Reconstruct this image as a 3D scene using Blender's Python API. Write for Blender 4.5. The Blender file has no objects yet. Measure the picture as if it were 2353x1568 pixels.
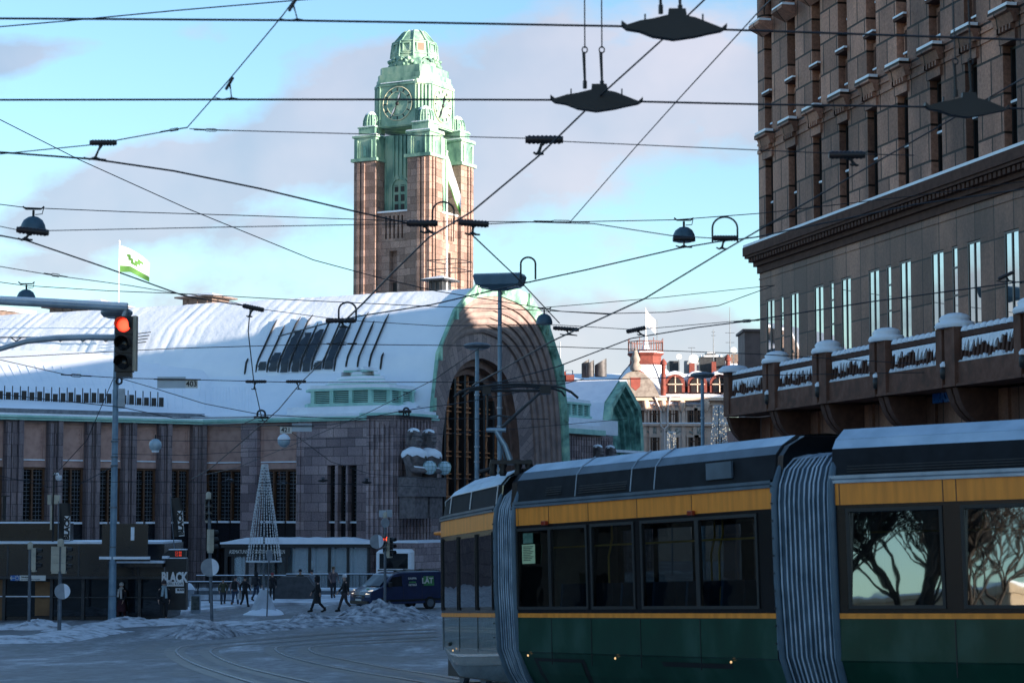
import bpy, math, random
from math import sin, cos, tan, atan2, radians, pi, sqrt
from mathutils import Vector, Matrix
random.seed(7)
SC = bpy.context.scene
COL = SC.collection

# ------------------------------------------------------------------ camera, sky, sun, exposure
CAMZ = 5.2; FOC = 4742.0; CU = 1176.0; CV = 784.0        # the photograph's own units: 2352 x 1568
PITCH = math.atan((1166.5-784)/FOC)
cd = bpy.data.cameras.new('camera'); cam = bpy.data.objects.new('camera', cd); COL.objects.link(cam)
cam.location = (0, 0, CAMZ); cam.rotation_euler = (pi/2+PITCH, 0, 0)
cd.sensor_width = 36; cd.lens = 36*FOC/2352; cd.clip_start = .3; cd.clip_end = 4000
cd.dof.use_dof = True; cd.dof.focus_distance = 120; cd.dof.aperture_fstop = 4.0
SC.camera = cam

SUN_AZ = (0.848, -0.530)           # horizontal direction towards the sun
SUN_EL = radians(8.5)
W = bpy.data.worlds.new('World'); SC.world = W; W.use_nodes = True
def build_world():
    nt = W.node_tree; N = nt.nodes; L = nt.links
    for n in list(N): N.remove(n)
    out = N.new('ShaderNodeOutputWorld'); bg = N.new('ShaderNodeBackground')
    sky = N.new('ShaderNodeTexSky'); sky.sky_type = 'NISHITA'; sky.sun_disc = False
    sky.sun_elevation = SUN_EL; sky.sun_rotation = atan2(SUN_AZ[0], SUN_AZ[1])
    sky.air_density = 1.0; sky.dust_density = 0.3; sky.ozone_density = 1.2; sky.altitude = 20
    tc = N.new('ShaderNodeTexCoord')
    sep = N.new('ShaderNodeSeparateXYZ'); L.new(tc.outputs['Generated'], sep.inputs[0])
    def M(op, a, b=None, c=None, clamp=False):
        n = N.new('ShaderNodeMath'); n.operation = op; n.use_clamp = clamp
        for i, q in enumerate((a, b, c)):
            if q is None: continue
            if isinstance(q, (int, float)): n.inputs[i].default_value = q
            else: L.new(q, n.inputs[i])
        return n.outputs[0]
    ay = M('MAXIMUM', M('ABSOLUTE', sep.outputs['Y']), .05)
    az = M('DIVIDE', sep.outputs['X'], ay); el = M('DIVIDE', sep.outputs['Z'], ay)
    comb = N.new('ShaderNodeCombineXYZ'); L.new(az, comb.inputs[0]); L.new(el, comb.inputs[1]); L.new(sep.outputs['Y'], comb.inputs[2])
    nz = N.new('ShaderNodeTexNoise'); nz.inputs['Scale'].default_value = 11; nz.inputs['Detail'].default_value = 7; nz.inputs['Roughness'].default_value = .58
    mp = N.new('ShaderNodeMapping'); mp.inputs['Scale'].default_value = (1, 1.5, .15); L.new(comb.outputs[0], mp.inputs[0]); L.new(mp.outputs[0], nz.inputs['Vector'])
    fb = nz.outputs['Fac']
    tot = None
    # banks of low cloud: azimuth, elevation, half sizes (tangents), tilt, weight
    for (u, v, hu, hv, rot, w) in [(330, 470, 330, 120, 12, 1.0), (140, 520, 210, 95, 0, .9), (760, 290, 290, 150, 22, 1.0),
                                   (1010, 400, 270, 110, 0, .85), (1350, 250, 420, 190, 5, 1.0), (1660, 190, 330, 190, -10, .8),
                                   (60, 610, 240, 70, 0, .75), (800, 175, 80, 70, 0, .6), (1250, 120, 230, 110, 0, .7), (120, 105, 430, 50, 7, .62), (1600, 60, 500, 90, 0, .5),
                                   (600, 520, 320, 80, 0, .5), (1300, 830, 2600, 210, 0, .62), (420, 400, 420, 130, 15, 1.1), (900, 260, 300, 160, 10, 1.05), (3200, 500, 900, 330, 0, .8), (-1200, 400, 900, 250, 0, .8), (-3500, 700, 1500, 350, 0, .8)]:
        m = N.new('ShaderNodeMapping'); m.vector_type = 'TEXTURE'
        m.inputs['Location'].default_value = ((u-CU)/FOC, (1166.5-v)/FOC, 0); m.inputs['Rotation'].default_value = (0, 0, radians(rot))
        m.inputs['Scale'].default_value = (hu/FOC, hv/FOC, 1e4); L.new(comb.outputs[0], m.inputs[0])
        ln = N.new('ShaderNodeVectorMath'); ln.operation = 'LENGTH'; L.new(m.outputs[0], ln.inputs[0])
        b = M('MULTIPLY', M('SUBTRACT', 1.25, ln.outputs['Value'], clamp=True), w)
        tot = b if tot is None else M('MAXIMUM', tot, b)
    dens = M('MULTIPLY', M('SUBTRACT', M('ADD', tot, M('MULTIPLY', fb, 1.9)), 1.06), 2.6, clamp=True)
    nz2 = N.new('ShaderNodeTexNoise'); nz2.inputs['Scale'].default_value = 7; nz2.inputs['Detail'].default_value = 5
    mp2 = N.new('ShaderNodeMapping'); mp2.inputs['Location'].default_value = (3, 1, 0); L.new(comb.outputs[0], mp2.inputs[0]); L.new(mp2.outputs[0], nz2.inputs['Vector'])
    cr = N.new('ShaderNodeValToRGB'); L.new(nz2.outputs['Fac'], cr.inputs[0])
    cr.color_ramp.elements[0].position = .35; cr.color_ramp.elements[0].color = (CL0[0], CL0[1], CL0[2], 1)
    cr.color_ramp.elements[1].position = .68; cr.color_ramp.elements[1].color = (CL1[0], CL1[1], CL1[2], 1)
    hue = N.new('ShaderNodeMix'); hue.data_type = 'RGBA'; hue.blend_type = 'MULTIPLY'; hue.inputs['Factor'].default_value = 1
    L.new(sky.outputs[0], hue.inputs['A']); hue.inputs['B'].default_value = (SKYT[0], SKYT[1], SKYT[2], 1)
    mix = N.new('ShaderNodeMix'); mix.data_type = 'RGBA'; L.new(M('MULTIPLY', dens, .82), mix.inputs['Factor'])
    L.new(hue.outputs['Result'], mix.inputs['A']); L.new(cr.outputs[0], mix.inputs['B'])
    L.new(mix.outputs['Result'], bg.inputs['Color']); bg.inputs['Strength'].default_value = .105
    L.new(bg.outputs[0], out.inputs[0])
CL0 = (1.35, 1.68, 2.2); CL1 = (2.65, 2.45, 2.7); SKYT = (.67, .86, 1.06)
build_world()
sd = bpy.data.lights.new('sun', 'SUN'); so = bpy.data.objects.new('sun', sd); COL.objects.link(so)
sd.energy = 5.0; sd.angle = radians(.5); sd.color = (1.0, .83, .68)
_d = Vector((SUN_AZ[0]*cos(SUN_EL), SUN_AZ[1]*cos(SUN_EL), sin(SUN_EL)))
so.rotation_euler = _d.to_track_quat('Z', 'Y').to_euler()
so.location = (60, -40, 60)
VS = SC.view_settings
VS.view_transform = 'Standard'; VS.look = 'None'; VS.gamma = 1; VS.use_curve_mapping = False; VS.exposure = 1.6
SC.cycles.max_bounces = 6; SC.cycles.use_denoising = True

# ------------------------------------------------------------------ measuring helpers
def ray(u, v):
    a = (u-CU)/FOC; b = (CV-v)/FOC
    return Vector((a, cos(PITCH)-b*sin(PITCH), sin(PITCH)+b*cos(PITCH)))
def P(u, v, Y):
    d = ray(u, v); return Vector((0, 0, CAMZ)) + d*(Y/d.y)
def ground_z(Y):
    def s(t): return .5*(t+sqrt(t*t+9))
    if Y < 28: return 2.745+(28-Y)*.022
    return .05*s(83-Y) - .05*s(0)*max(0, min(1, (Y-60)/60)) + .0
def GZ(Y):
    if Y < 28: return 2.35+(28-Y)*.022
    t = 75-Y
    if t > 8: return .05*t
    if t < -8: return 0.0
    return .05*(t+8)**2/32
def ground_hit(u, v):
    d = ray(u, v); Y = 20.0
    while Y < 400:
        if CAMZ+d.z*Y/d.y <= GZ(Y): break
        Y += .5
    a, b = Y-.5, Y
    for _ in range(20):
        m = (a+b)/2
        if CAMZ+d.z*m/d.y <= GZ(m): b = m
        else: a = m
    return P(u, v, b)
class Frame:
    def __init__(s, ox, oy, ang, oz=0):
        s.o = Vector((ox, oy, oz)); s.a = ang; s.c = cos(ang); s.s = sin(ang)
    def w(s, x, y, z): return Vector((s.o.x+s.c*x-s.s*y, s.o.y+s.s*x+s.c*y, s.o.z+z))
    def loc(s, p):
        q = p-s.o; return Vector((s.c*q.x+s.s*q.y, -s.s*q.x+s.c*q.y, q.z))
    def mat(s): return Matrix.Translation(s.o) @ Matrix.Rotation(s.a, 4, 'Z')
    def hit(s, u, v, axis, val):       # where the line of sight meets the plane local axis = val
        o = s.loc(Vector((0, 0, CAMZ))); d = ray(u, v)
        dl = Vector((s.c*d.x+s.s*d.y, -s.s*d.x+s.c*d.y, d.z))
        return o + dl*((val-o[axis])/dl[axis])

# ------------------------------------------------------------------ mesh helpers
class MB:
    def __init__(s): s.v = []; s.f = []; s.m = []; s.sm = []
    def add(s, vs, fs, mi=0, smooth=False):
        o = len(s.v); s.v += [tuple(q) for q in vs]
        for f in fs: s.f.append([o+i for i in f]); s.m.append(mi); s.sm.append(smooth)
        return s
    def box(s, x0, x1, y0, y1, z0, z1, mi=0):
        vs = [(x, y, z) for z in (z0, z1) for y in (y0, y1) for x in (x0, x1)]
        return s.add(vs, [(0, 2, 3, 1), (4, 5, 7, 6), (0, 1, 5, 4), (2, 6, 7, 3), (0, 4, 6, 2), (1, 3, 7, 5)], mi)
    def cbox(s, x0, x1, y0, y1, z0, z1, c, mi=0):       # box with all vertical edges and the top cut
        pts = [(x0+c, y0), (x1-c, y0), (x1, y0+c), (x1, y1-c), (x1-c, y1), (x0+c, y1), (x0, y1-c), (x0, y0+c)]
        vs = [(x, y, z0) for x, y in pts]+[(x, y, z1-c) for x, y in pts]
        cx, cy = (x0+x1)/2, (y0+y1)/2
        vs += [(x+(c if x < cx else -c), y+(c if y < cy else -c), z1) for x, y in pts]
        fs = [tuple(range(7, -1, -1)), tuple(range(16, 24))]
        for k in range(8):
            n = (k+1) % 8; fs += [(k, n, 8+n, 8+k), (8+k, 8+n, 16+n, 16+k)]
        return s.add(vs, fs, mi)
    def obox(s, c, ax, ay, az, mi=0):
        c = Vector(c); ax = Vector(ax); ay = Vector(ay); az = Vector(az)
        vs = [c+i*ax+j*ay+k*az for k in (-1, 1) for j in (-1, 1) for i in (-1, 1)]
        return s.add(vs, [(0, 2, 3, 1), (4, 5, 7, 6), (0, 1, 5, 4), (2, 6, 7, 3), (0, 4, 6, 2), (1, 3, 7, 5)], mi)
    def bar(s, p, q, w, h, mi=0, up=(0, 0, 1)):
        p = Vector(p); q = Vector(q); d = q-p; L = d.length; d = d/L; up = Vector(up)
        sd_ = d.cross(up)
        if sd_.length < 1e-4: sd_ = d.cross(Vector((1, 0, 0)))
        sd_.normalize(); u2 = sd_.cross(d)
        return s.obox((p+q)/2, d*L/2, sd_*w/2, u2*h/2, mi)
    def tube(s, pts, r, n=6, mi=0, cap=True, smooth=True):
        pts = [Vector(p) for p in pts]; K = len(pts); vs = []; fs = []
        rs = r if isinstance(r, (list, tuple)) else [r]*K
        prev = None
        for i in range(K):
            t = (pts[min(i+1, K-1)]-pts[max(i-1, 0)])
            t.normalize()
            a = prev if prev is not None else (Vector((0, 0, 1)) if abs(t.z) < .9 else Vector((1, 0, 0)))
            e1 = a-t*a.dot(t); e1.normalize(); e2 = t.cross(e1); prev = e1
            for k in range(n):
                q = 2*pi*k/n; vs.append(pts[i]+(e1*cos(q)+e2*sin(q))*rs[i])
        for i in range(K-1):
            for k in range(n):
                k2 = (k+1) % n; fs.append((i*n+k, i*n+k2, (i+1)*n+k2, (i+1)*n+k))
        s.add(vs, fs, mi, smooth)
        if cap: s.add(vs[:n], [tuple(range(n-1, -1, -1))], mi); s.add(vs[-n:], [tuple(range(n))], mi)
        return s
    def lathe(s, c, prof, n=16, mi=0, smooth=True, ph=0, sx=1, sy=1):
        vs = []; fs = []
        for (r, z) in prof:
            for k in range(n):
                q = ph+2*pi*k/n; vs.append((c[0]+r*cos(q)*sx, c[1]+r*sin(q)*sy, c[2]+z))
        for i in range(len(prof)-1):
            for k in range(n):
                k2 = (k+1) % n; fs.append((i*n+k, i*n+k2, (i+1)*n+k2, (i+1)*n+k))
        s.add(vs, fs, mi, smooth)
        s.add(vs[:n], [tuple(range(n-1, -1, -1))], mi); s.add(vs[-n:], [tuple(range(n))], mi)
        return s
    def prism(s, poly, axis, a, b, mi=0):          # polygon in the two other axes, extruded along axis
        def mk(p, t):
            if axis == 'x': return (t, p[0], p[1])
            if axis == 'y': return (p[0], t, p[1])
            return (p[0], p[1], t)
        n = len(poly); vs = [mk(p, a) for p in poly]+[mk(p, b) for p in poly]
        fs = [tuple(range(n-1, -1, -1)), tuple(range(n, 2*n))]+[(k, (k+1) % n, n+(k+1) % n, n+k) for k in range(n)]
        return s.add(vs, fs, mi)
    def strip(s, A, B, mi=0, smooth=False):
        n = len(A); return s.add(list(A)+list(B), [(k, k+1, n+k+1, n+k) for k in range(n-1)], mi, smooth)
    def grid(s, rows, mi=0, smooth=True):
        n = len(rows[0]); vs = [p for r in rows for p in r]
        return s.add(vs, [(i*n+k, i*n+k+1, (i+1)*n+k+1, (i+1)*n+k) for i in range(len(rows)-1) for k in range(n-1)], mi, smooth)
    def build(s, name, mats, parent=None, mat=None, recalc=True):
        me = bpy.data.meshes.new(name); me.from_pydata(s.v, [], s.f)
        if not isinstance(mats, (list, tuple)): mats = [mats]
        for m in mats: me.materials.append(m)
        me.polygons.foreach_set('material_index', s.m); me.polygons.foreach_set('use_smooth', s.sm)
        if recalc:
            import bmesh
            bm = bmesh.new(); bm.from_mesh(me); bmesh.ops.recalc_face_normals(bm, faces=bm.faces); bm.to_mesh(me); bm.free()
        me.update()
        o = bpy.data.objects.new(name, me); COL.objects.link(o)
        if parent is not None: o.parent = parent
        if mat is not None: o.matrix_local = mat
        return o
def tag(o, label, cat, group=None):
    o['label'] = label; o['category'] = cat
    if group: o['group'] = group
    return o
def struct(o, kind='structure'): o['kind'] = kind; return o
def thing(name, label, cat, loc=(0, 0, 0), rz=0, group=None, mat=None):
    o = bpy.data.objects.new(name, None); COL.objects.link(o); o.empty_display_size = .3
    if mat is not None: o.matrix_world = mat
    else: o.location = loc; o.rotation_euler = (0, 0, rz)
    return tag(o, label, cat, group)
def copy_tree(o, parent=None):
    c = o.copy(); COL.objects.link(c)
    if parent is not None: c.parent = parent
    for ch in list(o.children): copy_tree(ch, c)
    return c
def text(body, size, mat, parent, loc, rot, name='lettering', depth=.01, align='CENTER', sx=1, bold=0):
    cu = bpy.data.curves.new('t', 'FONT'); cu.body = body; cu.size = size; cu.extrude = depth; cu.align_x = align; cu.align_y = 'CENTER'; cu.offset = bold
    cu.resolution_u = 2
    t = bpy.data.objects.new('t', cu); me = bpy.data.meshes.new_from_object(t); bpy.data.objects.remove(t)
    me.materials.clear(); me.materials.append(mat)
    o = bpy.data.objects.new(name, me); COL.objects.link(o); o.parent = parent; o.location = loc; o.rotation_euler = rot; o.scale = (sx, 1, 1)
    return o

# ------------------------------------------------------------------ materials
def new_mat(name):
    m = bpy.data.materials.new(name); m.use_nodes = True; nt = m.node_tree
    return m, nt, nt.nodes['Principled BSDF']
def _noise(nt, scale, detail=4, rough=.55, stretch=None):
    tc = nt.nodes.new('ShaderNodeTexCoord'); n = nt.nodes.new('ShaderNodeTexNoise')
    n.inputs['Scale'].default_value = scale; n.inputs['Detail'].default_value = detail; n.inputs['Roughness'].default_value = rough
    if stretch:
        mp = nt.nodes.new('ShaderNodeMapping'); mp.inputs['Scale'].default_value = stretch
        nt.links.new(tc.outputs['Object'], mp.inputs[0]); nt.links.new(mp.outputs[0], n.inputs['Vector'])
    else: nt.links.new(tc.outputs['Object'], n.inputs['Vector'])
    return n
def _ramp(nt, src, stops):
    r = nt.nodes.new('ShaderNodeValToRGB'); nt.links.new(src, r.inputs[0]); e = r.color_ramp.elements
    while len(e) < len(stops): e.new(.5)
    for q, (p, c) in zip(e, stops): q.position = p; q.color = (c[0], c[1], c[2], 1)
    return r.outputs[0]
def _bump(nt, src, bsdf, strength, dist=.05, prev=None):
    b = nt.nodes.new('ShaderNodeBump'); b.inputs['Strength'].default_value = strength; b.inputs['Distance'].default_value = dist
    nt.links.new(src, b.inputs['Height'])
    if prev is not None: nt.links.new(prev, b.inputs['Normal'])
    nt.links.new(b.outputs[0], bsdf.inputs['Normal']); return b.outputs[0]
def mk(name, c, rough=.6, metal=0, var=None, scale=3, bump=0, bdist=.02, spec=.5, stretch=None, emit=None, estr=0, c3=None, coat=0, ior=None, sharp=.0):
    m, nt, b = new_mat(name)
    b.inputs['Roughness'].default_value = rough; b.inputs['Metallic'].default_value = metal
    b.inputs['Specular IOR Level'].default_value = spec
    if ior: b.inputs['IOR'].default_value = ior
    if coat: b.inputs['Coat Weight'].default_value = coat; b.inputs['Coat Roughness'].default_value = .05
    if var is None: var = tuple(q*.8 for q in c)
    n = _noise(nt, scale, stretch=stretch)
    st = [(.35+sharp, var), (.62-sharp, c)]
    if c3: st = [(.3, var), (.5, c), (.68, c3)]
    nt.links.new(_ramp(nt, n.outputs['Fac'], st), b.inputs['Base Color'])
    if bump: _bump(nt, _noise(nt, scale*6, 5).outputs['Fac'], b, bump, bdist)
    if emit: b.inputs['Emission Color'].default_value = (*emit, 1); b.inputs['Emission Strength'].default_value = estr
    return m
def brick(name, c1, c2, mortar, bw, bh, msize=.012, rough=.8, bump=.6, noise=.35, squash=1, stain=None, offset=.5, big=None):
    m, nt, b = new_mat(name); N = nt.nodes; L = nt.links
    tc = N.new('ShaderNodeTexCoord'); sp = N.new('ShaderNodeSeparateXYZ'); L.new(tc.outputs['Object'], sp.inputs[0])
    ad = N.new('ShaderNodeMath'); ad.operation = 'ADD'; L.new(sp.outputs[0], ad.inputs[0]); L.new(sp.outputs[1], ad.inputs[1])
    cb = N.new('ShaderNodeCombineXYZ'); L.new(ad.outputs[0], cb.inputs[0]); L.new(sp.outputs[2], cb.inputs[1])
    t = N.new('ShaderNodeTexBrick'); L.new(cb.outputs[0], t.inputs['Vector'])
    t.inputs['Scale'].default_value = 1; t.inputs['Brick Width'].default_value = bw; t.inputs['Row Height'].default_value = bh
    t.inputs['Mortar Size'].default_value = msize; t.inputs['Mortar Smooth'].default_value = .3; t.inputs['Bias'].default_value = -.1
    t.offset = offset
    t.inputs['Color1'].default_value = (*c1, 1); t.inputs['Color2'].default_value = (*c2, 1); t.inputs['Mortar'].default_value = (*mortar, 1)
    n1 = _noise(nt, 9, 6, .7)
    r1 = _ramp(nt, n1.outputs['Fac'], [(.3, (1-noise,)*3), (.7, (1+noise,)*3)])
    mx = N.new('ShaderNodeMix'); mx.data_type = 'RGBA'; mx.blend_type = 'MULTIPLY'; mx.inputs['Factor'].default_value = 1
    L.new(t.outputs['Color'], mx.inputs['A']); L.new(r1, mx.inputs['B'])
    n2 = _noise(nt, .35, 4, .6, stretch=(1, 1, .35)); r2 = _ramp(nt, n2.outputs['Fac'], [(.35, (.72, .72, .74)), (.62, (1.08, 1.05, 1.0))] if not big else [(.40, (big[0],)*3), (.60, (big[1], big[1]*.95, big[1]*.88))])
    mx2 = N.new('ShaderNodeMix'); mx2.data_type = 'RGBA'; mx2.blend_type = 'MULTIPLY'; mx2.inputs['Factor'].default_value = 1
    L.new(mx.outputs['Result'], mx2.inputs['A']); L.new(r2, mx2.inputs['B'])
    L.new(mx2.outputs['Result'], b.inputs['Base Color']); b.inputs['Roughness'].default_value = rough; b.inputs['Specular IOR Level'].default_value = .2
    b1 = N.new('ShaderNodeBump'); b1.invert = True; b1.inputs['Strength'].default_value = bump; b1.inputs['Distance'].default_value = .03
    L.new(t.outputs['Fac'], b1.inputs['Height'])
    b2 = N.new('ShaderNodeBump'); b2.inputs['Strength'].default_value = bump*.7; b2.inputs['Distance'].default_value = .04
    L.new(_noise(nt, 16, 6, .7).outputs['Fac'], b2.inputs['Height']); L.new(b1.outputs[0], b2.inputs['Normal']); L.new(b2.outputs[0], b.inputs['Normal'])
    return m
def glass(name, c=(.01, .013, .016), rough=.03, ior=1.5, wob=.0, tint=None):
    m, nt, b = new_mat(name)
    n = _noise(nt, 1.3, 3); nt.links.new(_ramp(nt, n.outputs['Fac'], [(.35, tuple(q*.5 for q in c)), (.65, tint or c)]), b.inputs['Base Color'])
    b.inputs['Roughness'].default_value = rough; b.inputs['IOR'].default_value = ior
    if wob: _bump(nt, _noise(nt, .9, 2).outputs['Fac'], b, wob, .05)
    return m

SNOW = mk('snow', (.82, .88, .95), .55, var=(.74, .80, .88), scale=1.2, bump=.35, bdist=.12)
SNOWR = mk('roof snow', (.82, .88, .95), .6, var=(.76, .83, .91), scale=.5, bump=.25, bdist=.10)
SLUSH = mk('dirty snow', (.42, .44, .48), .8, var=(.06, .06, .065), scale=2.6, bump=.9, bdist=.15, c3=(.78, .80, .84))
GRAN = brick('station granite', (.42, .325, .335), (.20, .155, .17), (.10, .085, .09), 1.15, .62, .02, noise=.3)
GRANS = brick('small granite', (.40, .31, .315), (.22, .17, .18), (.085, .07, .07), .62, .45, .014, noise=.3)
TOWB = brick('tower granite', (.38, .27, .235), (.20, .14, .12), (.20, .14, .115), .95, .62, .018, bump=1.0, noise=.42)
PLAST = mk('pink plaster', (.44, .27, .225), .85, var=(.33, .20, .175), scale=2, bump=.2, c3=(.47, .30, .25))
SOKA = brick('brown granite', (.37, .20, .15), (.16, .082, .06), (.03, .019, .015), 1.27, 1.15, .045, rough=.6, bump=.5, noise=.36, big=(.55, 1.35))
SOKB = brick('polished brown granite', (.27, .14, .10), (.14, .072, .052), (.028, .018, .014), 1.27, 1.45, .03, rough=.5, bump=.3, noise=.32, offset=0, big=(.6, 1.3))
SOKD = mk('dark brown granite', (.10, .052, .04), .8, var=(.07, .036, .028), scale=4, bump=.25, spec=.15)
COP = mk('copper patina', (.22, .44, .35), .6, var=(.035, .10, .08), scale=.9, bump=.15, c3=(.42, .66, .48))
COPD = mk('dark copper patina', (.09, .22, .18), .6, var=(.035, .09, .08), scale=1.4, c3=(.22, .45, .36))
COPT = mk('tower copper', (.20, .36, .28), .6, var=(.05, .14, .125), scale=1.1, bump=.25, c3=(.36, .49, .37), stretch=(1, 1, .4))
COPL = mk('pale copper', (.38, .64, .56), .6, var=(.26, .52, .46), scale=1.5)
BLACK = mk('black metal', (.012, .013, .015), .5, var=(.008, .009, .01))
DARK = mk('dark metal', (.035, .04, .047), .5, var=(.02, .023, .028))
ANTH = mk('anthracite cladding', (.008, .010, .015), .25, var=(.012, .015, .02), scale=1)
GLD = glass('dark window glass')
GLS = glass('plate glass', (.008, .012, .016), .02, 1.55)
GLHI = glass('bright reflecting glass', (.02, .03, .04), .02, 2.4)
WOOD = mk('brown window frame', (.13, .06, .028), .5, var=(.08, .035, .018))
BRASS = mk('brass bars', (.55, .24, .11), .5, var=(.36, .15, .07))
STEEL = mk('galvanised steel', (.36, .43, .50), .45, metal=.35, var=(.26, .32, .38), scale=3, bump=.1)
STEELD = mk('weathered steel', (.16, .19, .22), .5, metal=.3, var=(.10, .12, .145), scale=3)
WIRE = mk('overhead wire', (.02, .025, .035), .5, metal=.4, var=(.015, .02, .028))
INSUL = mk('insulator', (.012, .012, .014), .45, var=(.03, .014, .014), scale=8)
CREAMP = mk('cream signal housing', (.50, .46, .36), .6, var=(.42, .38, .30))
WHITE = mk('white paint', (.78, .79, .80), .5, var=(.70, .72, .74))
SIGNW = mk('white sign', (.72, .72, .68), .5, var=(.66, .66, .63))
SIGNB = mk('blue sign', (.02, .16, .48), .45, var=(.018, .13, .42))
GREENF = mk('green flag cloth', (.09, .24, .05), .8, var=(.07, .20, .04))
WHITEF = mk('white flag cloth', (.74, .77, .84), .8, var=(.64, .68, .76))
INK = mk('black print', (.02, .02, .02), .6)
GREY = mk('grey paint', (.30, .33, .36), .5, var=(.24, .27, .30))
STATUE = mk('carved granite', (.17, .145, .145), .8, var=(.09, .078, .08), scale=4, bump=.7, bdist=.03)
# ================================================================== ground, road and snow
def build_ground():
    mb = MB(); ys = [-60, -30, -10, 5, 15, 22, 28]+[28+k*2 for k in range(1, 40)]+[110, 130, 160, 220, 300, 500, 1000, 2500]
    xs = [-1500, -500, -200, -100]+[-70+5*k for k in range(0, 29)]+[100, 200, 500, 1500]
    mb.grid([[(x, y, GZ(y)) for x in xs] for y in ys])
    m, nt, b = new_mat('slushy asphalt')
    n1 = _noise(nt, .42, 8, .68, stretch=(1, .26, 1)); c1 = _ramp(nt, n1.outputs['Fac'], [(.33, (.05, .052, .057)), (.45, (.15, .153, .16)), (.57, (.29, .295, .31)), (.71, (.66, .68, .71))])
    n2 = _noise(nt, 3.0, 8, .75, stretch=(1, .4, 1)); c2 = _ramp(nt, n2.outputs['Fac'], [(.36, (.62, .62, .62)), (.5, (1.0, 1.0, 1.0)), (.64, (1.3, 1.3, 1.3))])
    mx = nt.nodes.new('ShaderNodeMix'); mx.data_type = 'RGBA'; mx.blend_type = 'MULTIPLY'; mx.inputs['Factor'].default_value = 1
    nt.links.new(c1, mx.inputs['A']); nt.links.new(c2, mx.inputs['B']); nt.links.new(mx.outputs['Result'], b.inputs['Base Color'])
    rr = _ramp(nt, n1.outputs['Fac'], [(.35, (.42,)*3), (.6, (.85,)*3)]); nt.links.new(rr, b.inputs['Roughness'])
    _bump(nt, n2.outputs['Fac'], b, .35, .03)
    o = mb.build('ground', m); struct(o)
build_ground()

def mound(name, cx, cy, rx, ry, h, seed, mat, rot=0, n=22, rough=.35, lumps=1.0):
    from mathutils import noise as nz
    mb = MB(); rows = []
    for i in range(n+1):
        t = i/n; row = []
        for k in range(40):
            q = 2*pi*k/40; x = cos(q)*t; y = sin(q)*t
            wob = 1+.22*nz.noise(Vector((cos(q)*1.7, sin(q)*1.7, seed)))
            px = x*rx*wob; py = y*ry*wob
            X = cx+px*cos(rot)-py*sin(rot); Y = cy+px*sin(rot)+py*cos(rot)
            hh = h*(1-t*t)**.8*(.75+.5*nz.noise(Vector((px*.8*lumps, py*.8*lumps, seed+3))))+rough*h*.45*nz.noise(Vector((px*3.1, py*3.1, seed)))*(1-t**3)+rough*h*.25*nz.noise(Vector((px*8, py*8, seed)))*(1-t**3)
            row.append((X, Y, GZ(Y)+max(-.03, hh)-.02*(t > .96)))
        row.append(row[0]); rows.append(row)
    mb.grid(rows, smooth=False if rough > .5 else True)
    return struct(mb.build(name, mat), 'stuff')
def ridge(name, pts, w, h, seed, mat, nseg=70, rough=.5):
    """low ploughed bank of snow following points on the ground"""
    from mathutils import noise as nz
    G = [Vector(p) for p in pts]; L = [0]
    for a, b in zip(G, G[1:]): L.append(L[-1]+(b-a).length)
    rows = []
    for i in range(nseg+1):
        s = L[-1]*i/nseg; j = max(k for k in range(len(L)) if L[k] <= s+1e-6); j = min(j, len(G)-2)
        t = (s-L[j])/(L[j+1]-L[j]); c = G[j].lerp(G[j+1], t); d = (G[j+1]-G[j]); d.z = 0; d.normalize(); nn = Vector((-d.y, d.x, 0))
        hh = h*(.55+.9*abs(nz.noise(Vector((s*.35, seed, 0))))+.35*nz.noise(Vector((s*1.1, seed, 1))))*min(1, i/3, (nseg-i)/3)
        row = []
        for k in range(11):
            a = (k/10*2-1); ww = w*(1+.3*nz.noise(Vector((s*.5, k*.2, seed))))
            p = c+nn*a*ww
            z = GZ(p.y)+max(-.02, hh*(1-a*a)+rough*.3*h*nz.noise(Vector((s*2.3, a*4, seed)))*(1-abs(a)**3)+rough*.2*h*nz.noise(Vector((s*7, a*9, seed)))*(1-abs(a)**3))
            if k in (0, 10): z = GZ(p.y)-.02
            row.append((p.x, p.y, z))
        rows.append(row)
    mb = MB(); mb.grid(rows, smooth=False)
    return struct(mb.build(name, mat), 'stuff')
def gp(*uv): return [ground_hit(u, v) for u, v in uv]
SNOWD = mk('road edge snow', (.70, .73, .78), .75, var=(.20, .20, .215), scale=2.0, bump=.9, bdist=.12, c3=(.82, .84, .88))
ridge('bank_of_snow', gp((-60, 1470), (60, 1474), (130, 1466), (180, 1455), (240, 1448)), 1.6, .22, 1, SNOWD)
ridge('bank_of_snow', gp((150, 1450), (240, 1438), (330, 1434), (430, 1428), (470, 1426)), 1.3, .25, 2, SNOWD)
ridge('bank_of_snow', gp((-60, 1445), (20, 1441), (90, 1437), (120, 1437)), 1.2, .22, 3, SNOWD)
ridge('bank_of_snow', gp((-40, 1413), (60, 1412), (140, 1408), (250, 1404), (350, 1396), (430, 1392)), 1.0, .16, 4, SNOW)
ridge('bank_of_snow', gp((410, 1456), (470, 1458), (540, 1452), (640, 1440), (760, 1432), (860, 1425), (990, 1416)), 1.4, .30, 5, SLUSH, 130)
ridge('bank_of_snow', gp((470, 1432), (560, 1434), (660, 1428), (760, 1424), (860, 1417)), 1.1, .20, 6, SNOWD, 100)
q = ground_hit(468, 1462); mound('heap_of_snow', q.x, q.y+1, 1.4, 2.6, .62, 3, SLUSH, rough=.6)
q = ground_hit(712, 1432); mound('heap_of_snow', q.x, q.y+1, 1.3, 2.6, .48, 5, SLUSH, rough=.6)
q = ground_hit(872, 1424); mound('heap_of_snow', q.x, q.y+1, 2.5, 3.0, .85, 8, SLUSH, rough=.6)
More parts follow.
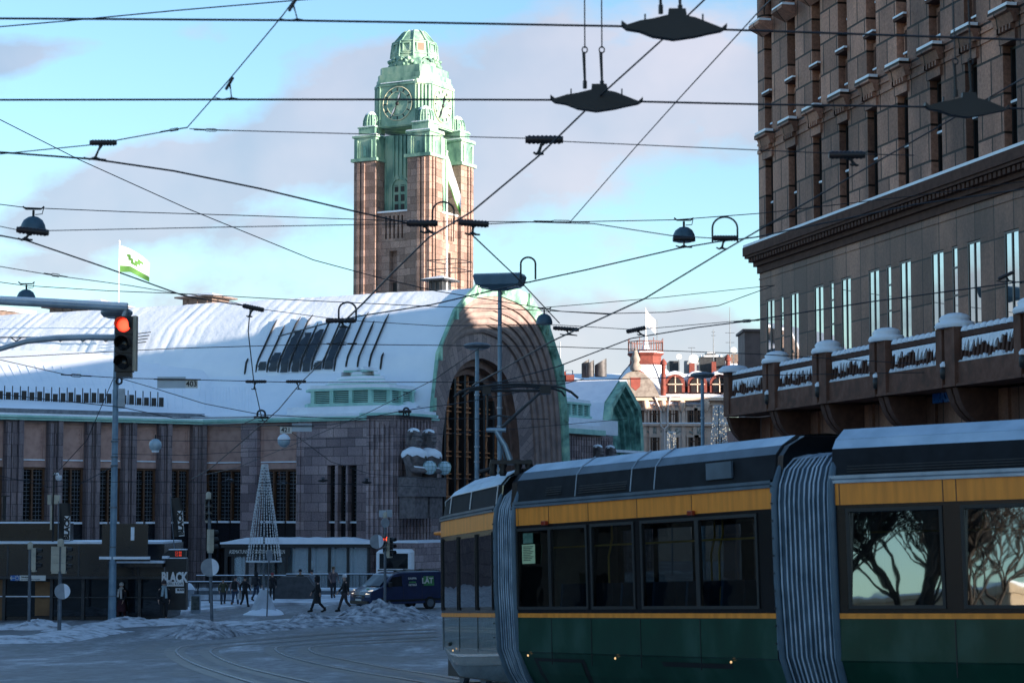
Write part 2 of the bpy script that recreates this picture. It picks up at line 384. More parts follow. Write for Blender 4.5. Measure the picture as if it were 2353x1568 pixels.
q = ground_hit(80, 1444); mound('heap_of_snow', q.x, q.y+1, 1.2, 2.0, .38, 9, SNOWD, rough=.6)
q = ground_hit(290, 1430); mound('heap_of_snow', q.x, q.y, 1.2, 2.0, .35, 11, SNOWD, rough=.5)
# pavement with a kerb in front of the station, snow lying on it
def pavement():
    mb = MB(); a = gp((330, 1378), (560, 1386), (1100, 1350)); m = mk('trodden snow', (.60, .63, .68), .8, var=(.30, .31, .34), scale=.8, bump=.5, bdist=.05, c3=(.80, .83, .87))
    rows = []
    f = [(-60, 96.5), (-25, 97.5), (-17, 99), (-13.5, 112), (-4, 113.5), (20, 118)]
    rows = [[(x, y, GZ(y)+.12) for x, y in f], [(x, 135 if x > -20 else 131, .12) for x, y in f]]
    mb.grid(rows, smooth=False); mb.strip([(x, y, GZ(y)-.05) for x, y in f], [(x, y, GZ(y)+.12) for x, y in f])
    struct(mb.build('pavement', m))
pavement()
# embedded rails with the dark wet strip beside them
RAILM = mk('polished rail', (.40, .46, .52), .25, metal=.9, var=(.28, .33, .38))
WETS = mk('wet track slush', (.10, .103, .11), .4, var=(.025, .027, .032), scale=1.5)
def rail(name, uv, label):
    g = gp(*uv); n = len(g); pts = []
    for i in range(n-1):      # smooth through the points
        p0 = g[max(i-1, 0)]; p1 = g[i]; p2 = g[i+1]; p3 = g[min(i+2, n-1)]
        for k in range(6):
            t = k/6; pts.append(.5*((2*p1)+(p2-p0)*t+(2*p0-5*p1+4*p2-p3)*t*t+(3*p1-p0-3*p2+p3)*t**3))
    pts.append(g[-1]); mb = MB(); A = []; B = []; C = []; D = []
    for i, p in enumerate(pts):
        d = pts[min(i+1, len(pts)-1)]-pts[max(i-1, 0)]; d.z = 0; d.normalize(); s_ = Vector((-d.y, d.x, 0)); z = GZ(p.y)
        A.append((p.x-s_.x*.035, p.y-s_.y*.035, z+.026)); B.append((p.x+s_.x*.05, p.y+s_.y*.05, z+.026))
        C.append((p.x-s_.x*.42, p.y-s_.y*.42, z+.010)); D.append((p.x+s_.x*.30, p.y+s_.y*.30, z+.010))
    mb.strip(A, B, 0); mb.strip(C, D, 1)
    tag(mb.build(name, [RAILM, WETS], recalc=False), label, 'tram rail', 'tram rails in the road')
rail('tram_rail', [(1000, 1445), (760, 1455), (560, 1472), (440, 1482), (406, 1492), (414, 1508), (450, 1527), (520, 1551), (600, 1575), (640, 1588)], 'outermost curved tram rail, leftmost of those bending through the slush')
rail('tram_rail', [(1000, 1452), (800, 1462), (620, 1476), (520, 1484), (484, 1493), (494, 1507), (540, 1527), (620, 1548), (720, 1570), (800, 1590)], 'second tram rail, just inside the outermost curved one')
rail('tram_rail', [(1000, 1462), (860, 1470), (720, 1478), (650, 1484), (632, 1490), (644, 1501), (700, 1519), (800, 1540), (960, 1566), (1060, 1585)], 'curved tram rail whose bend turns just below the snow bank, third from the left')
rail('tram_rail', [(1000, 1469), (880, 1475), (780, 1480), (722, 1485), (710, 1491), (722, 1500), (780, 1514), (880, 1533), (1000, 1552), (1080, 1567)], 'innermost curved tram rail, nearest the front of the tram')

# ================================================================== the railway station
NX, NY = .8805, -.4741
M_ANG = atan2(NY, NX)
FM = Frame(-5.4, 135.0, M_ANG)
station = thing('railway_station', 'granite railway station with snow covered barrel roof and great arched facade', 'station', mat=FM.mat())
YC = 9.6
# the arch and its vault stand back from the flank wall, a little larger than first measured
VM = Matrix.Translation((-3.03, 5.12, -.23)) @ Matrix.Scale(1.044, 4)
VMI = VM.inverted()
def cat(pts, K):
    out = []; n = len(pts)
    for i in range(n-1):
        p0 = pts[max(i-1, 0)]; p1 = pts[i]; p2 = pts[i+1]; p3 = pts[min(i+2, n-1)]
        for k in range(K):
            t = k/K; out.append(tuple(.5*((2*p1[j])+(p2[j]-p0[j])*t+(2*p0[j]-5*p1[j]+4*p2[j]-p3[j])*t*t+(3*p1[j]-p0[j]-3*p2[j]+p3[j])*t**3) for j in range(2)))
    out.append(pts[-1]); return out
def lin(pts, K):
    out = []
    for a, b in zip(pts, pts[1:]):
        for k in range(K): out.append((a[0]+(b[0]-a[0])*k/K, a[1]+(b[1]-a[1])*k/K))
    out.append(pts[-1]); return out
def full(h): return [(YC-w, z) for w, z in h]+[(YC+w, z) for w, z in reversed(h[:-1])]
OUT_H = [(10.15, 0), (10.05, 8), (9.75, 11.9), (9.05, 15.3), (6.8, 18.35), (3.75, 20.35), (0, 20.75)]
IN_H = [(9.75, 0), (9.65, 8), (9.3, 12), (8.4, 15.2), (6.45, 17.8), (3.7, 19.4), (0, 19.95)]
OPN_H = [(5.6, 0), (5.6, 8), (5.25, 11), (4.35, 13.5), (3.2, 14.75), (1.7, 15.4), (0, 15.65)]
K6 = 6
OUTER = full(lin(OUT_H, K6)); INNER = full(cat(IN_H, K6)); OPEN = full(cat(OPN_H, K6))
def at(c, x): return [(x, y, z) for y, z in c]
def scl(c, sy, sz): return [(YC+(y-YC)*sy, z*sz) for y, z in c]
# radial stone cladding of the arch wall
def radial_mat():
    m, nt, b = new_mat('radial granite'); N = nt.nodes; L = nt.links
    tc = N.new('ShaderNodeTexCoord'); sp = N.new('ShaderNodeSeparateXYZ'); L.new(tc.outputs['Object'], sp.inputs[0])
    def M(op, a, b_=None):
        n = N.new('ShaderNodeMath'); n.operation = op
        for i, q in enumerate((a, b_)):
            if q is None: continue
            if isinstance(q, (int, float)): n.inputs[i].default_value = q
            else: L.new(q, n.inputs[i])
        return n.outputs[0]
    dy = M('SUBTRACT', sp.outputs[1], YC); dz = M('MAXIMUM', M('SUBTRACT', sp.outputs[2], 8.0), .0)
    an = M('MULTIPLY', M('ARCTAN2', dy, M('ADD', dz, 2.0)), 11); rr = M('ADD', sp.outputs[2], M('MULTIPLY', M('ABSOLUTE', dy), .4))
    cb = N.new('ShaderNodeCombineXYZ'); L.new(rr, cb.inputs[0]); L.new(an, cb.inputs[1])
    t = N.new('ShaderNodeTexBrick'); L.new(cb.outputs[0], t.inputs['Vector']); t.inputs['Scale'].default_value = 1
    t.inputs['Brick Width'].default_value = 1.5; t.inputs['Row Height'].default_value = .62; t.inputs['Mortar Size'].default_value = .02
    t.inputs['Color1'].default_value = (.33, .25, .235, 1); t.inputs['Color2'].default_value = (.18, .14, .14, 1); t.inputs['Mortar'].default_value = (.10, .085, .085, 1)
    n1 = _noise(nt, 8, 6, .7); r1 = _ramp(nt, n1.outputs['Fac'], [(.3, (.75,)*3), (.7, (1.2,)*3)])
    mx = N.new('ShaderNodeMix'); mx.data_type = 'RGBA'; mx.blend_type = 'MULTIPLY'; mx.inputs['Factor'].default_value = 1
    L.new(t.outputs['Color'], mx.inputs['A']); L.new(r1, mx.inputs['B']); L.new(mx.outputs['Result'], b.inputs['Base Color']); b.inputs['Roughness'].default_value = .8
    _bump(nt, _noise(nt, 14, 6, .7).outputs['Fac'], b, .5, .04)
    return m
RADIAL = radial_mat()
ARCHR = mk('arch rib granite', (.30, .225, .205), .8, var=(.20, .155, .15), scale=1.2, bump=.5, bdist=.04)
arch = MB(); NB = 5
for i in range(NB):
    sy, sz = 1-.036*i, 1-.025*i; sy2, sz2 = 1-.036*(i+1), 1-.025*(i+1)
    x0 = -.05-.27*i; x1 = x0-.27
    cA = scl(INNER, sy, sz); cB = scl(INNER, sy2+.014, sz2+.009); cC = scl(INNER, sy2, sz2)
    arch.strip(at(cA, x0), at(cB, x0)); arch.strip(at(cB, x0), at(cC, x0-.10)); arch.strip(at(cC, x0-.10), at(cC, x1))
arch.build('arch_ribs', ARCHR, station, mat=VM, recalc=False)
XW = -.05-.27*NB
aw = MB(); aw.strip(at(scl(INNER, 1-.036*NB, 1-.025*NB), XW), at(OPEN, XW)); aw.build('arch_wall', RADIAL, station, mat=VM, recalc=False)
rv = MB()
o1 = scl(OPEN, .945, .965); o2 = scl(OPEN, .88, .93)
rv.strip(at(OPEN, XW), at(OPEN, XW-.55)); rv.strip(at(OPEN, XW-.55), at(o1, XW-.55)); rv.strip(at(o1, XW-.55), at(o1, XW-1.1)); rv.strip(at(o1, XW-1.1), at(o2, XW-1.1)); rv.strip(at(o2, XW-1.1), at(o2, XW-1.6))
rv.build('arch_reveal', mk('brown carved stone', (.20, .12, .095), .8, var=(.12, .075, .062), scale=1.8, bump=.8, bdist=.06), station, mat=VM, recalc=False)
gw = MB(); wy0, wy1 = YC-4.95, YC+4.95; XG = XW-1.5
gw.add(at(o2, XG), [tuple(range(len(o2)))]); big = gw.build('great_window', mk('brown glass', (.34, .20, .14), .3, var=(.03, .025, .025), scale=1.5, sharp=.08), station, mat=VM, recalc=False)
fr = MB(); br = MB(); k = 0
def halfw(z):          # half width of the opening at height z
    pr = [(abs(y-YC), zz) for y, zz in o2[:len(o2)//2+1]]
    for a, b in zip(pr, pr[1:]):
        if a[1] <= z <= b[1]: return a[0]+(b[0]-a[0])*(z-a[1])/max(1e-6, b[1]-a[1])
    return 0
def topz(y):
    pr = [(abs(yy-YC), zz) for yy, zz in o2[:len(o2)//2+1]]; d = abs(y-YC)
    for a, b in zip(pr, pr[1:]):
        if b[0] <= d <= a[0]: return a[1]+(b[1]-a[1])*(a[0]-d)/max(1e-6, a[0]-b[0])
    return pr[0][1] if d > pr[0][0] else pr[-1][1]
y = wy0+.3
while y < wy1:
    zt = topz(y)-.05
    if k % 3 == 0: fr.box(XG+.02, XG+.42, y-.13, y+.13, 0, zt)
    else: br.box(XG+.03, XG+.1, y-.07, y-.03, 0, zt); br.box(XG+.03, XG+.1, y+.03, y+.07, 0, zt)
    y += .46; k += 1
z = 1.0
while z < 14:
    for dz in (0, .32):
        w_ = halfw(z+dz)-.1
        if w_ > .4: br.box(XG+.1, XG+.2, YC-w_, YC+w_, z+dz, z+dz+.09)
    y = wy0+.3; k = 0
    while y < wy1-.9:
        if z+1.1 < topz(y)-.3 and z+1.1 < topz(y+1.38)-.3: br.box(XG+.05, XG+.13, y+.55, y+.62, z+.4, z+1.25); br.box(XG+.05, XG+.13, y+.80, y+.87, z+.4, z+1.25); br.box(XG+.05, XG+.13, y+.55, y+.87, z+.68, z+.75)
        y += 1.38
    z += 1.55
fr.build('mullion', BLACK, big); br.build('lattice', BRASS, big)
# copper rim over the arch
rim = MB()
RO = scl(OUTER, 1.006, 1.004)
rim.strip(at(RO, .40), at([( (a[0]+b[0])/2, (a[1]+b[1])/2) for a, b in zip(RO, INNER)], .30)); rim.strip(at([((a[0]+b[0])/2, (a[1]+b[1])/2) for a, b in zip(RO, INNER)], .30), at(INNER, .10)); rim.strip(at(INNER, .10), at(INNER, -.06))
rim.strip(at(RO, .40), at(RO, .16)); rim.strip(at(RO, .16), at(scl(RO, .98, .99), .16))
for q in (12, 18, 24, 30, 36, 42, 48, 54, 60):          # boss at every facet corner
    if q < len(RO): 
        yy, zz = RO[q]; ii = INNER[q]
        if zz > 9: rim.obox((.38, yy*.62+ii[0]*.38, zz*.62+ii[1]*.38), (.10, 0, 0), (0, .13, .0), (0, 0, .42))
rim.build('arch_rim', COP, station, mat=VM, recalc=False)

# vault roof with snow, seams
VX = -50.0
VROOF = [(YC-9.62, 10.6)]+[(y, z-.12) for y, z in scl(OUTER, .992, .996) if z > 11.2]+[(YC+9.62, 10.6)]
def vprof(x, s=0): return VROOF
random.seed(3)
from mathutils import noise as NZ
vr = MB(); rows = []
NV = 170
for i in range(NV+1):
    x = .2+(VX-.2)*i/NV
    fr_ = (x/.92) % 1.0; seam = max(0, 1-abs(fr_-.5)*7)
    row = []
    for j, (y, z) in enumerate(vprof(x)):
        n_ = .06*NZ.noise(Vector((x*.22, y*.25, z*.2)))+.03*NZ.noise(Vector((x*.9, y*.8, z*.8)))
        k_ = .08*seam*(1 if x < -3 else 0)*(.7+.3*NZ.noise(Vector((x*.3, y*.5, 3))))
        dy = (y-YC)/10.; row.append((x, y+dy*(n_+k_), z+(n_+k_)*.8))
    rows.append(row)
vr.grid(rows, smooth=True)
vault = vr.build('vault_roof', SNOWR, station, mat=VM, recalc=False)
# bare standing seams and wind-cleared dark panels on the west slope
OH = lin(OUT_H, 24)
def wpt(x, z, off):
    for a, b in zip(OH, OH[1:]):
        if a[1] <= z <= b[1]:
            t = (z-a[1])/(b[1]-a[1]); w_ = a[0]+(b[0]-a[0])*t; d = Vector((0, -(b[1]-a[1]), (a[0]-b[0]))); d.normalize()
            return Vector((x, YC-w_*.992, z*.996))+Vector((0, d.y*off, d.z*off))
sm = MB()
for k in range(-2, 11):
    x = -5.9-.92*k
    z0 = 14.4+.25*random.random(); z1 = 17.9+.9*random.random()
    if k in (-2, 10): z1 = 15.6
    pts = [wpt(x, z0+(z1-z0)*t/8, .03) for t in range(9)]
    sm.tube(pts, [.05]+[.085]*7+[.03], 4)
dk = MB()
for (k, z0, z1) in [(2, 14.6, 17.6), (4, 14.5, 17.5), (5, 14.5, 17.3), (6, 14.5, 17.5), (7, 14.6, 15.9), (3, 14.6, 15.2), (8, 14.7, 15.3)]:
    x = -5.9-.92*k
    L_ = [wpt(x-.08-.06*random.random(), z0+(z1-z0)*t/10, .075) for t in range(11)]; R_ = [wpt(x-.80+.14*random.random()*(1 if t < 9 else 3), z0+(z1-z0)*t/10, .075) for t in range(11)]
    dk.strip(L_, R_)
sm.build('roof_seam', BLACK, vault); dk.build('bare_roof_panel', mk('bare roof sheet', (.022, .035, .05), .45, var=(.012, .018, .028)), vault, recalc=False)

# flank wall (towards the tram stop) and corner pier
def lattice_window(fb, lb, x0, x1, y, z0, z1, cols, rows):
    """frame boxes and lead bars in the plane y (outward -y)"""
    fb.box(x0, x0+.14, y-.18, y-.02, z0, z1); fb.box(x1-.14, x1, y-.18, y-.02, z0, z1); fb.box(x0+.14, x1-.14, y-.18, y-.02, z1-.14, z1)
    w_ = (x1-x0)/cols
    for c in range(1, cols): fb.box(x0+c*w_-.06, x0+c*w_+.06, y-.26, y-.02, z0, z1-.14)
    for c in range(cols):
        a = x0+c*w_+.14; b = x0+(c+1)*w_-.1
        for r in range(1, rows): zz = z0+(z1-z0)*r/rows; lb.box(a, b, y-.06, y-.02, zz-.02, zz+.02)
        for t in (.33, .67): lb.box(a+(b-a)*t-.015, a+(b-a)*t+.015, y-.06, y-.02, z0, z1-.14)
LEAD = mk('lead bars', (.12, .135, .15), .5, var=(.09, .10, .12))
def bay(parent, x0, x1, ypl, yw, ztop, zp0, zwt, zwb, cols, sillsnow=True):
    """pink panel over a tall window, in a recess whose back is at yw"""
    p = MB(); p.box(x0, x1, yw-.3, yw+.1, zwt, ztop); p.box(x0+.12, x1-.12, yw-.34, yw-.3, zwt+.02, zp0-.12)
    p.box(x0+.10, x0+.22, yw-.36, yw-.3, zp0, ztop-.25); p.box(x1-.22, x1-.10, yw-.36, yw-.3, zp0, ztop-.25); p.box(x0+.22, x1-.22, yw-.36, yw-.3, ztop-.37, ztop-.25)
    q = zp0
    while q < ztop-.3: p.box(x1-.36, x1-.28, yw-.35, yw-.3, q+.05, q+.17); q += .27
    pn = p.build('wall_panel', PLAST, parent)
    s_ = MB(); s_.box(x0+.1, x1-.1, yw-.40, yw-.3, zp0-.05, zp0+.03); s_.build('sill_snow', SNOW, pn)
    g = MB(); g.box(x0, x1, yw, yw+.05, zwb, zwt); g.box(x0, x1, yw+.02, yw+.07, -.2, zwb); wn = g.build('window', GLD, parent)
    f = MB(); l = MB(); lattice_window(f, l, x0, x1, yw, zwb, zwt, cols, 14); f.build('window_frame', WOOD, wn); l.build('window_bars', LEAD, wn)
    d = MB(); d.box(x0, x1, yw-.2, yw-.02, zwb-1.7, zwb-.02)
    for c in range(cols): a = x0+(x1-x0)*(c+.12)/cols; b = x0+(x1-x0)*(c+.88)/cols; d.box(a, b, yw-.27, yw-.2, zwb-1.5, zwb-.2)
    lattice_window(d, d, x0, x1, yw, .1, zwb-1.7, cols, 3); d.build('spandrel', ANTH, wn)
    s2 = MB()
    for c in range(cols): a = x0+(x1-x0)*(c+.1)/cols; b = x0+(x1-x0)*(c+.9)/cols; s2.box(a, b, yw-.42, yw-.27, zwb-.06, zwb+.08)
    s2.build('sill_snow', SNOW, wn)
w = MB()
HW = 11.15
segs = [(-19.4, -18.35), (-15.05, -13.7), (-10.4, -2.9)]
w.box(-19.5, -2.7, .95, 1.6, -.3, HW)
for a, b in segs[:2]: w.box(a, b, 0, .94, -.3, HW)
# plain stretch pierced by three slits
xs = [-10.45, -7.95, -7.32, -7.1, -6.45, -6.28, -5.6, -2.7]
w.box(xs[0], xs[1], 0, .94, -.3, HW); w.box(xs[2], xs[3], 0, .94, -.3, HW-.0); w.box(xs[4], xs[5], 0, .94, -.3, HW); w.box(xs[6], xs[7], 0, .94, -.3, HW)
for a, b in ((xs[1], xs[2]), (xs[3], xs[4]), (xs[5], xs[6])):
    w.box(a+.001, b-.001, .003, .94, 8.05, HW-.003); 
for x in (-10.2,): w.box(x, x+.12, -.1, -.003, 1.0, HW-.1)
w.build('flank_wall', GRAN, station)
for (a, b) in ((-18.35, -15.05), (-13.7, -10.45)): bay(station, a, b, 0, .72, HW-.15, 8.35, 7.85, 4.25, 3)
for a, b in ((xs[1], xs[2]), (xs[3], xs[4]), (xs[5], xs[6])):
    g = MB(); g.box(a+.004, b-.004, .6, .65, 0, 8.04); wn = g.build('window', GLD, station)
    f = MB(); l = MB(); lattice_window(f, l, a+.01, b-.01, .6, 4.3, 8.0, 1, 14); f.build('window_frame', BLACK, wn); l.build('window_bars', LEAD, wn)
    d = MB(); d.box(a+.01, b-.01, .45, .58, 2.6, 4.2); d.build('spandrel', ANTH, wn)
    s2 = MB(); s2.box(a+.01, b-.01, .25, .57, 4.2, 4.33); s2.box(a+.01, b-.01, .3, .57, 2.55, 2.62); s2.build('sill_snow', SNOW, wn)
pr_ = MB()
pr_.box(-2.75, -.55, -3.3, 1.2, -.3, HW)
for k in range(6): pr_.box(-2.75+.37*k+.06, -2.75+.37*k+.25, -3.43, -3.303, -.2, HW-.2-.12*k)
for k in range(11): pr_.box(-.547, -.42, -3.2+.41*k, -3.2+.41*k+.21, -.2, HW-.25)
for k in range(5): pr_.box(-3.9+.24*k, -3.9+.24*k+.13, -.25-.12*k, -.003, -.2, HW-.1)
pr_.box(-6, -2.95, 1.62, 6.2, -.3, HW-.003); pr_.build('corner_pier', GRANS, station)
cq = MB(); cq.box(-3.1, -.15, 19.1, 26.9, HW-.4, HW-.02); cq.build('far_cornice', COPL, station, mat=VM); cq = MB(); cq.box(-3.05, -.2, 19.15, 26.85, HW-.017, HW+.3); cq.build('far_cornice_snow', SNOW, station, mat=VM)
pl_ = MB(); pl_.box(-.6, 1.3, -3.6, .6, -.3, 3.0); pl_.build('pedestal', GRANS, station)
ps_ = MB(); ps_.box(-.62, 1.28, -3.58, .58, 3.0, 3.16); ps_.build('ledge_snow', SNOW, station)
# far-side twin of the pier
pf = MB(); pf.box(-2.75, -.55, 19.3, 29.0, -.3, HW-.4)
for k in range(20): pf.box(-.547, -.42, 19.9+.43*k, 19.9+.43*k+.22, -.2, HW-.55)
pf.box(-20, -2.76, 19.9, 30, -.3, HW-.5); pf.build('far_pier', GRANS, station, mat=VM)
cr_ = MB()
for a, b, c, d in ((-19.5, -2.6, -.35, 1.5), (-3.1, -.15, -3.65, 1.3), (-6, -2.5, 1.3, 5.6)):
    cr_.box(a, b, c, d, HW, HW+.16)
cr_.box(-19.5, -2.8, -.25, 1.4, HW-.12, HW-.003)
cr_.build('cornice', COPL, station)
cs = MB()
for a, b, c, d in ((-19.5, -3.06, -.3, 1.6), (-3.05, -.2, -3.6, 1.2), (-6, -2.6, 1.21, 5.6)):
    cs.box(a, b, c, d, HW+.163, HW+.36)
cs.build('cornice_snow', SNOW, station)

# left wing, its own direction
A1 = Vector((-21.56, 143.7)); LA = atan2(.585, .81); dx_, dy_ = cos(LA), sin(LA)
FL = Frame(A1.x-20*dx_, A1.y-20*dy_, LA)
REL = FM.mat().inverted() @ FL.mat()
wing = bpy.data.objects.new('station_wing', None)
lw = MB(); bays = [(-2.0, -.25), (.85, 2.6), (3.95, 5.7), (6.88, 8.68), (9.63, 11.4), (12.33, 14.1), (14.99, 16.75), (17.63, 19.3)]
lw.box(-14, 20.3, .95, 1.6, -.3, HW)
edges = [-14]+[q for b in bays for q in b]+[20.3]
for i in range(0, len(edges), 2):
    a, b = edges[i], edges[i+1]; lw.box(a, b, .0, .94, -.3, HW)
    if i: 
        lw.box(a+.0+.05, a+.30, -.14, -.003, -.2, HW-.35); lw.box(b-.36, b-.04, -.26, -.003, -.2, HW-.1)
        lw.box(a+.38, a+.46, -.10, -.003, -.2, HW-.3)
WL = lw.build('wing_wall', brick('wing granite', (.255, .205, .215), (.185, .15, .16), (.09, .075, .08), .5, .78, .02, noise=.25), station, mat=REL)
def under(name, parentobj, o): pass
class _Par: pass
holder = WL
for (a, b) in bays:
    bay(holder, a, b, 0, .75, HW-.2, 8.4, 7.9, 4.2, 2)
lc = MB(); lc.box(-14, 20.5, -.45, 1.5, HW, HW+.14); lc.box(-14, 20.5, -.3, 1.4, HW-.16, HW-.003); lc.build('wing_cornice', COPL, station, mat=REL)
ls = MB(); ls.box(-14, 20.5, -.40, 1.2, HW+.143, HW+.28); ls.build('wing_cornice_snow', SNOW, station, mat=REL)
lc2 = MB(); lc2.box(-14, 20.5, .6, 1.4, HW+.28, HW+.62); lc2.build('wing_gutter', STEELD, station, mat=REL)

# lower roof between the eaves and the vault
def eave(t):   # t 0..1 over wing, 1..2 over flank; world points
    if t <= 1: return FL.w(-14+34.0*t, .9, HW+.62)
    return FM.w(-18.4+16.0*(t-1), .6, HW+.35)
VB = {}
def vault_w(x, z):
    p = VM @ wpt(x, z, -.3); return FM.w(p.x, p.y, p.z)
def topl(t):
    if t <= 1:
        x = -78+(78-19)*t; z = 19.4-2.9*t-1.3*max(0, (t-.8)/.2)
        return vault_w(x, min(z, 20.2))
    x = -19+18.2*(t-1); return vault_w(x, 14.7 if t < 1.7 else 14.7-2.6*((t-1.7)/.3)**1.5)
rows = []
TN = 64; WN = 14
ts = [2*i/TN for i in range(TN+1)]
for j in range(WN+1):
    w_ = j/WN; row = []
    for t in ts:
        a = eave(t); b = topl(t); p = a.lerp(b, w_); prof = w_**1.12
        z = a.z+(b.z-a.z)*prof+.10*NZ.noise(Vector((p.x*.3, p.y*.3, 1)))*(1 if 0 < j < WN else 0)
        row.append(FM.loc(Vector((p.x, p.y, z))))
    rows.append(row)
lr = MB(); lr.grid(rows, smooth=True)
for i in range(2, TN//2+8):       # fine standing seams showing through the snow
    for hf in (0, .5):
        pts = []
        for j in range(2, WN-3):
            a = Vector(rows[j][i]); b = Vector(rows[j][min(i+1, TN)]); p = a.lerp(b, hf); pts.append((p.x, p.y, p.z+.0))
        lr.tube(pts, .035, 4)
lowr = lr.build('lower_roof', SNOWR, station, recalc=False)
sg = MB()
for i in range(0, 62):
    t = i/62*.97
    a = eave(t); b = topl(t); p = a.lerp(b, .16); q = a.lerp(b, .22)
    if p.z and i < 60:
        z0 = a.z+(b.z-a.z)*(.16**1.12)+.03
        l1 = FM.loc(Vector((p.x, p.y, z0))); l2 = FM.loc(Vector((q.x, q.y, z0+.45)))
        d = Vector((cos(LA-M_ANG), sin(LA-M_ANG), 0))
        hh = .28+.14*random.random()
        sg.obox(l1+Vector((0, 0, hh*.6)), d*.17, Vector((-d.y, d.x, 0))*.03, Vector((0, 0, hh)))
        sg.bar(l1-d*.27-Vector((0, 0, .1)), l1-d*.27+Vector((0, 0, .95)), .05, .05)
sg.build('snow_guard', BLACK, lowr)
# dashed walkway rail along the foot of the vault
wr = MB(); pts = [wpt(x, z, .25) for x, z in [(-54+2.2*i, 18.6-.075*i*2.2*.55) for i in range(13)]]
wr.tube(pts, .05, 4)
for a, b in zip(pts, pts[1:]):
    m_ = a.lerp(b, .5); wr.tube([a.lerp(b, .25), m_+Vector((0, 0, -.3)), a.lerp(b, .75)], .05, 4)
pts = [wpt(x, z, .25) for x, z in [(-26-.0*i, 17.1+.3*i) for i in range(3)]]
for i in range(4): c = wpt(-25.5, 16.9+.25*i, .3); wr.bar(c-Vector((.9, 0, 0)), c+Vector((.9, 0, .1)), .06, .06)
wr.build('roof_walkway', BLACK, station, mat=VM)

# louvred copper ventilators with stepped snowy roofs
def ventilator(x0, x1, y0, y1, z0, nlx, nly, steps=4, mat=None):
    c = MB(); d = MB(); s_ = MB(); H = 1.05; ch = .9
    def octa(e, z, zz, mb): 
        a, b, g, h = x0-e, x1+e, y0-e, y1+e
        pts = [(a+ch, g), (b-ch, g), (b, g+ch), (b, h-ch), (b-ch, h), (a+ch, h), (a, h-ch), (a, g+ch)]
        mb.prism(pts, 'z', z, zz)
    octa(.25, z0, z0+.22, c); octa(-.08, z0+.22, z0+H, d); octa(.2, z0+H, z0+H+.16, c); octa(.15, z0+H+.163, z0+H+.4, s_)
    for k in range(steps):
        e = -.75-.55*k; z = z0+H+.4+.32*k
        octa(e, z, z+.14, c); octa(e-.02, z+.143, z+.36, s_)
    for k in range(6):
        z = z0+.3+k*.125
        c.box(x0+ch, x1-ch, y0-.02, y0+.1, z, z+.055); c.box(x1-.1, x1+.02, y0+ch, y1-ch, z, z+.055)
        c.bar((x1-ch, y0+.04, z+.03), (x1-.04, y0+ch, z+.03), .1, .055)
    def post(px, py, r=.14): c.box(px-r, px+r, py-r, py+r, z0+.05, z0+H)
    for i in range(nlx+1): post(x0+ch+(x1-x0-2*ch)*i/nlx, y0)
    for i in range(nly+1): post(x1, y0+ch+(y1-y0-2*ch)*i/nly)
    v = c.build('roof_ventilator', COPL, station, mat=mat); d.build('louvre_back', BLACK, v); s_.build('snow_cap', SNOW, v)
ventilator(-10.6, -4.2, .9, 5.6, 12.05, 3, 2)
ventilator(-6.0, -1.4, 21.3, 27.2, 12.0, 3, 4, mat=VM)
vb = MB(); vb.box(-11.6, -3.4, .5, 6, HW+.2, 12.03); vb.build('ventilator_base', SNOW, station); vb = MB(); vb.box(-9, -.6, 20.6, 30, HW-.3, 11.98); vb.build('ventilator_base', SNOW, station, mat=VM)
# small copper portal arch on the far side
def half(h, c): return [(c-w_, z) for w_, z in h]+[(c+w_, z) for w_, z in reversed(h[:-1])]
PH = [(3.3, 9.6), (3.2, 11.3), (2.7, 13.4), (0, 15.3)]
pc = 33.2; pa = MB(); xx = -1.6
pa.strip([(xx+.25, y, z) for y, z in half(PH, pc)], [(xx+.2, pc+(y-pc)*.86, 9.6+(z-9.6)*.93) for y, z in half(PH, pc)])
pa.strip([(xx+.25, y, z) for y, z in half(PH, pc)], [(xx-6, y, z) for y, z in half(PH, pc)])
pd = MB()
for k in range(4):
    f0 = .86-.12*k; f1 = .86-.12*(k+1); g0 = .93-.085*k; g1 = .93-.085*(k+1); x0_ = xx+.2-.3*k
    A_ = [(x0_, pc+(y-pc)*f0, 9.6+(z-9.6)*g0) for y, z in half(PH, pc)]; B_ = [(x0_-.3, pc+(y-pc)*f0, 9.6+(z-9.6)*g0) for y, z in half(PH, pc)]; C_ = [(x0_-.3, pc+(y-pc)*f1, 9.6+(z-9.6)*g1) for y, z in half(PH, pc)]
    pd.strip(A_, B_); pd.strip(B_, C_)
pd.add(C_, [tuple(range(len(C_)))])
pd.box(xx-1.5, xx+.2, pc-3.1, pc+3.2, 7.5, 9.58)
for k in range(8): pd.box(xx+.203, xx+.32, pc-2.9+.78*k, pc-2.6+.78*k, 7.6, 9.5)
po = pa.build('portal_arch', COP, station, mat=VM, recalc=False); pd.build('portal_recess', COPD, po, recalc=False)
psn = MB(); psn.strip([(xx-.4, y, z+.12) for y, z in half(PH, pc)], [(xx-7, y, z+.12) for y, z in half(PH, pc)]); psn.box(xx-1.2, xx+.4, pc-3.1, pc+3.3, 9.6, 9.8); psn.build('portal_snow', SNOW, po, recalc=False)
pb = MB(); pb.box(-4, -.4, 27.1, 37.2, -.3, 8.4); pb.box(-12, -4, 30, 38, -.3, 9)
for k in range(14): pb.box(-.397, -.25, 27.3+.7*k, 27.6+.7*k, -.2, 8.2)
pb.build('far_wall', GRANS, station, mat=VM)
pbs = MB(); pbs.box(-4.2, -.1, 27.0, 37.4, 8.4, 8.7); pbs.build('far_ledge_snow', SNOW, station, mat=VM)
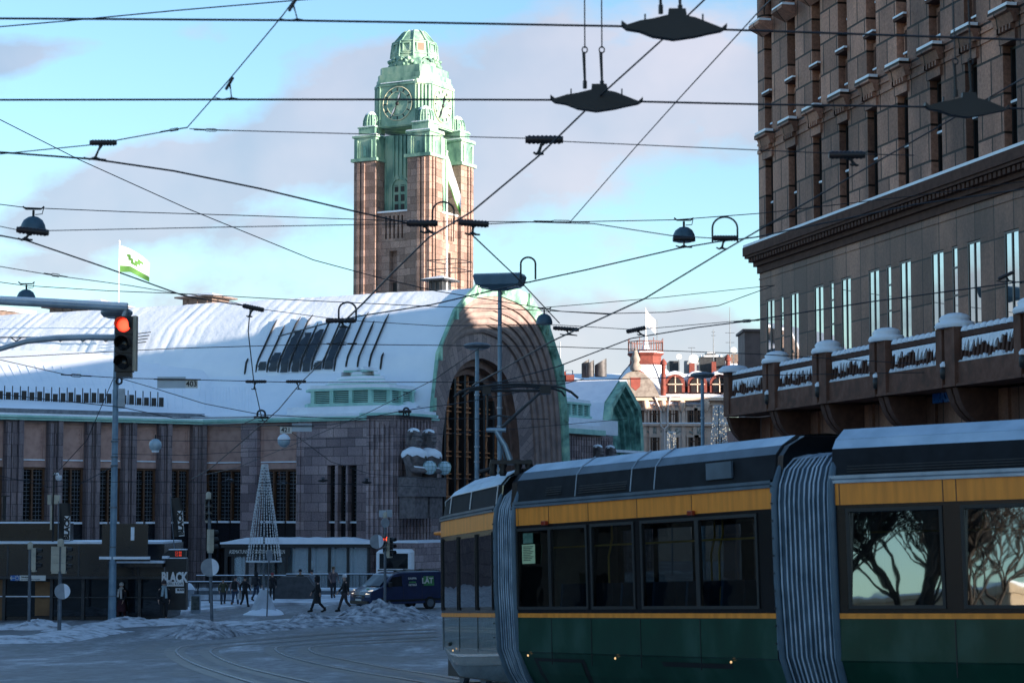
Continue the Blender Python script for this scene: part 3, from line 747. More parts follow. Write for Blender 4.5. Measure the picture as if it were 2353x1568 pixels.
# vents and blocks on the ridge
def ridge_vent(x0, x1, y0, y1, z0, z1, mat, hip=.5, slots=5):
    b = MB(); b.box(x0, x1, y0, y1, z0, z1)
    b.box(x0-.45, x1+.45, y0-.45, y1+.45, z1+.003, z1+.12)
    for k in range(slots): xx_ = x0+(x1-x0)*(k+.5)/slots; b.box(xx_-.05, xx_+.05, y0-.06, y0-.003, z0+.1, z1-.1)
    v = b.build('roof_vent', mat, station, mat=VM)
    s_ = MB(); cx, cy = (x0+x1)/2, (y0+y1)/2; e = .42; z = z1+.125
    s_.add([(x0-e, y0-e, z), (x1+e, y0-e, z), (x1+e, y1+e, z), (x0-e, y1+e, z), (cx-(x1-x0)*.2, cy, z+hip), (cx+(x1-x0)*.2, cy, z+hip)],
           [(0, 1, 5, 4), (1, 2, 5), (2, 3, 4, 5), (3, 0, 4), (3, 2, 1, 0)])
    s_.build('snow_cap', SNOW, v); return v
BROWN = mk('brown sheet cladding', (.16, .115, .095), .6, var=(.10, .075, .065))
def ridge_at(u, v, yl): return VMI @ FM.hit(u, v, 1, (VM @ Vector((0, yl, 0))).y)
a = ridge_at(143, 712, YC); b = ridge_at(262, 712, YC)
ridge_vent(a.x, b.x, YC-1.5, YC+2, 19.0, 20.75, BROWN, .6, 6)
a = ridge_at(438, 700, YC); b = ridge_at(505, 700, YC)
ridge_vent(a.x, b.x, YC-1, YC+1.2, 19.6, 20.95, BROWN, .35, 3)
a = ridge_at(998, 690, YC-1.5); b = ridge_at(1028, 690, YC-1.5)
ridge_vent(a.x, b.x, YC-2.3, YC-1.0, 20.0, 21.0, DARK, .3, 3)
rl = MB()
for hh in (.5, 1.15):
    rl.tube([(a.x-.3, YC-2.0, 21.35+hh), (b.x+.9, YC-2.0, 21.35+hh), (b.x+.9, YC+.4, 21.35+hh), (a.x-.3, YC+.4, 21.35+hh), (a.x-.3, YC-2.0, 21.35+hh)], .03, 4)
for x_, y_ in ((a.x-.3, YC-2.), (a.x+.4, YC-2.0), (b.x+.9, YC-2.0), (b.x+.9, YC+.4), (a.x-.3, YC+.4)): rl.tube([(x_, y_, 20.4), (x_, y_, 22.5)], .03, 4)
rl.build('roof_railing', BLACK, station, mat=VM)
# gable block rising at the back of the vault
gb = MB()
ga = [(VX-.2, -6), (VX-.2, YC+9), (VX-14, YC+9), (VX-14, -6)]
gb.prism([(YC-9.5, 12), (YC-9.3, 15.8), (YC-8.0, 17.2), (YC-6.4, 20.3), (YC-1, 21.6), (YC+9, 21.6), (YC+9, 12)], 'x', VX-9, VX-.1)
gb.build('rear_gable', BROWN, station, mat=VM)
gs = MB(); cc = [(YC-9.6, 15.85), (YC-8.1, 17.35), (YC-6.5, 20.45), (YC-1, 21.75), (YC+9, 21.75)]
gs.strip([(VX-9.2, y, z+.15) for y, z in cc], [(VX+.1, y, z+.15) for y, z in cc]); gs.strip([(VX+.1, y, z+.15) for y, z in cc], [(VX+.1, y, z-.1) for y, z in cc]); gs.build('gable_snow', SNOW, station, mat=VM, recalc=False)
sb = MB(); sb.box(VX-12, VX-.1, -9, YC-9.6, 12, 17.6); sg_ = sb.build('rear_block', BROWN, station, mat=VM)
sb = MB(); sb.box(VX-12.3, VX+.6, -9.3, YC-9.5, 17.6, 17.95); sb.build('block_snow', SNOW, sg_)

# ---- statues holding globe lamps
def skin_obj(name, verts, edges, radii, mat, parent=None, sub=2, root=0, smooth=True):
    me = bpy.data.meshes.new(name); me.from_pydata(verts, edges, []); me.materials.append(mat)
    o = bpy.data.objects.new(name, me); COL.objects.link(o)
    if parent is not None: o.parent = parent
    o.modifiers.new('skin', 'SKIN'); sv = me.skin_vertices[0].data
    for i, r in enumerate(radii):
        rr = r if isinstance(r, tuple) else (r, r); sv[i].radius = rr; sv[i].use_root = (i == root)
    for m in o.modifiers:
        if m.type == 'SKIN': m.use_smooth_shade = smooth; m.branch_smoothing = .6
    s = o.modifiers.new('sub', 'SUBSURF'); s.levels = sub; s.render_levels = sub
    return o
def giant(loc, label):
    t = thing('stone_statue', label, 'statue', mat=Matrix.Translation(loc) @ Matrix.Rotation(M_ANG, 4, 'Z'), group='stone giants holding lamps beside the arches')
    V = [(0, 0, 0), (0, 0, .55), (.05, 0, 1.25), (.02, 0, 1.72), (.06, 0, 1.98), (.08, 0, 2.2), (.06, 0, 2.5),
         (0, .62, 1.55), (0, .86, 1.0), (.35, .72, .45), (.95, .35, .42), (1.2, .2, .45),
         (0, -.62, 1.55), (0, -.86, 1.0), (.35, -.72, .45), (.95, -.35, .42), (1.2, -.2, .45)]
    E = [(0, 1), (1, 2), (2, 3), (3, 4), (4, 5), (5, 6), (2, 7), (7, 8), (8, 9), (9, 10), (10, 11), (2, 12), (12, 13), (13, 14), (14, 15), (15, 16)]
    R = [(.55, .62), (.50, .50), (.55, .50), (.30, .3), (.22, .22), (.22, .22), (.20, .2), .34, .29, .23, .16, .10, .34, .29, .23, .16, .10]
    skin_obj('arms', V, E, R, STATUE, t, 2)
    tb = MB(); tb.lathe((0, 0, -.1), [(.60, 0), (.62, .5), (.70, .95), (.88, 1.3), (.92, 1.5), (.80, 1.72), (.42, 1.92), (.27, 2.02), (.24, 2.45)], 18, sx=.80, sy=1.02); tb.build('torso', STATUE, t)
    # carved head in profile: brow, nose, lips, chin; long hair falling behind
    h = MB(); prof = [(-.30, 1.95), (.05, 1.80), (.26, 1.88), (.40, 1.96), (.47, 2.03), (.46, 2.10), (.42, 2.14), (.47, 2.18), (.46, 2.22), (.44, 2.26), (.55, 2.33), (.53, 2.38), (.44, 2.50), (.41, 2.54), (.48, 2.60), (.47, 2.68), (.40, 2.86), (.22, 2.98), (-.10, 3.0), (-.32, 2.85), (-.38, 2.5)]
    n = len(prof); lay = [(-.20, .72), (-.15, .93), (-.06, 1.0), (.06, 1.0), (.15, .93), (.20, .72)]; cx_, cz_ = .05, 2.45
    h.grid([[(cx_+(x-cx_)*k, y*1.35, cz_+(z-cz_)*k) for x, z in prof+[prof[0]]] for y, k in lay], smooth=False)
    for y, k in (lay[0], lay[-1]): h.add([(cx_+(x-cx_)*k, y*1.35, cz_+(z-cz_)*k) for x, z in prof], [tuple(range(n))])
    h.build('head', STATUE, t)
    hr = MB(); hr.prism([(-.46, 2.02), (-.18, 2.02), (-.06, 2.4), (.05, 2.72), (.34, 2.80), (.36, 2.92), (.2, 3.01), (-.15, 3.03), (-.38, 2.90), (-.46, 2.5)], 'y', -.27, .27); hr.build('hair', STATUE, t)
    s_ = MB(); s_.lathe((-.05, 0, 3.0), [(.43, -.08), (.42, .02), (.34, .10), (.18, .16), (.03, .18)], 12, sx=1.0, sy=.68)
    n = 18; rg_ = []
    for r, z in ((.955, 1.36), (.97, 1.46), (.87, 1.68), (.50, 1.88), (.29, 1.97)):
        rg_.append([(cos(2*pi*k/n)*r*.82, sin(2*pi*k/n)*r*1.04, z+(.10*sin(k*2.4)+.07*sin(k*5.1) if z < 1.4 else 0)) for k in range(n+1)])
    s_.grid(rg_)
    for sd_ in (-1, 1): s_.bar((.35, sd_*.72, .70), (1.0, sd_*.36, .62), .18, .09)
    s_.build('snow_cover', SNOW, t)
    g = MB(); g.lathe((1.15, 0, .62), [(.05, -.44), (.24, -.38), (.39, -.17), (.44, .08), (.36, .32), (.2, .42), (.18, .44)], 10, smooth=False)
    gl = g.build('globe_lamp', mk('milky lamp glass', (.50, .66, .72), .2, var=(.40, .56, .62)), t)
    g = MB()
    for k in range(10):
        q = 2*pi*k/10; g.tube([(1.15+cos(q)*r*1.01, sin(q)*r*1.01, .62+z) for r, z in [(.24, -.38), (.39, -.17), (.44, .08), (.36, .32), (.2, .42)]], .012, 4)
    for r, z in ((.39, -.17), (.44, .08), (.36, .32)): g.tube([(1.15+cos(2*pi*k/10)*r*1.01, sin(2*pi*k/10)*r*1.01, .62+z) for k in range(11)], .012, 4)
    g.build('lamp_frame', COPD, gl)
    c = MB(); c.box(-.6, .75, -.95, .95, -1.2, .02); c.box(-.6, .55, -.8, .8, -2.6, -1.2); c.build('corbel', STATUE, t)
    return t
giant(FM.w(.42, -2.62, 7.15), 'granite giant with snow on its head, outer one of the pair left of the arch')
giant(FM.w(.35, -.62, 7.15), 'granite giant with globe lamp, nearer the arch window on its left side')
def fw(x, y, z): q = VM @ Vector((x, y, z)); return FM.w(q.x, q.y, q.z)
giant(fw(-.1, 25.4, 7.0), 'granite giant beyond the arch, left of two snowy heads over the tram')
giant(fw(-.1, 27.6, 7.0), 'granite giant beyond the arch, right of two snowy heads over the tram')

# ================================================================== clock tower
FT = Frame(-8.75, 183.0, radians(-28.4))
tower = thing('clock_tower', 'tall granite clock tower with green copper top behind the station roof', 'tower', mat=FT.mat())
def tz(v, Y=None):
    if Y is None: Y = 183 if v < 186 else (180.5 if v < 300 else 179)
    d = ray(960, v); return CAMZ+d.z*Y/d.y
HA = 3.89; B = 2.25; RC = 1.5
zp = tz(363); zr = tz(484)
mb = MB()
for sx in (-1, 1):
    for sy in (-1, 1):
        x0, x1 = sorted((sx*HA, sx*(HA-B))); y0, y1 = sorted((sy*HA, sy*(HA-B)))
        mb.box(x0, x1, y0, y1, 0, zp)
        for k, o in enumerate((.30, .78)):      # stepped slim pilasters towards the corner
            for ax in (0, 1):
                if ax == 0:
                    xa = sx*(HA-B)+sx*.0; yy = sorted((sy*HA, sy*(HA+.16)))
                    xs_ = sorted((sx*(HA-.12-o), sx*(HA-.38-o))); mb.box(xs_[0], xs_[1], yy[0]+(.003 if sy > 0 else 0), yy[1]-(.003 if sy < 0 else 0), 0, zp-.05)
                else:
                    xx2 = sorted((sx*HA, sx*(HA+.16))); ys_ = sorted((sy*(HA-.12-o), sy*(HA-.38-o))); mb.box(xx2[0]+(.003 if sx > 0 else 0), xx2[1]-(.003 if sx < 0 else 0), ys_[0], ys_[1], 0, zp-.05)
        # buttress return next to the recess
mb.build('corner_piers', TOWB, tower)
mb = MB(); I = HA-.35; J = HA-B
# walls between the piers, with slits and a tall niche
def slitwall(axis, sgn):
    def bx(a, b, z0, z1, d0=0.0):
        p0, p1 = sorted((sgn*(I-d0), sgn*(I-1.2)))
        if axis == 'y': mb.box(a, b, p0, p1, z0, z1)
        else: mb.box(p0, p1, a, b, z0, z1)
    zt = zr; zs0 = tz(545); zs1 = tz(492); zn1 = tz(573)
    n = 5; W_ = 2*J-.01; a0 = -J+.005
    sl = [(-.85+.42*k, -.85+.42*k+.19) for k in range(5)]
    bx(a0, sl[0][0], zs0, zs1)
    for k in range(4): bx(sl[k][1], sl[k+1][0], zs0, zs1)
    bx(sl[-1][1], -a0, zs0, zs1); bx(a0, -a0, zs1, zt); bx(a0, -a0, zn1, zs0)
    bx(a0, -.38, 0, zn1); bx(.42, -a0, 0, zn1); bx(-.38, .42, 0, zn1, .55); bx(a0+.3, -a0-.3, zs0, zs1, .7)
for ax in ('x', 'y'):
    for sg2 in (-1, 1): slitwall(ax, sg2)
mb.build('shaft_wall', TOWB, tower)
mb = MB()
for ax, s_ in (('y', -1), ('x', 1)):
    p0, p1 = sorted((s_*(I+.06), s_*(I-.9)))
    if ax == 'y': mb.box(-J, J, p0, p1, zr, zr+.14)
    else: mb.box(p0, p1, -J, J, zr, zr+.14)
mb.build('ledge_snow', SNOW, tower)
nb = MB(); nb.box(-.30, .30, -I+.54, -I+.5, 12, tz(645)); nb.box(I-.54, I-.5, -.3, .3, 12, tz(645)); nb.build('shaft_window', BLACK, tower)
# copper core behind the recess with arched door
CO = HA-RC; zc0 = tz(300)
mb = MB(); mb.box(-CO, CO, -CO, CO, zr-1, zc0)
for ax in (0, 1):
    def bb(a, b, d, z0, z1):
        if ax == 0: mb.box(a, b, -CO-d, -CO-.003, z0, z1)
        else: mb.box(CO+.003, CO+d, a, b, z0, z1)
    for a in (-.72, -.32, .10, .50): bb(a, a+.16, .16, tz(406), zc0-.1)
    for a in (-1.5, 1.35): bb(a, a+.12, .1, zr, zc0-.1)
    for (hw, d) in ((1.02, .12), (.82, .18)):
        n = 12; zb = tz(423)
        for k in range(n):
            q0 = pi*k/n; q1 = pi*(k+1)/n
            p, q_ = (-hw*cos(q0), zb+hw*sin(q0)*1.0), (-hw*cos(q1), zb+hw*sin(q1))
            if ax == 0: mb.bar((p[0], -CO-d/2-.01, p[1]), (q_[0], -CO-d/2-.01, q_[1]), d, .14)
            else: mb.bar((CO+d/2+.01, p[0], p[1]), (CO+d/2+.01, q_[0], q_[1]), d, .14)
        bb(-hw-.07, -hw+.07, d+.02, zr, zb); bb(hw-.07, hw+.07, d+.02, zr, zb)
    bb(-.62, .62, .08, zr, tz(421)); bb(-.05, .05, .13, zr, tz(421)); bb(-.62, .62, .14, tz(421), tz(419))
mb.build('copper_shaft', COPT, tower)
dw = MB()
for k in range(3):
    for sx in (-1, 1):
        z0 = zr+.25+k*.85; a, b = sorted((sx*.14, sx*.50)); dw.box(a, b, -CO-.12, -CO-.09, z0, z0+.6); dw.box(CO+.09, CO+.12, a, b, z0, z0+.6)
dw.build('door_pane', BLACK, tower)
# small pavilions on the four piers
def pavilion(sx, sy):
    c = MB(); s_ = MB(); d = MB(); cx, cy = sx*(HA-B/2), sy*(HA-B/2); h = B/2
    def sq(e, z0, z1, m=c, ch=0.0): m.box(cx-h-e, cx+h+e, cy-h-e, cy+h+e, z0, z1)
    z0 = zp; sq(.22, z0, z0+.28); sq(.0, z0+.28, z0+2.15); sq(.14, z0+2.15, z0+2.32); sq(.10, z0+2.323, z0+2.42, s_)
    sq(-.28, z0+2.32, z0+3.05); sq(-.20, z0+3.05, z0+3.15); sq(-.25, z0+3.153, z0+3.23, s_)
    c.lathe((cx, cy, z0+3.15), [(.78, 0), (.78, .45), (.70, .85), (.50, 1.25), (.15, 1.45)], 10, smooth=False)
    for k in range(10):
        q = 2*pi*(k+.5)/10; c.tube([(cx+cos(q)*r, cy+sin(q)*r, z0+3.15+z) for r, z in ((.80, 0), (.79, .45), (.72, .85), (.52, 1.25))], .05, 4)
        for z in (.35, .62): d.obox((cx+cos(q+pi/10)*.75, cy+sin(q+pi/10)*.75, z0+3.15+z), (.02, 0, 0), (0, .05, 0), (0, 0, .06))
    s_.lathe((cx, cy, z0+4.33), [(.62, -.05), (.56, .05), (.36, .25), (.08, .36)], 10, smooth=False)
    # window niches on the two outer faces
    for ax in (0, 1):
        for e, dd, z1_ in ((.72, .05, 1.9), (.52, .10, 1.75), (.34, .14, 1.6)):
            for t_ in (-e, e):
                if ax == 0: a = sorted((cy+sy*h, cy+sy*(h+.18-dd))); c.box(cx+t_-.06, cx+t_+.06, a[0]+(.003 if sy > 0 else 0), a[1]-(.003 if sy < 0 else 0), z0+.3, z0+z1_)
                else: a = sorted((cx+sx*h, cx+sx*(h+.18-dd))); c.box(a[0]+(.003 if sx > 0 else 0), a[1]-(.003 if sx < 0 else 0), cy+t_-.06, cy+t_+.06, z0+.3, z0+z1_)
        if ax == 0: a = sorted((cy+sy*(h+.01), cy+sy*(h+.03))); d.box(cx-.13, cx+.13, a[0], a[1], z0+.4, z0+1.4)
        else: a = sorted((cx+sx*(h+.01), cx+sx*(h+.03))); d.box(a[0], a[1], cy-.13, cy+.13, z0+.4, z0+1.4)
    p = c.build('pavilion', COPT, tower); s_.build('snow_cap', SNOW, p); d.build('opening', COPD, p)
for sx in (-1, 1):
    for sy in (-1, 1): pavilion(sx, sy)
# clock block
HC = 2.86; CH = .92; zk0 = tz(291); zk1 = tz(196)
def chs(h, ch): return [(-h+ch, -h), (h-ch, -h), (h, -h+ch), (h, h-ch), (h-ch, h), (-h+ch, h), (-h, h-ch), (-h, -h+ch)]
mb = MB(); mb.prism(chs(HC, CH), 'z', zk0, zk1)
for (px, py) in ((HC-CH/2, -HC+CH/2), (-HC+CH/2, -HC+CH/2), (HC-CH/2, HC-CH/2)):
    ang = atan2(py, px); n_ = Vector((cos(ang), sin(ang), 0)); t_ = Vector((-n_.y, n_.x, 0))
    n_ = Vector((1 if px > 0 else -1, 1 if py > 0 else -1, 0)).normalized(); t_ = Vector((-n_.y, n_.x, 0))
    for k in (-1.5, -.5, .5, 1.5): mb.obox(Vector((px, py, (zk0+zk1)/2))+t_*k*.32+n_*.06, n_*.09, t_*.07, (0, 0, (zk1-zk0)/2-.05))
def fb(ax, a, b, d, z0, z1, m=None):
    m = m or mb
    if ax == 0: m.box(a, b, -HC-d, -HC-.003, z0, z1)
    else: m.box(HC+.003, HC+d, a, b, z0, z1)
zc = tz(238.5)
for ax in (0, 1):
    for s_ in (-1, 1): fb(ax, min(s_*1.78, s_*1.9), max(s_*1.78, s_*1.9), .12, zc-1.95, zc+1.9)
    fb(ax, -1.78, 1.78, .12, zc+1.78, zc+1.9); fb(ax, -1.78, 1.78, .10, zc-1.95, zc-1.85)
zsteps = [0, .12, .24, .36, .62, 1.0]; ztop = tz(163)
for (h, ch), f0, f1 in zip(((2.97, .92), (2.86, .92), (2.70, .60), (2.56, .45), (2.40, .45)), zsteps, zsteps[1:]):
    z0_ = zk1+(ztop-zk1)*f0; mb.prism(chs(h, ch), 'z', z0_+.002, zk1+(ztop-zk1)*f1)
mb.build('clock_block', COPT, tower)
cs_ = MB(); cs_.box(-1.7, 1.7, -HC-.17, -HC-.02, zc+1.903, zc+1.97); cs_.build('frame_snow', SNOW, tower)
PALEG = mk('pale clock ring', (.62, .60, .42), .4, var=(.52, .52, .38))
for ax in (0, 1):
    cl = MB(); rot = Matrix.Translation((0, -HC-.02, zc)) @ Matrix.Rotation(pi/2, 4, 'X') if ax == 0 else Matrix.Translation((HC+.02, 0, zc)) @ Matrix.Rotation(pi/2, 4, 'Z') @ Matrix.Rotation(pi/2, 4, 'X')
    cl.lathe((0, 0, 0), [(1.48, -.02), (1.48, .04)], 40, smooth=False)
    clock = cl.build('clock_face', COPT, tower, mat=rot)
    rg = MB(); rg.tube([(cos(2*pi*k/40)*1.5, sin(2*pi*k/40)*1.5, .05) for k in range(41)], .045, 5); rg.tube([(cos(2*pi*k/40)*1.08, sin(2*pi*k/40)*1.08, .05) for k in range(41)], .022, 5); rg.build('dial_ring', PALEG, clock)
    for k in range(12):
        q = 2*pi*k/12; mk_ = MB(); mk_.obox((cos(q)*1.28, sin(q)*1.28, .06), (cos(q)*.13, sin(q)*.13, 0), (-sin(q)*.045, cos(q)*.045, 0), (0, 0, .03)); mk_.build('hour_mark', BLACK, clock)
    hd = MB(); hd2 = MB()
    for (deg, L_, w2) in ((72, 1.12, .10), (242, 1.42, .09)):
        q = radians(deg); d = Vector((cos(q), sin(q), 0)); s2_ = Vector((-d.y, d.x, 0))
        hd.add([Vector((0, 0, .12)), d*L_*.55+s2_*w2*1.5+Vector((0, 0, .12)), d*L_+Vector((0, 0, .12)), d*L_*.55-s2_*w2*1.5+Vector((0, 0, .12))], [(0, 1, 2, 3)])
        hd2.add([d*L_*.18+Vector((0, 0, .15)), d*L_*.55+s2_*w2*.9+Vector((0, 0, .15)), d*L_*.93+Vector((0, 0, .15)), d*L_*.55-s2_*w2*.9+Vector((0, 0, .15))], [(0, 1, 2, 3)])
    hd.lathe((0, 0, .08), [(.17, 0), (.17, .06), (.08, .1)], 10)
    hn = hd.build('clock_hands', BLACK, clock, recalc=False)
    if ax == 0: hd2.build('hand_inlay', WHITE, hn, recalc=False)
# wreath and dome
zd = tz(163); zsh = tz(136); zdt = tz(72)
wr_ = MB(); wr_.lathe((0, 0, zd), [(2.28, 0), (2.34, .4), (2.2, .75), (2.1, .85)], 12, smooth=False, ph=pi/12)
random.seed(5)
for k in range(60):
    q = random.random()*2*pi; z = random.random()*.70+.08; r = 2.26+.06*random.random(); s0 = .13+.10*random.random()
    wr_.lathe((cos(q)*r, sin(q)*r, zd+z), [(.03, -s0), (s0*.8, -s0*.5), (s0, 0), (s0*.7, s0*.6), (.03, s0)], 6)
for k in range(6):
    q = pi/6+k*pi/3; wr_.tube([(cos(q+.14*j)*(2.38-.12*abs(j)), sin(q+.14*j)*(2.38-.12*abs(j)), zd+.80-.28*j*j*.5) for j in (-1.5, -1, -.5, 0, .5, 1, 1.5)], .10, 6)
wr_.build('dome_wreath', COPT, tower)
H1 = zsh-zd-0; z1 = tz(104)-zsh; z2 = tz(80)-zsh; z3 = tz(71.5)-zsh
dm = MB(); prof = [(2.20, -.15), (2.16, .3), (2.02, z1), (1.80, z1+.12), (1.12, z2), (.80, z3-.1)]
dm.lathe((0, 0, zsh), [(2.22, -.4)]+prof, 10, smooth=False, ph=radians(10))
for k in range(10):
    q = radians(10)+2*pi*k/10
    dm.tube([(cos(q)*(r+.02), sin(q)*(r+.02), zsh+z) for r, z in prof], .085, 5)
for r, z in ((2.18, .12), (2.02, z1)): dm.tube([(cos(radians(10)+2*pi*k/10)*r, sin(radians(10)+2*pi*k/10)*r, zsh+z) for k in range(11)], .07, 5)
dome = dm.build('dome', COPT, tower)
pnl = MB(); 
for k in range(10):
    q = radians(10)+2*pi*(k+.5)/10; n_ = Vector((cos(q), sin(q), 0)); t_ = Vector((-n_.y, n_.x, 0)); c = n_*2.04+Vector((0, 0, zsh+z1*.55))
    for a, b in ((-1, 0), (1, 0)): pnl.obox(c+t_*a*.34, n_*.06, t_*.05, (0, 0, z1*.3))
    for b in (-1, 1): pnl.obox(c+Vector((0, 0, b*z1*.3)), n_*.06, t_*.34, (0, 0, .05))
pnl.build('dome_panels', COPT, dome)
q = radians(10)+2*pi*9.5/10
for qq in (-.42,): 
    n_ = Vector((cos(qq), sin(qq), 0))
op = MB()
q = radians(10)-2*pi*.5/10-2*pi/10; n_ = Vector((cos(q), sin(q), 0)); t_ = Vector((-n_.y, n_.x, 0)); op.obox(n_*2.05+Vector((0, 0, zsh+z1*.55)), n_*.03, t_*.28, (0, 0, z1*.27)); op.build('dome_hatch', mk('brown shutter', (.25, .17, .13), .7), dome)
ds = MB(); ds.lathe((0, 0, zsh+z2-.12), [(1.2, 0), (.92, .28), (.35, .5), (.05, .56)], 10, ph=radians(10)); ds.build('snow_cap', SNOW, dome)

# flagpoles on the station roof
def flag_cloth(parent, z1, w, h, drop, poly_top, nseg=14, amp=.12, name='flag'):
    """z1 top of hoist; cloth local x away from the pole"""
    c = MB(); rows = []
    for j in range(9):
        t = j/8; row = []
        for i in range(nseg+1):
            s = i/nseg; zt = z1-drop(s)[0]; zb = z1-drop(s)[1]
            row.append((w(s), amp*sin(s*9+t*1.5)*s, zt+(zb-zt)*t))
        rows.append(row)
    n = nseg+1
    for j in range(8):
        for i in range(nseg):
            mi = 1 if poly_top(i/nseg, j/8) else 0
            c.add([rows[j][i], rows[j][i+1], rows[j+1][i+1], rows[j+1][i]], [(0, 1, 2, 3)], mi)
    return c.build(name, [WHITEF, GREENF], parent, recalc=False)
p0_ = P(272, 700, 158); p1_ = P(272, 556, 158)
fp = thing('flagpole', 'thin white flagpole over the left of the snowy roof, its white and green flag flying', 'flagpole', (p0_.x, p0_.y, 0), 0)
m = MB(); m.tube([(0, 0, 12), (0, 0, p1_.z)], [.07, .045], 6); m.lathe((0, 0, p1_.z), [(.02, 0), (.09, .06), (.02, .14)], 8); m.build('pole', WHITE, fp)
zt = P(272, 564, 158).z
def gm(s, t):
    if t >= .74: return True
    xc = abs(s-.47); return .24 < t < .62 and abs((t-.25)-(.30-xc*1.5)) < .13 and xc < .26
flag_cloth(fp, zt, lambda s: .07+2.3*s, 0, lambda s: (s*s*.9+s*.45, 2.05+1.2*max(0, s-.35)-.15*s*0), lambda s, t: gm(s, t), 22)
p0_ = P(1026, 690, 150); p1_ = P(1026, 350, 150)
fp = thing('flagpole', 'tall flagpole on the vault ridge in front of the clock tower, its flag hanging limp', 'flagpole', (p0_.x, p0_.y, 0), 0)
m = MB(); m.tube([(0, 0, 15), (0, 0, p1_.z)], [.10, .05], 6); m.lathe((0, 0, p1_.z), [(.02, 0), (.09, .06), (.02, .14)], 8); m.build('pole', WHITE, fp)
flag_cloth(fp, p1_.z-.25, lambda s: .08+.95*s, 0, lambda s: (s*3.0, 2.0+s*2.6), lambda s, t: t > .78 or (s > .7 and t > .5), 12, .12)
# ================================================================== brown granite corner building on the right
FR = Frame(9.65, 80.0, atan2(-.975, .222))
rb = thing('corner_building', 'tall brown granite office building with snowy balcony filling the right side', 'building', mat=FR.mat())
PB = 2.54
NBAY = 24; XL = PB*NBAY
GLR = glass('upper window glass', (.012, .016, .022), .05, 1.5, .1)
ZL = 15.35
mb = MB()
# upper storeys: piers between the window columns
for i in range(NBAY+1):
    xc = 1.2+PB*i; a = xc-PB+.42 if i else -.0; b = xc-.42
    mb.box(a, b, 0, 1.2, ZL, 32)
mb.box(0, XL, 1.25, 14, -1, 32)
for i in range(NBAY):
    xc = 1.2+PB*i; a, b = xc-.415, xc+.415
    mb.box(a, b, .32, 1.2, 18.65, 21.15); mb.box(a, b, .38, 1.2, 23.9, 25.6); 
    mb.box(a-.10, b+.10, -.08, .31, 18.65, 18.95)
mb.box(0, XL, -.05, -.003, 18.98, 19.12); mb.box(0, XL, -.05, -.003, 19.3, 19.38)
mb.build('upper_wall', SOKA, rb)
def W_(i, z0, z1, yd=.34, sash=None):
    xc = 1.2+PB*i; g = MB(); g.box(xc-.41, xc+.41, yd, yd+.05, z0, z1); w = g.build('window', GLR, rb)
    f = MB(); f.box(xc-.41, xc-.33, yd-.1, yd-.003, z0, z1); f.box(xc+.33, xc+.41, yd-.1, yd-.003, z0, z1); f.box(xc-.05, xc+.05, yd-.12, yd-.003, z0, z1)
    zz = z0+(z1-z0)*.42
    f.box(xc-.33, xc+.33, yd-.12, yd-.003, zz, zz+.09); f.box(xc-.33, xc+.33, yd-.1, yd-.003, z1-.08, z1); f.build('window_frame', BLACK, w)
    s_ = MB(); s_.box(xc-.33, xc+.33, yd-.17, yd-.121, zz+.05, zz+.12); s_.build('ledge_snow', SNOW, w)
DK = MB(); IN_ = MB()
for i in range(NBAY):
    xc = 1.2+PB*i
    W_(i, ZL+.3, 18.6)
    # niche with small panel window, then the tall slot of the next storey
    if i < 10:
        W_(i, 21.2, 23.85, .45); W_(i, 25.6, 30, .45)
        orn = MB(); SN = MB()
        orn.prism([(-.02, 19.12), (-.16, 19.14), (-.26, 19.42), (-.38, 19.45), (-.38, 19.60), (-.02, 19.60)], 'x', xc-.62, xc+.62)
        for k in range(5): orn.box(xc-.50+.22*k, xc-.40+.22*k, -.20, -.003, 18.96, 19.119)
        SN.box(xc-.60, xc+.60, -.36, -.04, 19.603, 19.70)
        bo = orn.build('balconet', SOKA, rb); SN.build('ledge_snow', SNOW, bo)
        IN_ = MB(); DK = MB(); IN_.box(xc-.33, xc+.33, .22, .315, 19.9, 20.95); DK.box(xc-.20, xc+.20, .20, .219, 20.05, 20.8)
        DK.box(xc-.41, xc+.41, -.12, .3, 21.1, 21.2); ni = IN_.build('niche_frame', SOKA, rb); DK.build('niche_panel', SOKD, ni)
        sn2 = MB(); sn2.box(xc-.24, xc+.24, .14, .20, 20.0, 20.06); sn2.box(xc-.42, xc+.42, -.13, .3, 21.203, 21.27); sn2.build('sill_snow', SNOW, rb)
        orn = MB(); SN = MB()
        orn.prism([(-.02, 23.5), (-.40, 23.68), (-.58, 23.78), (-.58, 23.90), (-.02, 23.90)], 'x', xc-.58, xc+.58); SN.box(xc-.56, xc+.56, -.55, -.06, 23.903, 23.99)
        orn.lathe((xc, -.1, 24.0), [(.35, 0), (.42, .3), (.25, .8), (.34, 1.2), (.3, 1.9), (.12, 2.2)], 8, sy=.8)
        bo = orn.build('carved_balconet', SOKA, rb); SN.build('ledge_snow', SNOW, bo)
# main cornice
cn = MB()
cn.box(-.50, XL, -.52, 1.0, ZL-.34, ZL); cn.box(-.44, XL, -.46, 1.0, ZL-.44, ZL-.343); cn.box(-.18, XL, -.20, 1.0, ZL-.78, ZL-.443); cn.box(-.08, XL, -.08, 1.0, ZL-1.05, ZL-.783)
k = 0
while k*.30 < 30: cn.box(-.16+k*.30, .02+k*.30, -.40, -.203, ZL-.62, ZL-.46); k += 1
k = 0
while k*.3 < 5: cn.box(-.40, -.183, .1+k*.3, .28+k*.3, ZL-.62, ZL-.46); k += 1
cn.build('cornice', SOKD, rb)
s_ = MB(); s_.box(-.48, XL, -.50, -.05, ZL+.003, ZL+.1); s_.build('cornice_snow', SNOW, rb)
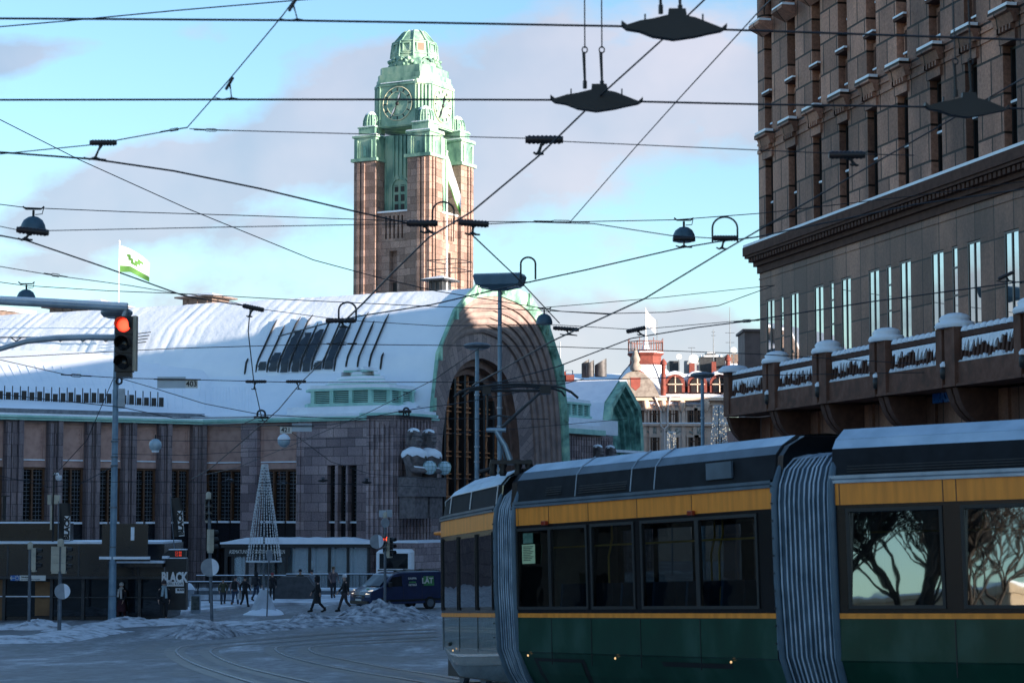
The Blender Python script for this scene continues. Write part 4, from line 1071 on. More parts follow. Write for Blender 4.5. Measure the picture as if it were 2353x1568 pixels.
# first floor: groups of three tall windows
mb = MB(); ZT = 13.2; Z0 = 9.2
grp = []
x = 0; cur = 0.0
groups = 12
cuts = []
for g in range(groups):
    o = .72+5.06*g
    cuts += [(o, o+.92), (o+1.52, o+1.92), (o+2.60, o+3.50)]
xa = 0
for a, b in cuts:
    mb.box(xa, a, 0, 1.24, Z0, ZT); xa = b
mb.box(xa, XL, 0, 1.24, Z0, ZT); mb.box(0, XL, 0, 1.24, ZT+.003, ZL-1.05); mb.box(-.02, XL, -.03, -.003, ZT+.85, ZT+.9)
mb.build('first_floor_wall', SOKB, rb)
FRB = mk('dark bronze frame', (.035, .03, .03), .4, var=(.025, .02, .02))
BRG = glass('sky mirroring glass', (.06, .08, .09), .015, 5.5, .0)
for n_, (a, b) in enumerate(cuts):
    if a > 34: break
    g = MB(); g.box(a, b, .03, .06, Z0, ZT-.02); w = g.build('window', BRG, rb)
    f = MB(); f.box(a, a+.07, .003, .027, Z0, ZT-.02); f.box(b-.04, b, .008, .027, Z0, ZT-.02); f.box(a+.07, b-.04, .008, .027, ZT-.08, ZT-.02)
    c = (a+b)/2+.03
    if b-a > .6: f.box(c-.035, c+.035, .003, .027, Z0, ZT-.08)
    else:
        z = Z0
        while z < ZT-.5: f.box(a+.07, b-.04, .008, .027, z+.75, z+.81); z += .85
    f.build('window_frame', FRB, w)
# balcony
YB = -1.30
bal = MB(); bal.box(-.35, XL, YB+.02, 0, 8.75, 9.0); bal.box(-.38, XL, YB-.02, YB+.35, 8.8, 9.42); bal.box(-.32, XL, YB-.10, YB+.4, 8.72, 8.80); bal.box(-.38, -.1, YB, 3, 8.8, 9.42)
posts = [-.9, 4.15]+[4.15+5.03*k for k in range(1, 10)]
POSTS = [-.08]+[4.15+5.03*k for k in range(0, 10)]
for p in POSTS:
    if p < 0: bal.box(-.42, .2, YB-.08, YB+.45, 8.75, 10.42); continue
    bal.box(p, p+.42, YB-.12, YB+.45, 8.72, 10.45); bal.box(p+.62, p+1.28, YB-.12, YB+.45, 8.72, 10.45); bal.box(p+.421, p+.619, YB+.12, YB+.45, 8.75, 10.4)
bal.build('balcony', mk('balcony granite', (.14, .068, .048), .8, var=(.09, .052, .04), scale=2.5, bump=.35, c3=(.18, .095, .07), spec=.15), rb)
# balustrade: leaning slats under a scalloped rail, wind-packed snow clinging to them
random.seed(11)
for n_, p in enumerate(POSTS[:-1]):
    bs = MB(); sn = MB()
    a = p+(1.30 if p > 0 else .30); b = POSTS[n_+1]
    bs.box(a, b, YB+.04, YB+.3, 10.14, 10.28); bs.box(a, b, YB+.22, YB+.27, 9.42, 10.139)
    m_ = max(2, int((b-a)/.40)); st = (b-a)/m_
    for k in range(m_):
        x0 = a+k*st
        bs.lathe((x0+st/2, YB+.15, 10.2), [(st*.46, 0), (st*.44, .09), (st*.25, .15)], 8, sy=.62)
        sn.lathe((x0+st/2, YB+.15, 10.34), [(st*.47, -.04), (st*.46, .03), (st*.30, .10), (st*.05, .13)], 8, sy=.75)
    st2 = .265; n2 = int((b-a)/st2)
    for k in range(n2+1):
        x0 = a+.06+k*st2
        if x0 < b-.2: bs.obox((x0+.06, YB+.12, 9.78), (.065, 0, 0), (0, .07, 0), (.12, 0, .36))
    # jagged drifts: one hanging from the rail, one rising from the ledge
    def drift(zb, sgn, hmin, hmax, x0, x1, y):
        n3 = int((x1-x0)/.085); top = []; bot = []
        for k in range(n3+1):
            x = x0+(x1-x0)*k/n3; h = hmin+(hmax-hmin)*random.random()**1.3*(1 if k % 3 else .35)
            if k in (0, n3): h = hmin*.4
            lean = -.30*h*(-sgn); top.append((x, y, zb)); bot.append((x-abs(h)*.30 if sgn < 0 else x+abs(h)*.25, y-.03+.02*random.random(), zb+sgn*h))
        tb = [(q[0], q[1]+.13, q[2]) for q in top]; bb_ = [(q[0], q[1]+.13, q[2]) for q in bot]
        sn.strip(top, bot); sn.strip(bot, bb_); sn.strip(bb_, tb); sn.strip(tb, top)
    drift(10.10, -1, .06, .44, a+.25, b-.05, YB+.02)
    drift(9.42, 1, .03, .17, a+.0, b-.05, YB-.0)
    if p > 0:
        c_ = (p+.65, YB+.2, 10.45)
        sn.lathe(c_, [(.78, 0), (.84, .08), (.78, .17), (.60, .21), (.66, .29), (.55, .38), (.30, .44), (.05, .46)], 14, sy=.62)
        sn.lathe((p+.52, YB-.1, 9.32), [(.12, 0), (.13, .08), (.05, .16)], 8)
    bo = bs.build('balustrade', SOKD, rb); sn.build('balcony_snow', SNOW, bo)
lp = MB()
for p in POSTS[1:6]: lp.lathe((p+.52, YB-.1, 8.95), [(.04, 0), (.12, .05), (.13, .3), (.06, .38)], 8)
lp.build('balcony_lamp', BLACK, rb)
ds_ = MB(); ds_.lathe((.05, YB+.2, 10.42), [(.62, 0), (.64, .10), (.45, .24), (.1, .30)], 12); ds_.build('corner_snow', SNOW, rb)
for p in POSTS:
    cb = MB()
    for o in ((.35, .80) if p > 0 else (-.3,)):
        prof = [(0, 8.7), (YB+.0, 8.7)]+[(YB*cos(q)*.95-.02, 8.7-1.15*sin(q)) for q in [pi/2*t/8 for t in range(1, 9)]]
        cb.prism(prof, 'x', p+o+.03, p+o+.36)
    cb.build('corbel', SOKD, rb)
# ground floor
gf = MB(); gx = [0, 1.0, 3.9, 6.0, 8.9, 11.0, 13.9, 16.0, 18.9, 21, 24, 26, 29, 31, XL]
for i in range(0, len(gx)-1, 2): gf.box(gx[i], gx[i+1], 0.0, 1.2, -1, 8.7)
gf.box(0, XL, .1, 1.2, 7.3, 8.7); gf.box(0, XL, .02, .097, 7.55, 7.7)
gf.build('ground_floor_wall', SOKB, rb)
gg = MB()
for i in range(1, len(gx)-1, 2): gg.box(gx[i]+.01, gx[i+1]-.01, .7, .75, -.5, 7.28)
gs_ = gg.build('shop_window', GLD, rb)
gfm = MB()
for i in range(1, len(gx)-1, 2):
    for t in (0, .33, .66, 1): x_ = gx[i]+.05+(gx[i+1]-gx[i]-.1)*t; gfm.box(x_-.05, x_+.05, .5, .69, -.5, 7.28)
    gfm.box(gx[i]+.01, gx[i+1]-.01, .45, .69, 6.2, 6.4)
gfm.build('shop_frame', FRB, gs_)
q = FR.hit(2183, 912, 1, .05)
q0 = FR.hit(2150, 914, 1, .05); q1 = FR.hit(2216, 910, 1, .05)
text('BRASSERIE', .50, SIGNB, rb, (q0.x, -.05, q0.z), (pi/2, 0, 0), 'shop_sign', .03, align='LEFT', bold=.02)
# roof top box and chimney standing behind the corner
cb2 = thing('chimney_block', 'plain brown chimney block just left of the corner building', 'chimney', (P(1733, 860, 100).x+1.4, 101, 0))
m = MB(); zt_ = P(1733, 757, 100).z; m.box(-1.75, 1.75, 0, 3, 0, zt_); m.box(-1.85, 1.85, -.1, 3.1, zt_, zt_+.12); m.build('shaft', mk('chimney plaster', (.26, .19, .17), .9, var=(.19, .14, .125), scale=2), cb2)

# unseen blocks added beside the street, shaped for the shade and reflections they give
def plain_block(name, label, x0, x1, y0, y1, h, mat_):
    t = thing(name, label, 'building', ((x0+x1)/2, (y0+y1)/2, 0)); hx, hy = (x1-x0)/2, (y1-y0)/2
    m = MB(); m.box(-hx, hx, -hy, hy, -1, h); m.box(-hx-.3, hx+.3, -hy-.3, hy+.3, h, h+.5); m.build('wall', mat_, t)
    g = MB(); 
    z = 4
    while z < h-3:
        x = -hx+1.5
        while x < hx-2: g.box(x, x+1.2, -hy-.04, -hy+.02, z, z+1.9); g.box(x, x+1.2, hy-.02, hy+.04, z, z+1.9); x += 3
        y = -hy+1.5
        while y < hy-2: g.box(-hx-.04, -hx+.02, y, y+1.2, z, z+1.9); g.box(hx-.02, hx+.04, y, y+1.2, z, z+1.9); y += 3
        z += 3.6
    o = g.build('windows', GLD, t); o['kind'] = 'stuff'
    s_ = MB(); s_.box(-hx-.28, hx+.28, -hy-.28, hy+.28, h+.503, h+.7); s_.build('roof_snow', SNOW, t); return t
YELP = mk('ochre plaster', (.24, .17, .12), .85, var=(.18, .13, .09))
GREYP = mk('grey plaster', (.22, .20, .19), .85, var=(.16, .15, .14))
plain_block('unseen_block', 'unseen ochre block added beyond the brown corner building to shade the station', 40, 76, 84, 112, 28, YELP)  # added out of view, height set for the shade line on the roof
plain_block('unseen_block', 'low unseen ochre block added behind the brown corner building to keep sun off the square', 25, 39.4, 70, 122, 19.5, YELP)  # added out of view to close a gap where sun reached the square
plain_block('unseen_block', 'unseen ochre block added nearest the viewer to shade the tram and road', 28, 62, -28, 19, 29, YELP)  # added out of view so tram and foreground lie in shade
plain_block('unseen_block', 'unseen grey block added behind the ochre one to shade the lower arch', 34, 74, 122.5, 160, 24, GREYP)  # added out of view, height decides how much of the arch is sunlit
plain_block('unseen_block', 'dark plaster block on the left side of the avenue', -95, -50, 42, 108, 17, YELP)
plain_block('unseen_block', 'low sunlit block beyond the bare trees of the park', -125, -100, -70, -38, 12, mk('sunny plaster', (.5, .38, .26), .8))
plain_block('unseen_block', 'low unseen grey block added to shade the wall of the ornate house', 40, 72, 165, 200, 19.0, GREYP)  # added out of view, shades the hotel wall and leaves its roof sunlit

# bare street trees on the near left, mirrored in the tram windows
BARK = mk('bark', (.06, .048, .04), .9, var=(.035, .028, .024))
def bare_tree(x, y, h, seed, label):
    random.seed(seed); t = thing('bare_tree', label, 'tree', (x, y, GZ(y)))
    tr = MB(); cr = MB()
    tr.tube([(0, 0, 0), (.1, 0, h*.2), (0, .1, h*.34)], [.26, .2, .17], 8)
    def grow(p, d, L, r, n):
        pts = [p]; q = p
        for k in range(4):
            d2 = (d+Vector((random.uniform(-.25, .25), random.uniform(-.25, .25), random.uniform(-.05, .22)))).normalized(); q = q+d2*L/4; pts.append(q); d = d2
        cr.tube(pts, [r, r*.85, r*.72, r*.6, r*.5], 5 if n > 2 else 3, cap=False)
        if n > 0:
            for k in range(4 if n > 1 else 5):
                s_ = pts[random.choice((2, 3, 4))]; a = random.uniform(0, 2*pi)
                grow(s_, (d+Vector((cos(a), sin(a), .25))*.75).normalized(), L*.70, r*.60, n-1)
    for k in range(6):
        a = k*pi/3+random.random(); grow(Vector((0, .1, h*.30)), Vector((cos(a)*.6, sin(a)*.6, 1)).normalized(), h*.34, .11, 4)
    tr.build('trunk', BARK, t); cr.build('crown', BARK, t, recalc=False)
bare_tree(-25, 15, 7.2, 4, 'bare street tree with a spreading crown nearest the viewer on the left')
bare_tree(-28, 10.5, 7.6, 8, 'bare street tree farther along on the left')
bare_tree(-34, 13, 8.5, 12, 'bare park tree in a gap between the others')
bare_tree(-31, 6, 7.5, 15, 'bare park tree closest to the low sunlit block')
bare_tree(-22, 18.5, 6.6, 19, 'smallest bare tree at the edge of the park')

# ================================================================== far buildings
def bgx(u, Y): return (u-CU)/FOC*Y
def bgz(v, Y): return P(CU, v, Y).z
YH = 205.0
STUC = mk('cream stucco', (.74, .54, .42), .85, var=(.60, .44, .35), scale=1, bump=.2)
STUG = mk('grey white stucco', (.66, .58, .53), .85, var=(.56, .50, .46), scale=1)
REDM = mk('red painted metal', (.20, .045, .032), .8, var=(.13, .03, .022))
hx0, hx1 = bgx(1440, YH), bgx(1690, YH)
ho = thing('ornate_hotel', 'cream ornate house with red trimmed snowy mansard roof and corner cupola', 'building', (hx0, YH, 0))
def HX(u): return bgx(u, YH)-hx0
def HZ(v): return bgz(v, YH)
m = MB(); m.box(-6, HX(1675), 0, 14, -1, HZ(915)); 
m.box(-6, HX(1678), -.35, -.003, HZ(978), HZ(973)); m.box(-6, HX(1678), -.6, -.003, HZ(920), HZ(913)); m.box(-6, HX(1676), -.25, -.003, HZ(930), HZ(928))
for u in (1468, 1480, 1495, 1512, 1546, 1570, 1596, 1614, 1640, 1668): m.box(HX(u)-.18, HX(u)+.18, -.18, -.003, HZ(1075), HZ(930))
for u in (1483, 1523, 1566, 1622, 1668): m.lathe((HX(u), -.35, HZ(945)), [(.12, 0), (.32, .5), (.38, .9), (.2, 1.2)], 6)
m.build('wall', STUC, ho)
m = MB()
for a, b in ((1497, 1510), (1515, 1545), (1549, 1568), (1598, 1612), (1645, 1668)): m.box(HX(a), HX(b), -.06, -.003, HZ(972), HZ(931)); m.box(HX(a), HX(b), -.06, -.003, HZ(1072), HZ(980))
m.build('wall_panels', STUG, ho)
m = MB()
for a, b in ((1492, 1510), (1537, 1562), (1576, 1612)): m.box(HX(a), HX(b), -.12, -.05, HZ(932), HZ(923))
m.build('frieze_panels', mk('pale blue frieze', (.38, .46, .62), .8), ho)
def hwin(u0, u1, v0, v1):
    g = MB(); g.box(HX(u0), HX(u1), -.16, -.10, HZ(v1), HZ(v0)); w = g.build('window', GLR, ho)
    f = MB(); a, b, c, d = HX(u0), HX(u1), HZ(v1), HZ(v0)
    f.box(a-.14, a+.05, -.24, -.161, c, d); f.box(b-.05, b+.14, -.24, -.161, c, d); f.box((a+b)/2-.04, (a+b)/2+.04, -.22, -.161, c, d); f.box(a, b, -.22, -.161, c+(d-c)*.68, c+(d-c)*.68+.09); f.build('window_frame', WOOD, w)
    k = MB(); k.box(a-.3, a-.143, -.2, -.1, c-.1, d+.15); k.box(b+.143, b+.3, -.2, -.1, c-.1, d+.15); k.box(a-.35, b+.35, -.28, -.1, d+.003, d+.22); k.box(a-.35, b+.35, -.25, -.1, c-.2, c-.003); k.build('window_surround', STUC, w)
for a, b in ((1452, 1459), (1464, 1476), (1495, 1512), (1539, 1555), (1582, 1594), (1602, 1612)): hwin(a, b, 942, 973)
for a, b in ((1463, 1474), (1497, 1511), (1546, 1555), (1584, 1596), (1602, 1613), (1646, 1660)): hwin(a, b, 1004, 1036)
# roof
m = MB(); zc_ = HZ(912); zr_ = HZ(846)
m.add([(-8, -.7, zc_), (HX(1680), -.7, zc_), (HX(1680), 1.3, zc_+.6), (-8, 1.3, zc_+.6)], [(0, 1, 2, 3)])
m.add([(-30, 2.0, HZ(882)), (HX(1740), 2.0, HZ(882)), (HX(1740), 8, zr_), (-30, 8, zr_), (-30, 14, zr_-1), (HX(1740), 14, zr_-1)], [(0, 1, 2, 3), (3, 2, 5, 4)])
m.build('roof_snow', SNOWR, ho, recalc=False)
m = MB(); m.box(-8, HX(1678), 1.3, 1.6, zc_+.2, HZ(880)); 
for k in range(26): m.box(-4+k*.62, -3.9+k*.62, 1.2, 1.297, zc_+.6, HZ(883))
rf = m.build('mansard', REDM, ho)
for u in (1552, 1603, 1654):
    d = MB(); c = HX(u); zb = zc_+.5; r = .95
    pts = [(c-r, zb), (c-r, zb+1.0)]+[(c-r*cos(pi*k/8), zb+1.0+r*.85*sin(pi*k/8)) for k in range(1, 8)]+[(c+r, zb+1.0), (c+r, zb)]
    d.prism(pts, 'y', .2, 2.5); w = d.build('dormer', REDM, ho)
    g = MB(); pts = [(c+(x-c)*.68, zb+(z-zb)*.82) for x, z in pts]; g.prism(pts, 'y', .1, .19); g.build('dormer_window', GLR, w)
    f = MB(); f.box(c-.75, c+.75, .03, .097, zb+.75, zb+.85); f.box(c-.05, c+.05, .03, .097, zb, zb+1.6); f.build('window_frame', STUC, w)
    s_ = MB(); s_.tube([(c-r*1.15, .9, zb+.7)]+[(c-r*1.12*cos(pi*k/8), .9, zb+1.05+r*.98*sin(pi*k/8)) for k in range(0, 9)]+[(c+r*1.15, .9, zb+.7)], .22, 6); s_.build('dormer_snow', SNOW, w)
# cupola
cx = HX(1489); cu_ = MB(); zb = zc_+.1; 
D = [(3.55, 0), (3.5, .9), (3.05, 2.2), (2.35, 3.4), (1.75, 4.15)]
hz2 = HZ(833)
sc_ = (hz2-zb)/4.15
cu_.lathe((cx, 3.6, zb), [(r, z*sc_) for r, z in D], 8, smooth=False, ph=pi/8)
cs_ = cu_.build('cupola_roof', SNOWR, ho)
m = MB(); 
for k in range(8):
    q = pi/8+2*pi*k/8; m.tube([(cx+cos(q)*r*1.01, 3.6+sin(q)*r*1.01, zb+z*sc_) for r, z in D], .05, 4)
m.build('cupola_ribs', STEELD, cs_)
m = MB(); z = hz2; m.lathe((cx, 3.6, z), [(1.9, 0), (1.7, .2), (1.65, .85), (1.95, 1.1), (1.95, 1.2)], 8, smooth=False, ph=pi/8); pl = m.build('cupola_platform', REDM, ho)
m = MB(); m.lathe((cx, 3.6, z+1.2), [(1.9, 0), (1.85, .12), (.4, .45)], 8, smooth=False, ph=pi/8); m.build('platform_snow', SNOW, pl)
m = MB(); zz = z+1.3
for h in (.05, 1.05): m.tube([(cx+cos(pi/8+2*pi*k/8)*1.85, 3.6+sin(pi/8+2*pi*k/8)*1.85, zz+h) for k in range(9)], .05, 4)
for k in range(32):
    q = pi/8+2*pi*k/32; rr = 1.85*cos(pi/8)/cos(((k/32*2*pi) % (pi/4))-pi/8); m.tube([(cx+cos(q)*rr, 3.6+sin(q)*rr, zz), (cx+cos(q)*rr, 3.6+sin(q)*rr, zz+1.05+(.35 if k % 4 == 0 else 0))], .035, 4)
m.build('platform_railing', mk('red brown railing', (.20, .07, .05), .6), pl)
m = MB(); m.lathe((cx, 3.6, zz), [(.5, 0), (.35, .5), (.2, 1.2), (.12, 1.9)], 6); m.tube([(cx, 3.6, zz+1.2), (cx, 3.6, HZ(699))], [.09, .05], 6); m.build('flag_mast', WHITE, pl)
m = MB(); z = HZ(703)
rows = [[(cx+.06+1.0*s, 3.6+.1*sin(s*6), z-s*1.1-(1.55-.1*s)*t) for s in (0, .25, .5, .75, 1)] for t in (0, .5, 1)]; m.grid(rows); fl = m.build('flag', WHITEF, pl, recalc=False)
# oval dormer with crest
m = MB(); ox = HX(1459); oz = HZ(893)
m.lathe((0, 0, 0), [(1.0, 0), (1.0, .3), (.7, .35)], 16); dr = m.build('oval_dormer', REDM, ho, mat=Matrix.Translation((HX(1463), .1, HZ(872))) @ Matrix.Rotation(pi/2, 4, 'X') @ Matrix.Diagonal((1, 1.0, 1, 1)))
m = MB(); m.prism([(ox-1.9, zc_), (ox-1.7, zc_+1.5), (ox-.9, zc_+2.3), (ox, zc_+2.7), (ox+.9, zc_+2.3), (ox+1.7, zc_+1.5), (ox+2.4, zc_)], 'y', -.9, .0); m.lathe((ox, -.9, zc_+2.6), [(.5, 0), (.6, .4), (.35, .8), (.5, 1.1), (.3, 1.6), (.12, 2.2)], 8); m.build('crest', mk('weathered ornament', (.30, .27, .24), .8, var=(.2, .17, .15)), ho)
m = MB(); m.lathe((ox, -.95, zc_+1.35), [(.75, 0), (.75, .1)], 12); 
m = MB(); m.add([(ox-.5, -.93, zc_+1.9), (ox+.5, -.93, zc_+1.9), (ox+.45, -.93, zc_+1.0), (ox, -.93, zc_+.6), (ox-.45, -.93, zc_+1.0)], [(0, 1, 2, 3, 4)]); m.build('crest_shield', mk('dark red shield', (.30, .07, .05), .6), ho, recalc=False)
m = MB(); m.tube([(HX(1524), 0, zc_+.2), (HX(1524), -.5, zc_+3.2)], [.28, .22], 8); m.lathe((HX(1524), -.3, zc_+3.2), [(.35, 0), (.3, .3), (.05, .6)], 8); m.tube([(HX(1672), 0, zc_+.2), (HX(1672), -.4, zc_+3.6)], [.26, .2], 8); m.lathe((HX(1672), -.4, zc_+3.6), [(.35, 0), (.3, .3), (.05, .6)], 8); m.build('finial', REDM, ho) if False else None
for u, zz_ in ((1524, 3.2), (1672, 3.6)):
    m = MB(); m.tube([(HX(u), 0, zc_+.2), (HX(u), -.4, zc_+zz_)], [.26, .2], 8); m.lathe((HX(u), -.4, zc_+zz_), [(.35, 0), (.3, .3), (.05, .6)], 8); m.build('finial', REDM, ho)
m = MB(); m.tube([(HX(1503), -.7, zc_), (HX(1517), -.45, HZ(943)), (HX(1517), -.45, HZ(978)), (HX(1525), -.6, HZ(986)), (HX(1525), -.45, HZ(1070))], .09, 6); m.tube([(HX(1538), -.7, zc_), (HX(1533), -.45, HZ(943)), (HX(1533), -.45, HZ(978)), (HX(1525), -.6, HZ(986))], .09, 6); m.build('downpipe', STUG, ho)
m = MB(); 
for u in (1460, 1503, 1546, 1600):
    m.lathe((0, 0, 0), [(.1, 0), (.1, .1)], 5)
    c = HX(u); z_ = HZ(992)
    for a in (-60, -30, 0, 30, 60): q = radians(90+a); m.obox((c+cos(q)*.55, -.09, z_+sin(q)*.5-.3), (cos(q)*.3, 0, sin(q)*.3), (0, .02, 0), (-sin(q)*.09, 0, cos(q)*.09))
m.build('palmette', mk('grey green ornament', (.30, .31, .27), .8), ho)
s_ = MB(); s_.box(-6, HX(1679), -.36, -.02, HZ(973)+.003, HZ(973)+.12); s_.build('ledge_snow', SNOW, ho)
# taller blocks and roof clutter behind
YB2 = 232.0
t = thing('rooftop_block', 'dark flat roofed block with snow on top, behind the ornate house', 'building', (bgx(1650, YB2), YB2, 0))
def bx2(m, u0, u1, v0, v1, y0=0, y1=6): a = bgx(u0, YB2)-bgx(1650, YB2); b = bgx(u1, YB2)-bgx(1650, YB2); m.box(a, b, y0, y1, bgz(v1, YB2), bgz(v0, YB2))
m = MB(); bx2(m, 1609, 1672, 820, 900); bx2(m, 1624, 1647, 810, 819.9, 1, 4); bx2(m, 1537, 1560, 830, 900, -1, 3); m.build('wall', DARK, t)
m = MB(); bx2(m, 1672.3, 1722, 813, 900); m.build('annex_wall', BROWN, t)
m = MB(); bx2(m, 1611, 1660, 816, 819.6, -.3, 5); bx2(m, 1627, 1645, 806, 809.7, 1, 4); bx2(m, 1675, 1720, 836, 840, -1, -.1); m.build('roof_snow', SNOW, t)
m = MB(); bx2(m, 1570, 1580, 831, 900, -2, -1); bx2(m, 1591, 1603, 834, 900, -2, -1); bx2(m, 1663, 1674, 828, 900, -2, -1); m.build('duct', GREY, t)
m = MB(); bx2(m, 1579, 1591, 838, 900, -3, -2.2); bx2(m, 1630, 1640, 835, 900, -3, -2.2); bx2(m, 1690, 1710, 833, 900, -3, -2.2); m.build('brick_stack', REDM, t)
for (u, v0, v1, arms, lab) in ((1638, 758, 812, ((772, 5), (764, 4)), 'short television antenna on the dark rooftop block'), (1676, 707, 815, ((766, 11), (788, 10)), 'tallest thin antenna mast above the rooftops'), (1588, 799, 836, ((800, 8),), 'low thin antenna right of the red cupola'), (1509, 736, 800, ((800, 4),), 'slim antenna mast just right of the cupola flag')):
    a = thing('roof_antenna', lab, 'antenna', (bgx(u, YB2), YB2-1, 0), group='antennas on the far rooftops'); m = MB(); m.tube([(0, 0, bgz(v1+20, YB2)), (0, 0, bgz(v0, YB2))], [.07, .035], 5)
    for vv, wd in arms: m.tube([(-wd*YB2/FOC, 0, bgz(vv, YB2)), (wd*YB2/FOC, 0, bgz(vv, YB2))], .03, 4)
    m.build('mast', STEELD, a)
for (u, v, r, lab) in ((1556, 824, .32, 'small satellite dish left of the pair beyond the cupola'), (1589, 829, .55, 'larger pale satellite dish on the far roof'), (1681, 809, .35, 'small satellite dish high by the brown annex')):
    a = thing('satellite_dish', lab, 'satellite dish', (bgx(u, YB2), YB2-2.5, bgz(v, YB2)), group='satellite dishes on the far rooftops'); m = MB(); m.lathe((0, 0, 0), [(.02, .0), (r*.6, .06), (r, .18), (r*.97, .2), (r*.55, .1), (.02, .04)], 14)
    m.build('dish', SIGNW, a, mat=Matrix.Rotation(radians(75), 4, 'X')); m = MB(); m.tube([(0, 0, 0), (0, .3, -2.5)], .05, 5); m.build('stand', STEELD, a)
for (u, dv, r, lab) in ((1346, 0, .36, 'leftmost steel ventilation pipe with slanted mouth'), (1356, 4, .36, 'middle steel ventilation pipe overlapping the left one'), (1380, 3, .55, 'widest steel ventilation pipe, right of the three')):
    a = thing('vent_pipe', lab, 'chimney', (bgx(u, 190), 190+(0 if dv else 1.2), 0), group='steel ventilation pipes on the far roof'); m = MB(); zt = bgz(822+ (dv-3), 190); zb = bgz(865, 190); n = 16
    A_ = [(cos(2*pi*k/n)*r, sin(2*pi*k/n)*r, zb) for k in range(n+1)]; B_ = [(cos(2*pi*k/n)*r, sin(2*pi*k/n)*r, zt-.35+.6*cos(2*pi*k/n)*r) for k in range(n+1)]; C_ = [(x*.8, y*.8, z-.05) for x, y, z in B_]; D_ = [(x*.8, y*.8, zb) for x, y, z in A_]
    m.strip(A_, B_, smooth=True); m.strip(B_, C_); m.strip(C_, D_, smooth=True); m.build('pipe', mk('sooty steel', (.085, .085, .09), .6, .2, var=(.05, .05, .053)), a, recalc=False)
t = thing('far_roof', 'broad snow covered roof behind the station, with red stub at its left end', 'building', (bgx(1360, 186), 186, 0))
m = MB(); o_ = bgx(1360, 186); a, b = bgx(1285, 186)-o_, bgx(1450, 186)-o_; z1_ = bgz(861, 186); z0_ = bgz(905, 186)
m.add([(a, 0, z0_), (b, 0, z0_), (b, 7, z1_), (a+1, 7, z1_), (a, 12, z0_), (b, 12, z0_)], [(0, 1, 2, 3), (3, 2, 5, 4)]); m.build('roof', SNOWR, t, recalc=False)
m = MB(); m.box(a, b, .2, 11.8, 0, z0_-.02); m.build('wall', GRANS, t)
m = MB(); r0 = bgx(1283, 186)-o_; m.box(r0, r0+.75, 3, 4, z0_, bgz(848, 186)); m.box(r0+.75, r0+1.5, 2.5, 4.5, z0_, bgz(856, 186)); m.build('red_stub', REDM, t)
m = MB(); m.tube([(bgx(1300, 186)-o_, 5, z1_-1), (bgx(1303, 186)-o_, 5, bgz(842, 186)), (bgx(1319, 186)-o_, 5, bgz(842, 186)), (bgx(1321, 186)-o_, 5, z1_-1)], .05, 4); m.tube([(bgx(1290, 186)-o_, 5, z1_-1), (bgx(1290, 186)-o_, 5, bgz(775, 186))], .05, 4); m.build('roof_hoop', STEEL, t)
t = thing('side_house', 'pinkish plaster house wedged between the ornate house and the balcony', 'building', (bgx(1720, 150), 150, 0))
m = MB(); m.box(-1.1, 3, 0, 8, 0, bgz(985, 150)); m.build('wall', mk('dusky pink plaster', (.34, .23, .21), .85), t); m = MB(); m.box(-.3, .9, -.05, .1, bgz(1025, 150), bgz(1002, 150)); m.build('window', GLR, t)
# ================================================================== street furniture, people, vehicles
POLEB = mk('blue grey pole paint', (.22, .33, .42), .5, .2, var=(.15, .24, .32), scale=2.5, bump=.1)
def at_ground(u, v): return ground_hit(u, v)
def lamp_disc(t, zt, r=.72, h=.28, mat_=None):
    m = MB(); m.lathe((0, 0, zt), [(.15, -.02), (r*.82, 0), (r, h*.35), (r, h*.6), (r*.8, h*.85), (.3, h), (.05, h+.03)], 24); o = m.build('lamp_head', mat_ or STEELD, t)
    m = MB(); m.lathe((0, 0, zt), [(.1, -.06), (r*.6, -.05), (r*.7, -.02), (.1, -.021)], 20); m.build('lamp_glass', mk('milky glass', (.45, .52, .58), .3), o); return o
# tall tram pole on the left
g = at_ground(257, 1430); Yp = g.y; zt = P(257, 728, Yp).z
t = thing('street_pole', 'tall pale blue steel pole carrying a disc lamp, standing at the road corner', 'pole', (g.x, g.y, 0))
m = MB(); m.tube([(0, 0, 0), (0, 0, 2.2), (0.02, 0, zt)], [.19, .17, .115], 14); m.build('pole', POLEB, t)
m = MB(); m.lathe((0, 0, 1.2), [(.20, 0), (.20, .04)], 14)
for z in (3.4, 5.2, 7.1, 7.5, 8.2): m.lathe((0, 0, z), [(.185, 0), (.185, .07)], 14)
m.box(-.1, .45, -.15, .1, 8.05, 8.7) if False else None
m.build('pole_band', STEELD, t)
m = MB(); m.box(.14, .42, -.15, .15, P(257, 915, Yp).z-.45, P(257, 915, Yp).z+.45); m.build('junction_box', STEEL, t)
lamp_disc(t, zt, .73, .42)
m = MB(); z = P(257, 825, Yp).z
for s_ in (1,): m.tube([(.2+.13*cos(q/8*2*pi), -.2, z-1.0+.15*sin(q/8*2*pi)) for q in range(9)], .05, 5)
m.build('cable_coil', BLACK, t)
m = MB(); 
m.obox((.55, -.05, P(257, 1240, Yp).z), (.0, .02, 0), (1.05, 0, 0), (0, 0, .75)); m.obox((.55, -.05, P(257, 1240, Yp).z-.9), (.0, .06, 0), (1.15, 0, 0), (0, 0, .05)); m.build('dark_panel', ANTH, t)
m = MB(); m.obox((.55, -.06, P(257, 1240, Yp).z-.80), (.0, .1, 0), (1.15, 0, 0), (0, 0, .06)); m.obox((.9, -.1, P(257, 1225, Yp).z), (.0, .02, 0), (.08, 0, 0), (0, 0, .3)); m.build('panel_snow', SNOW, t)
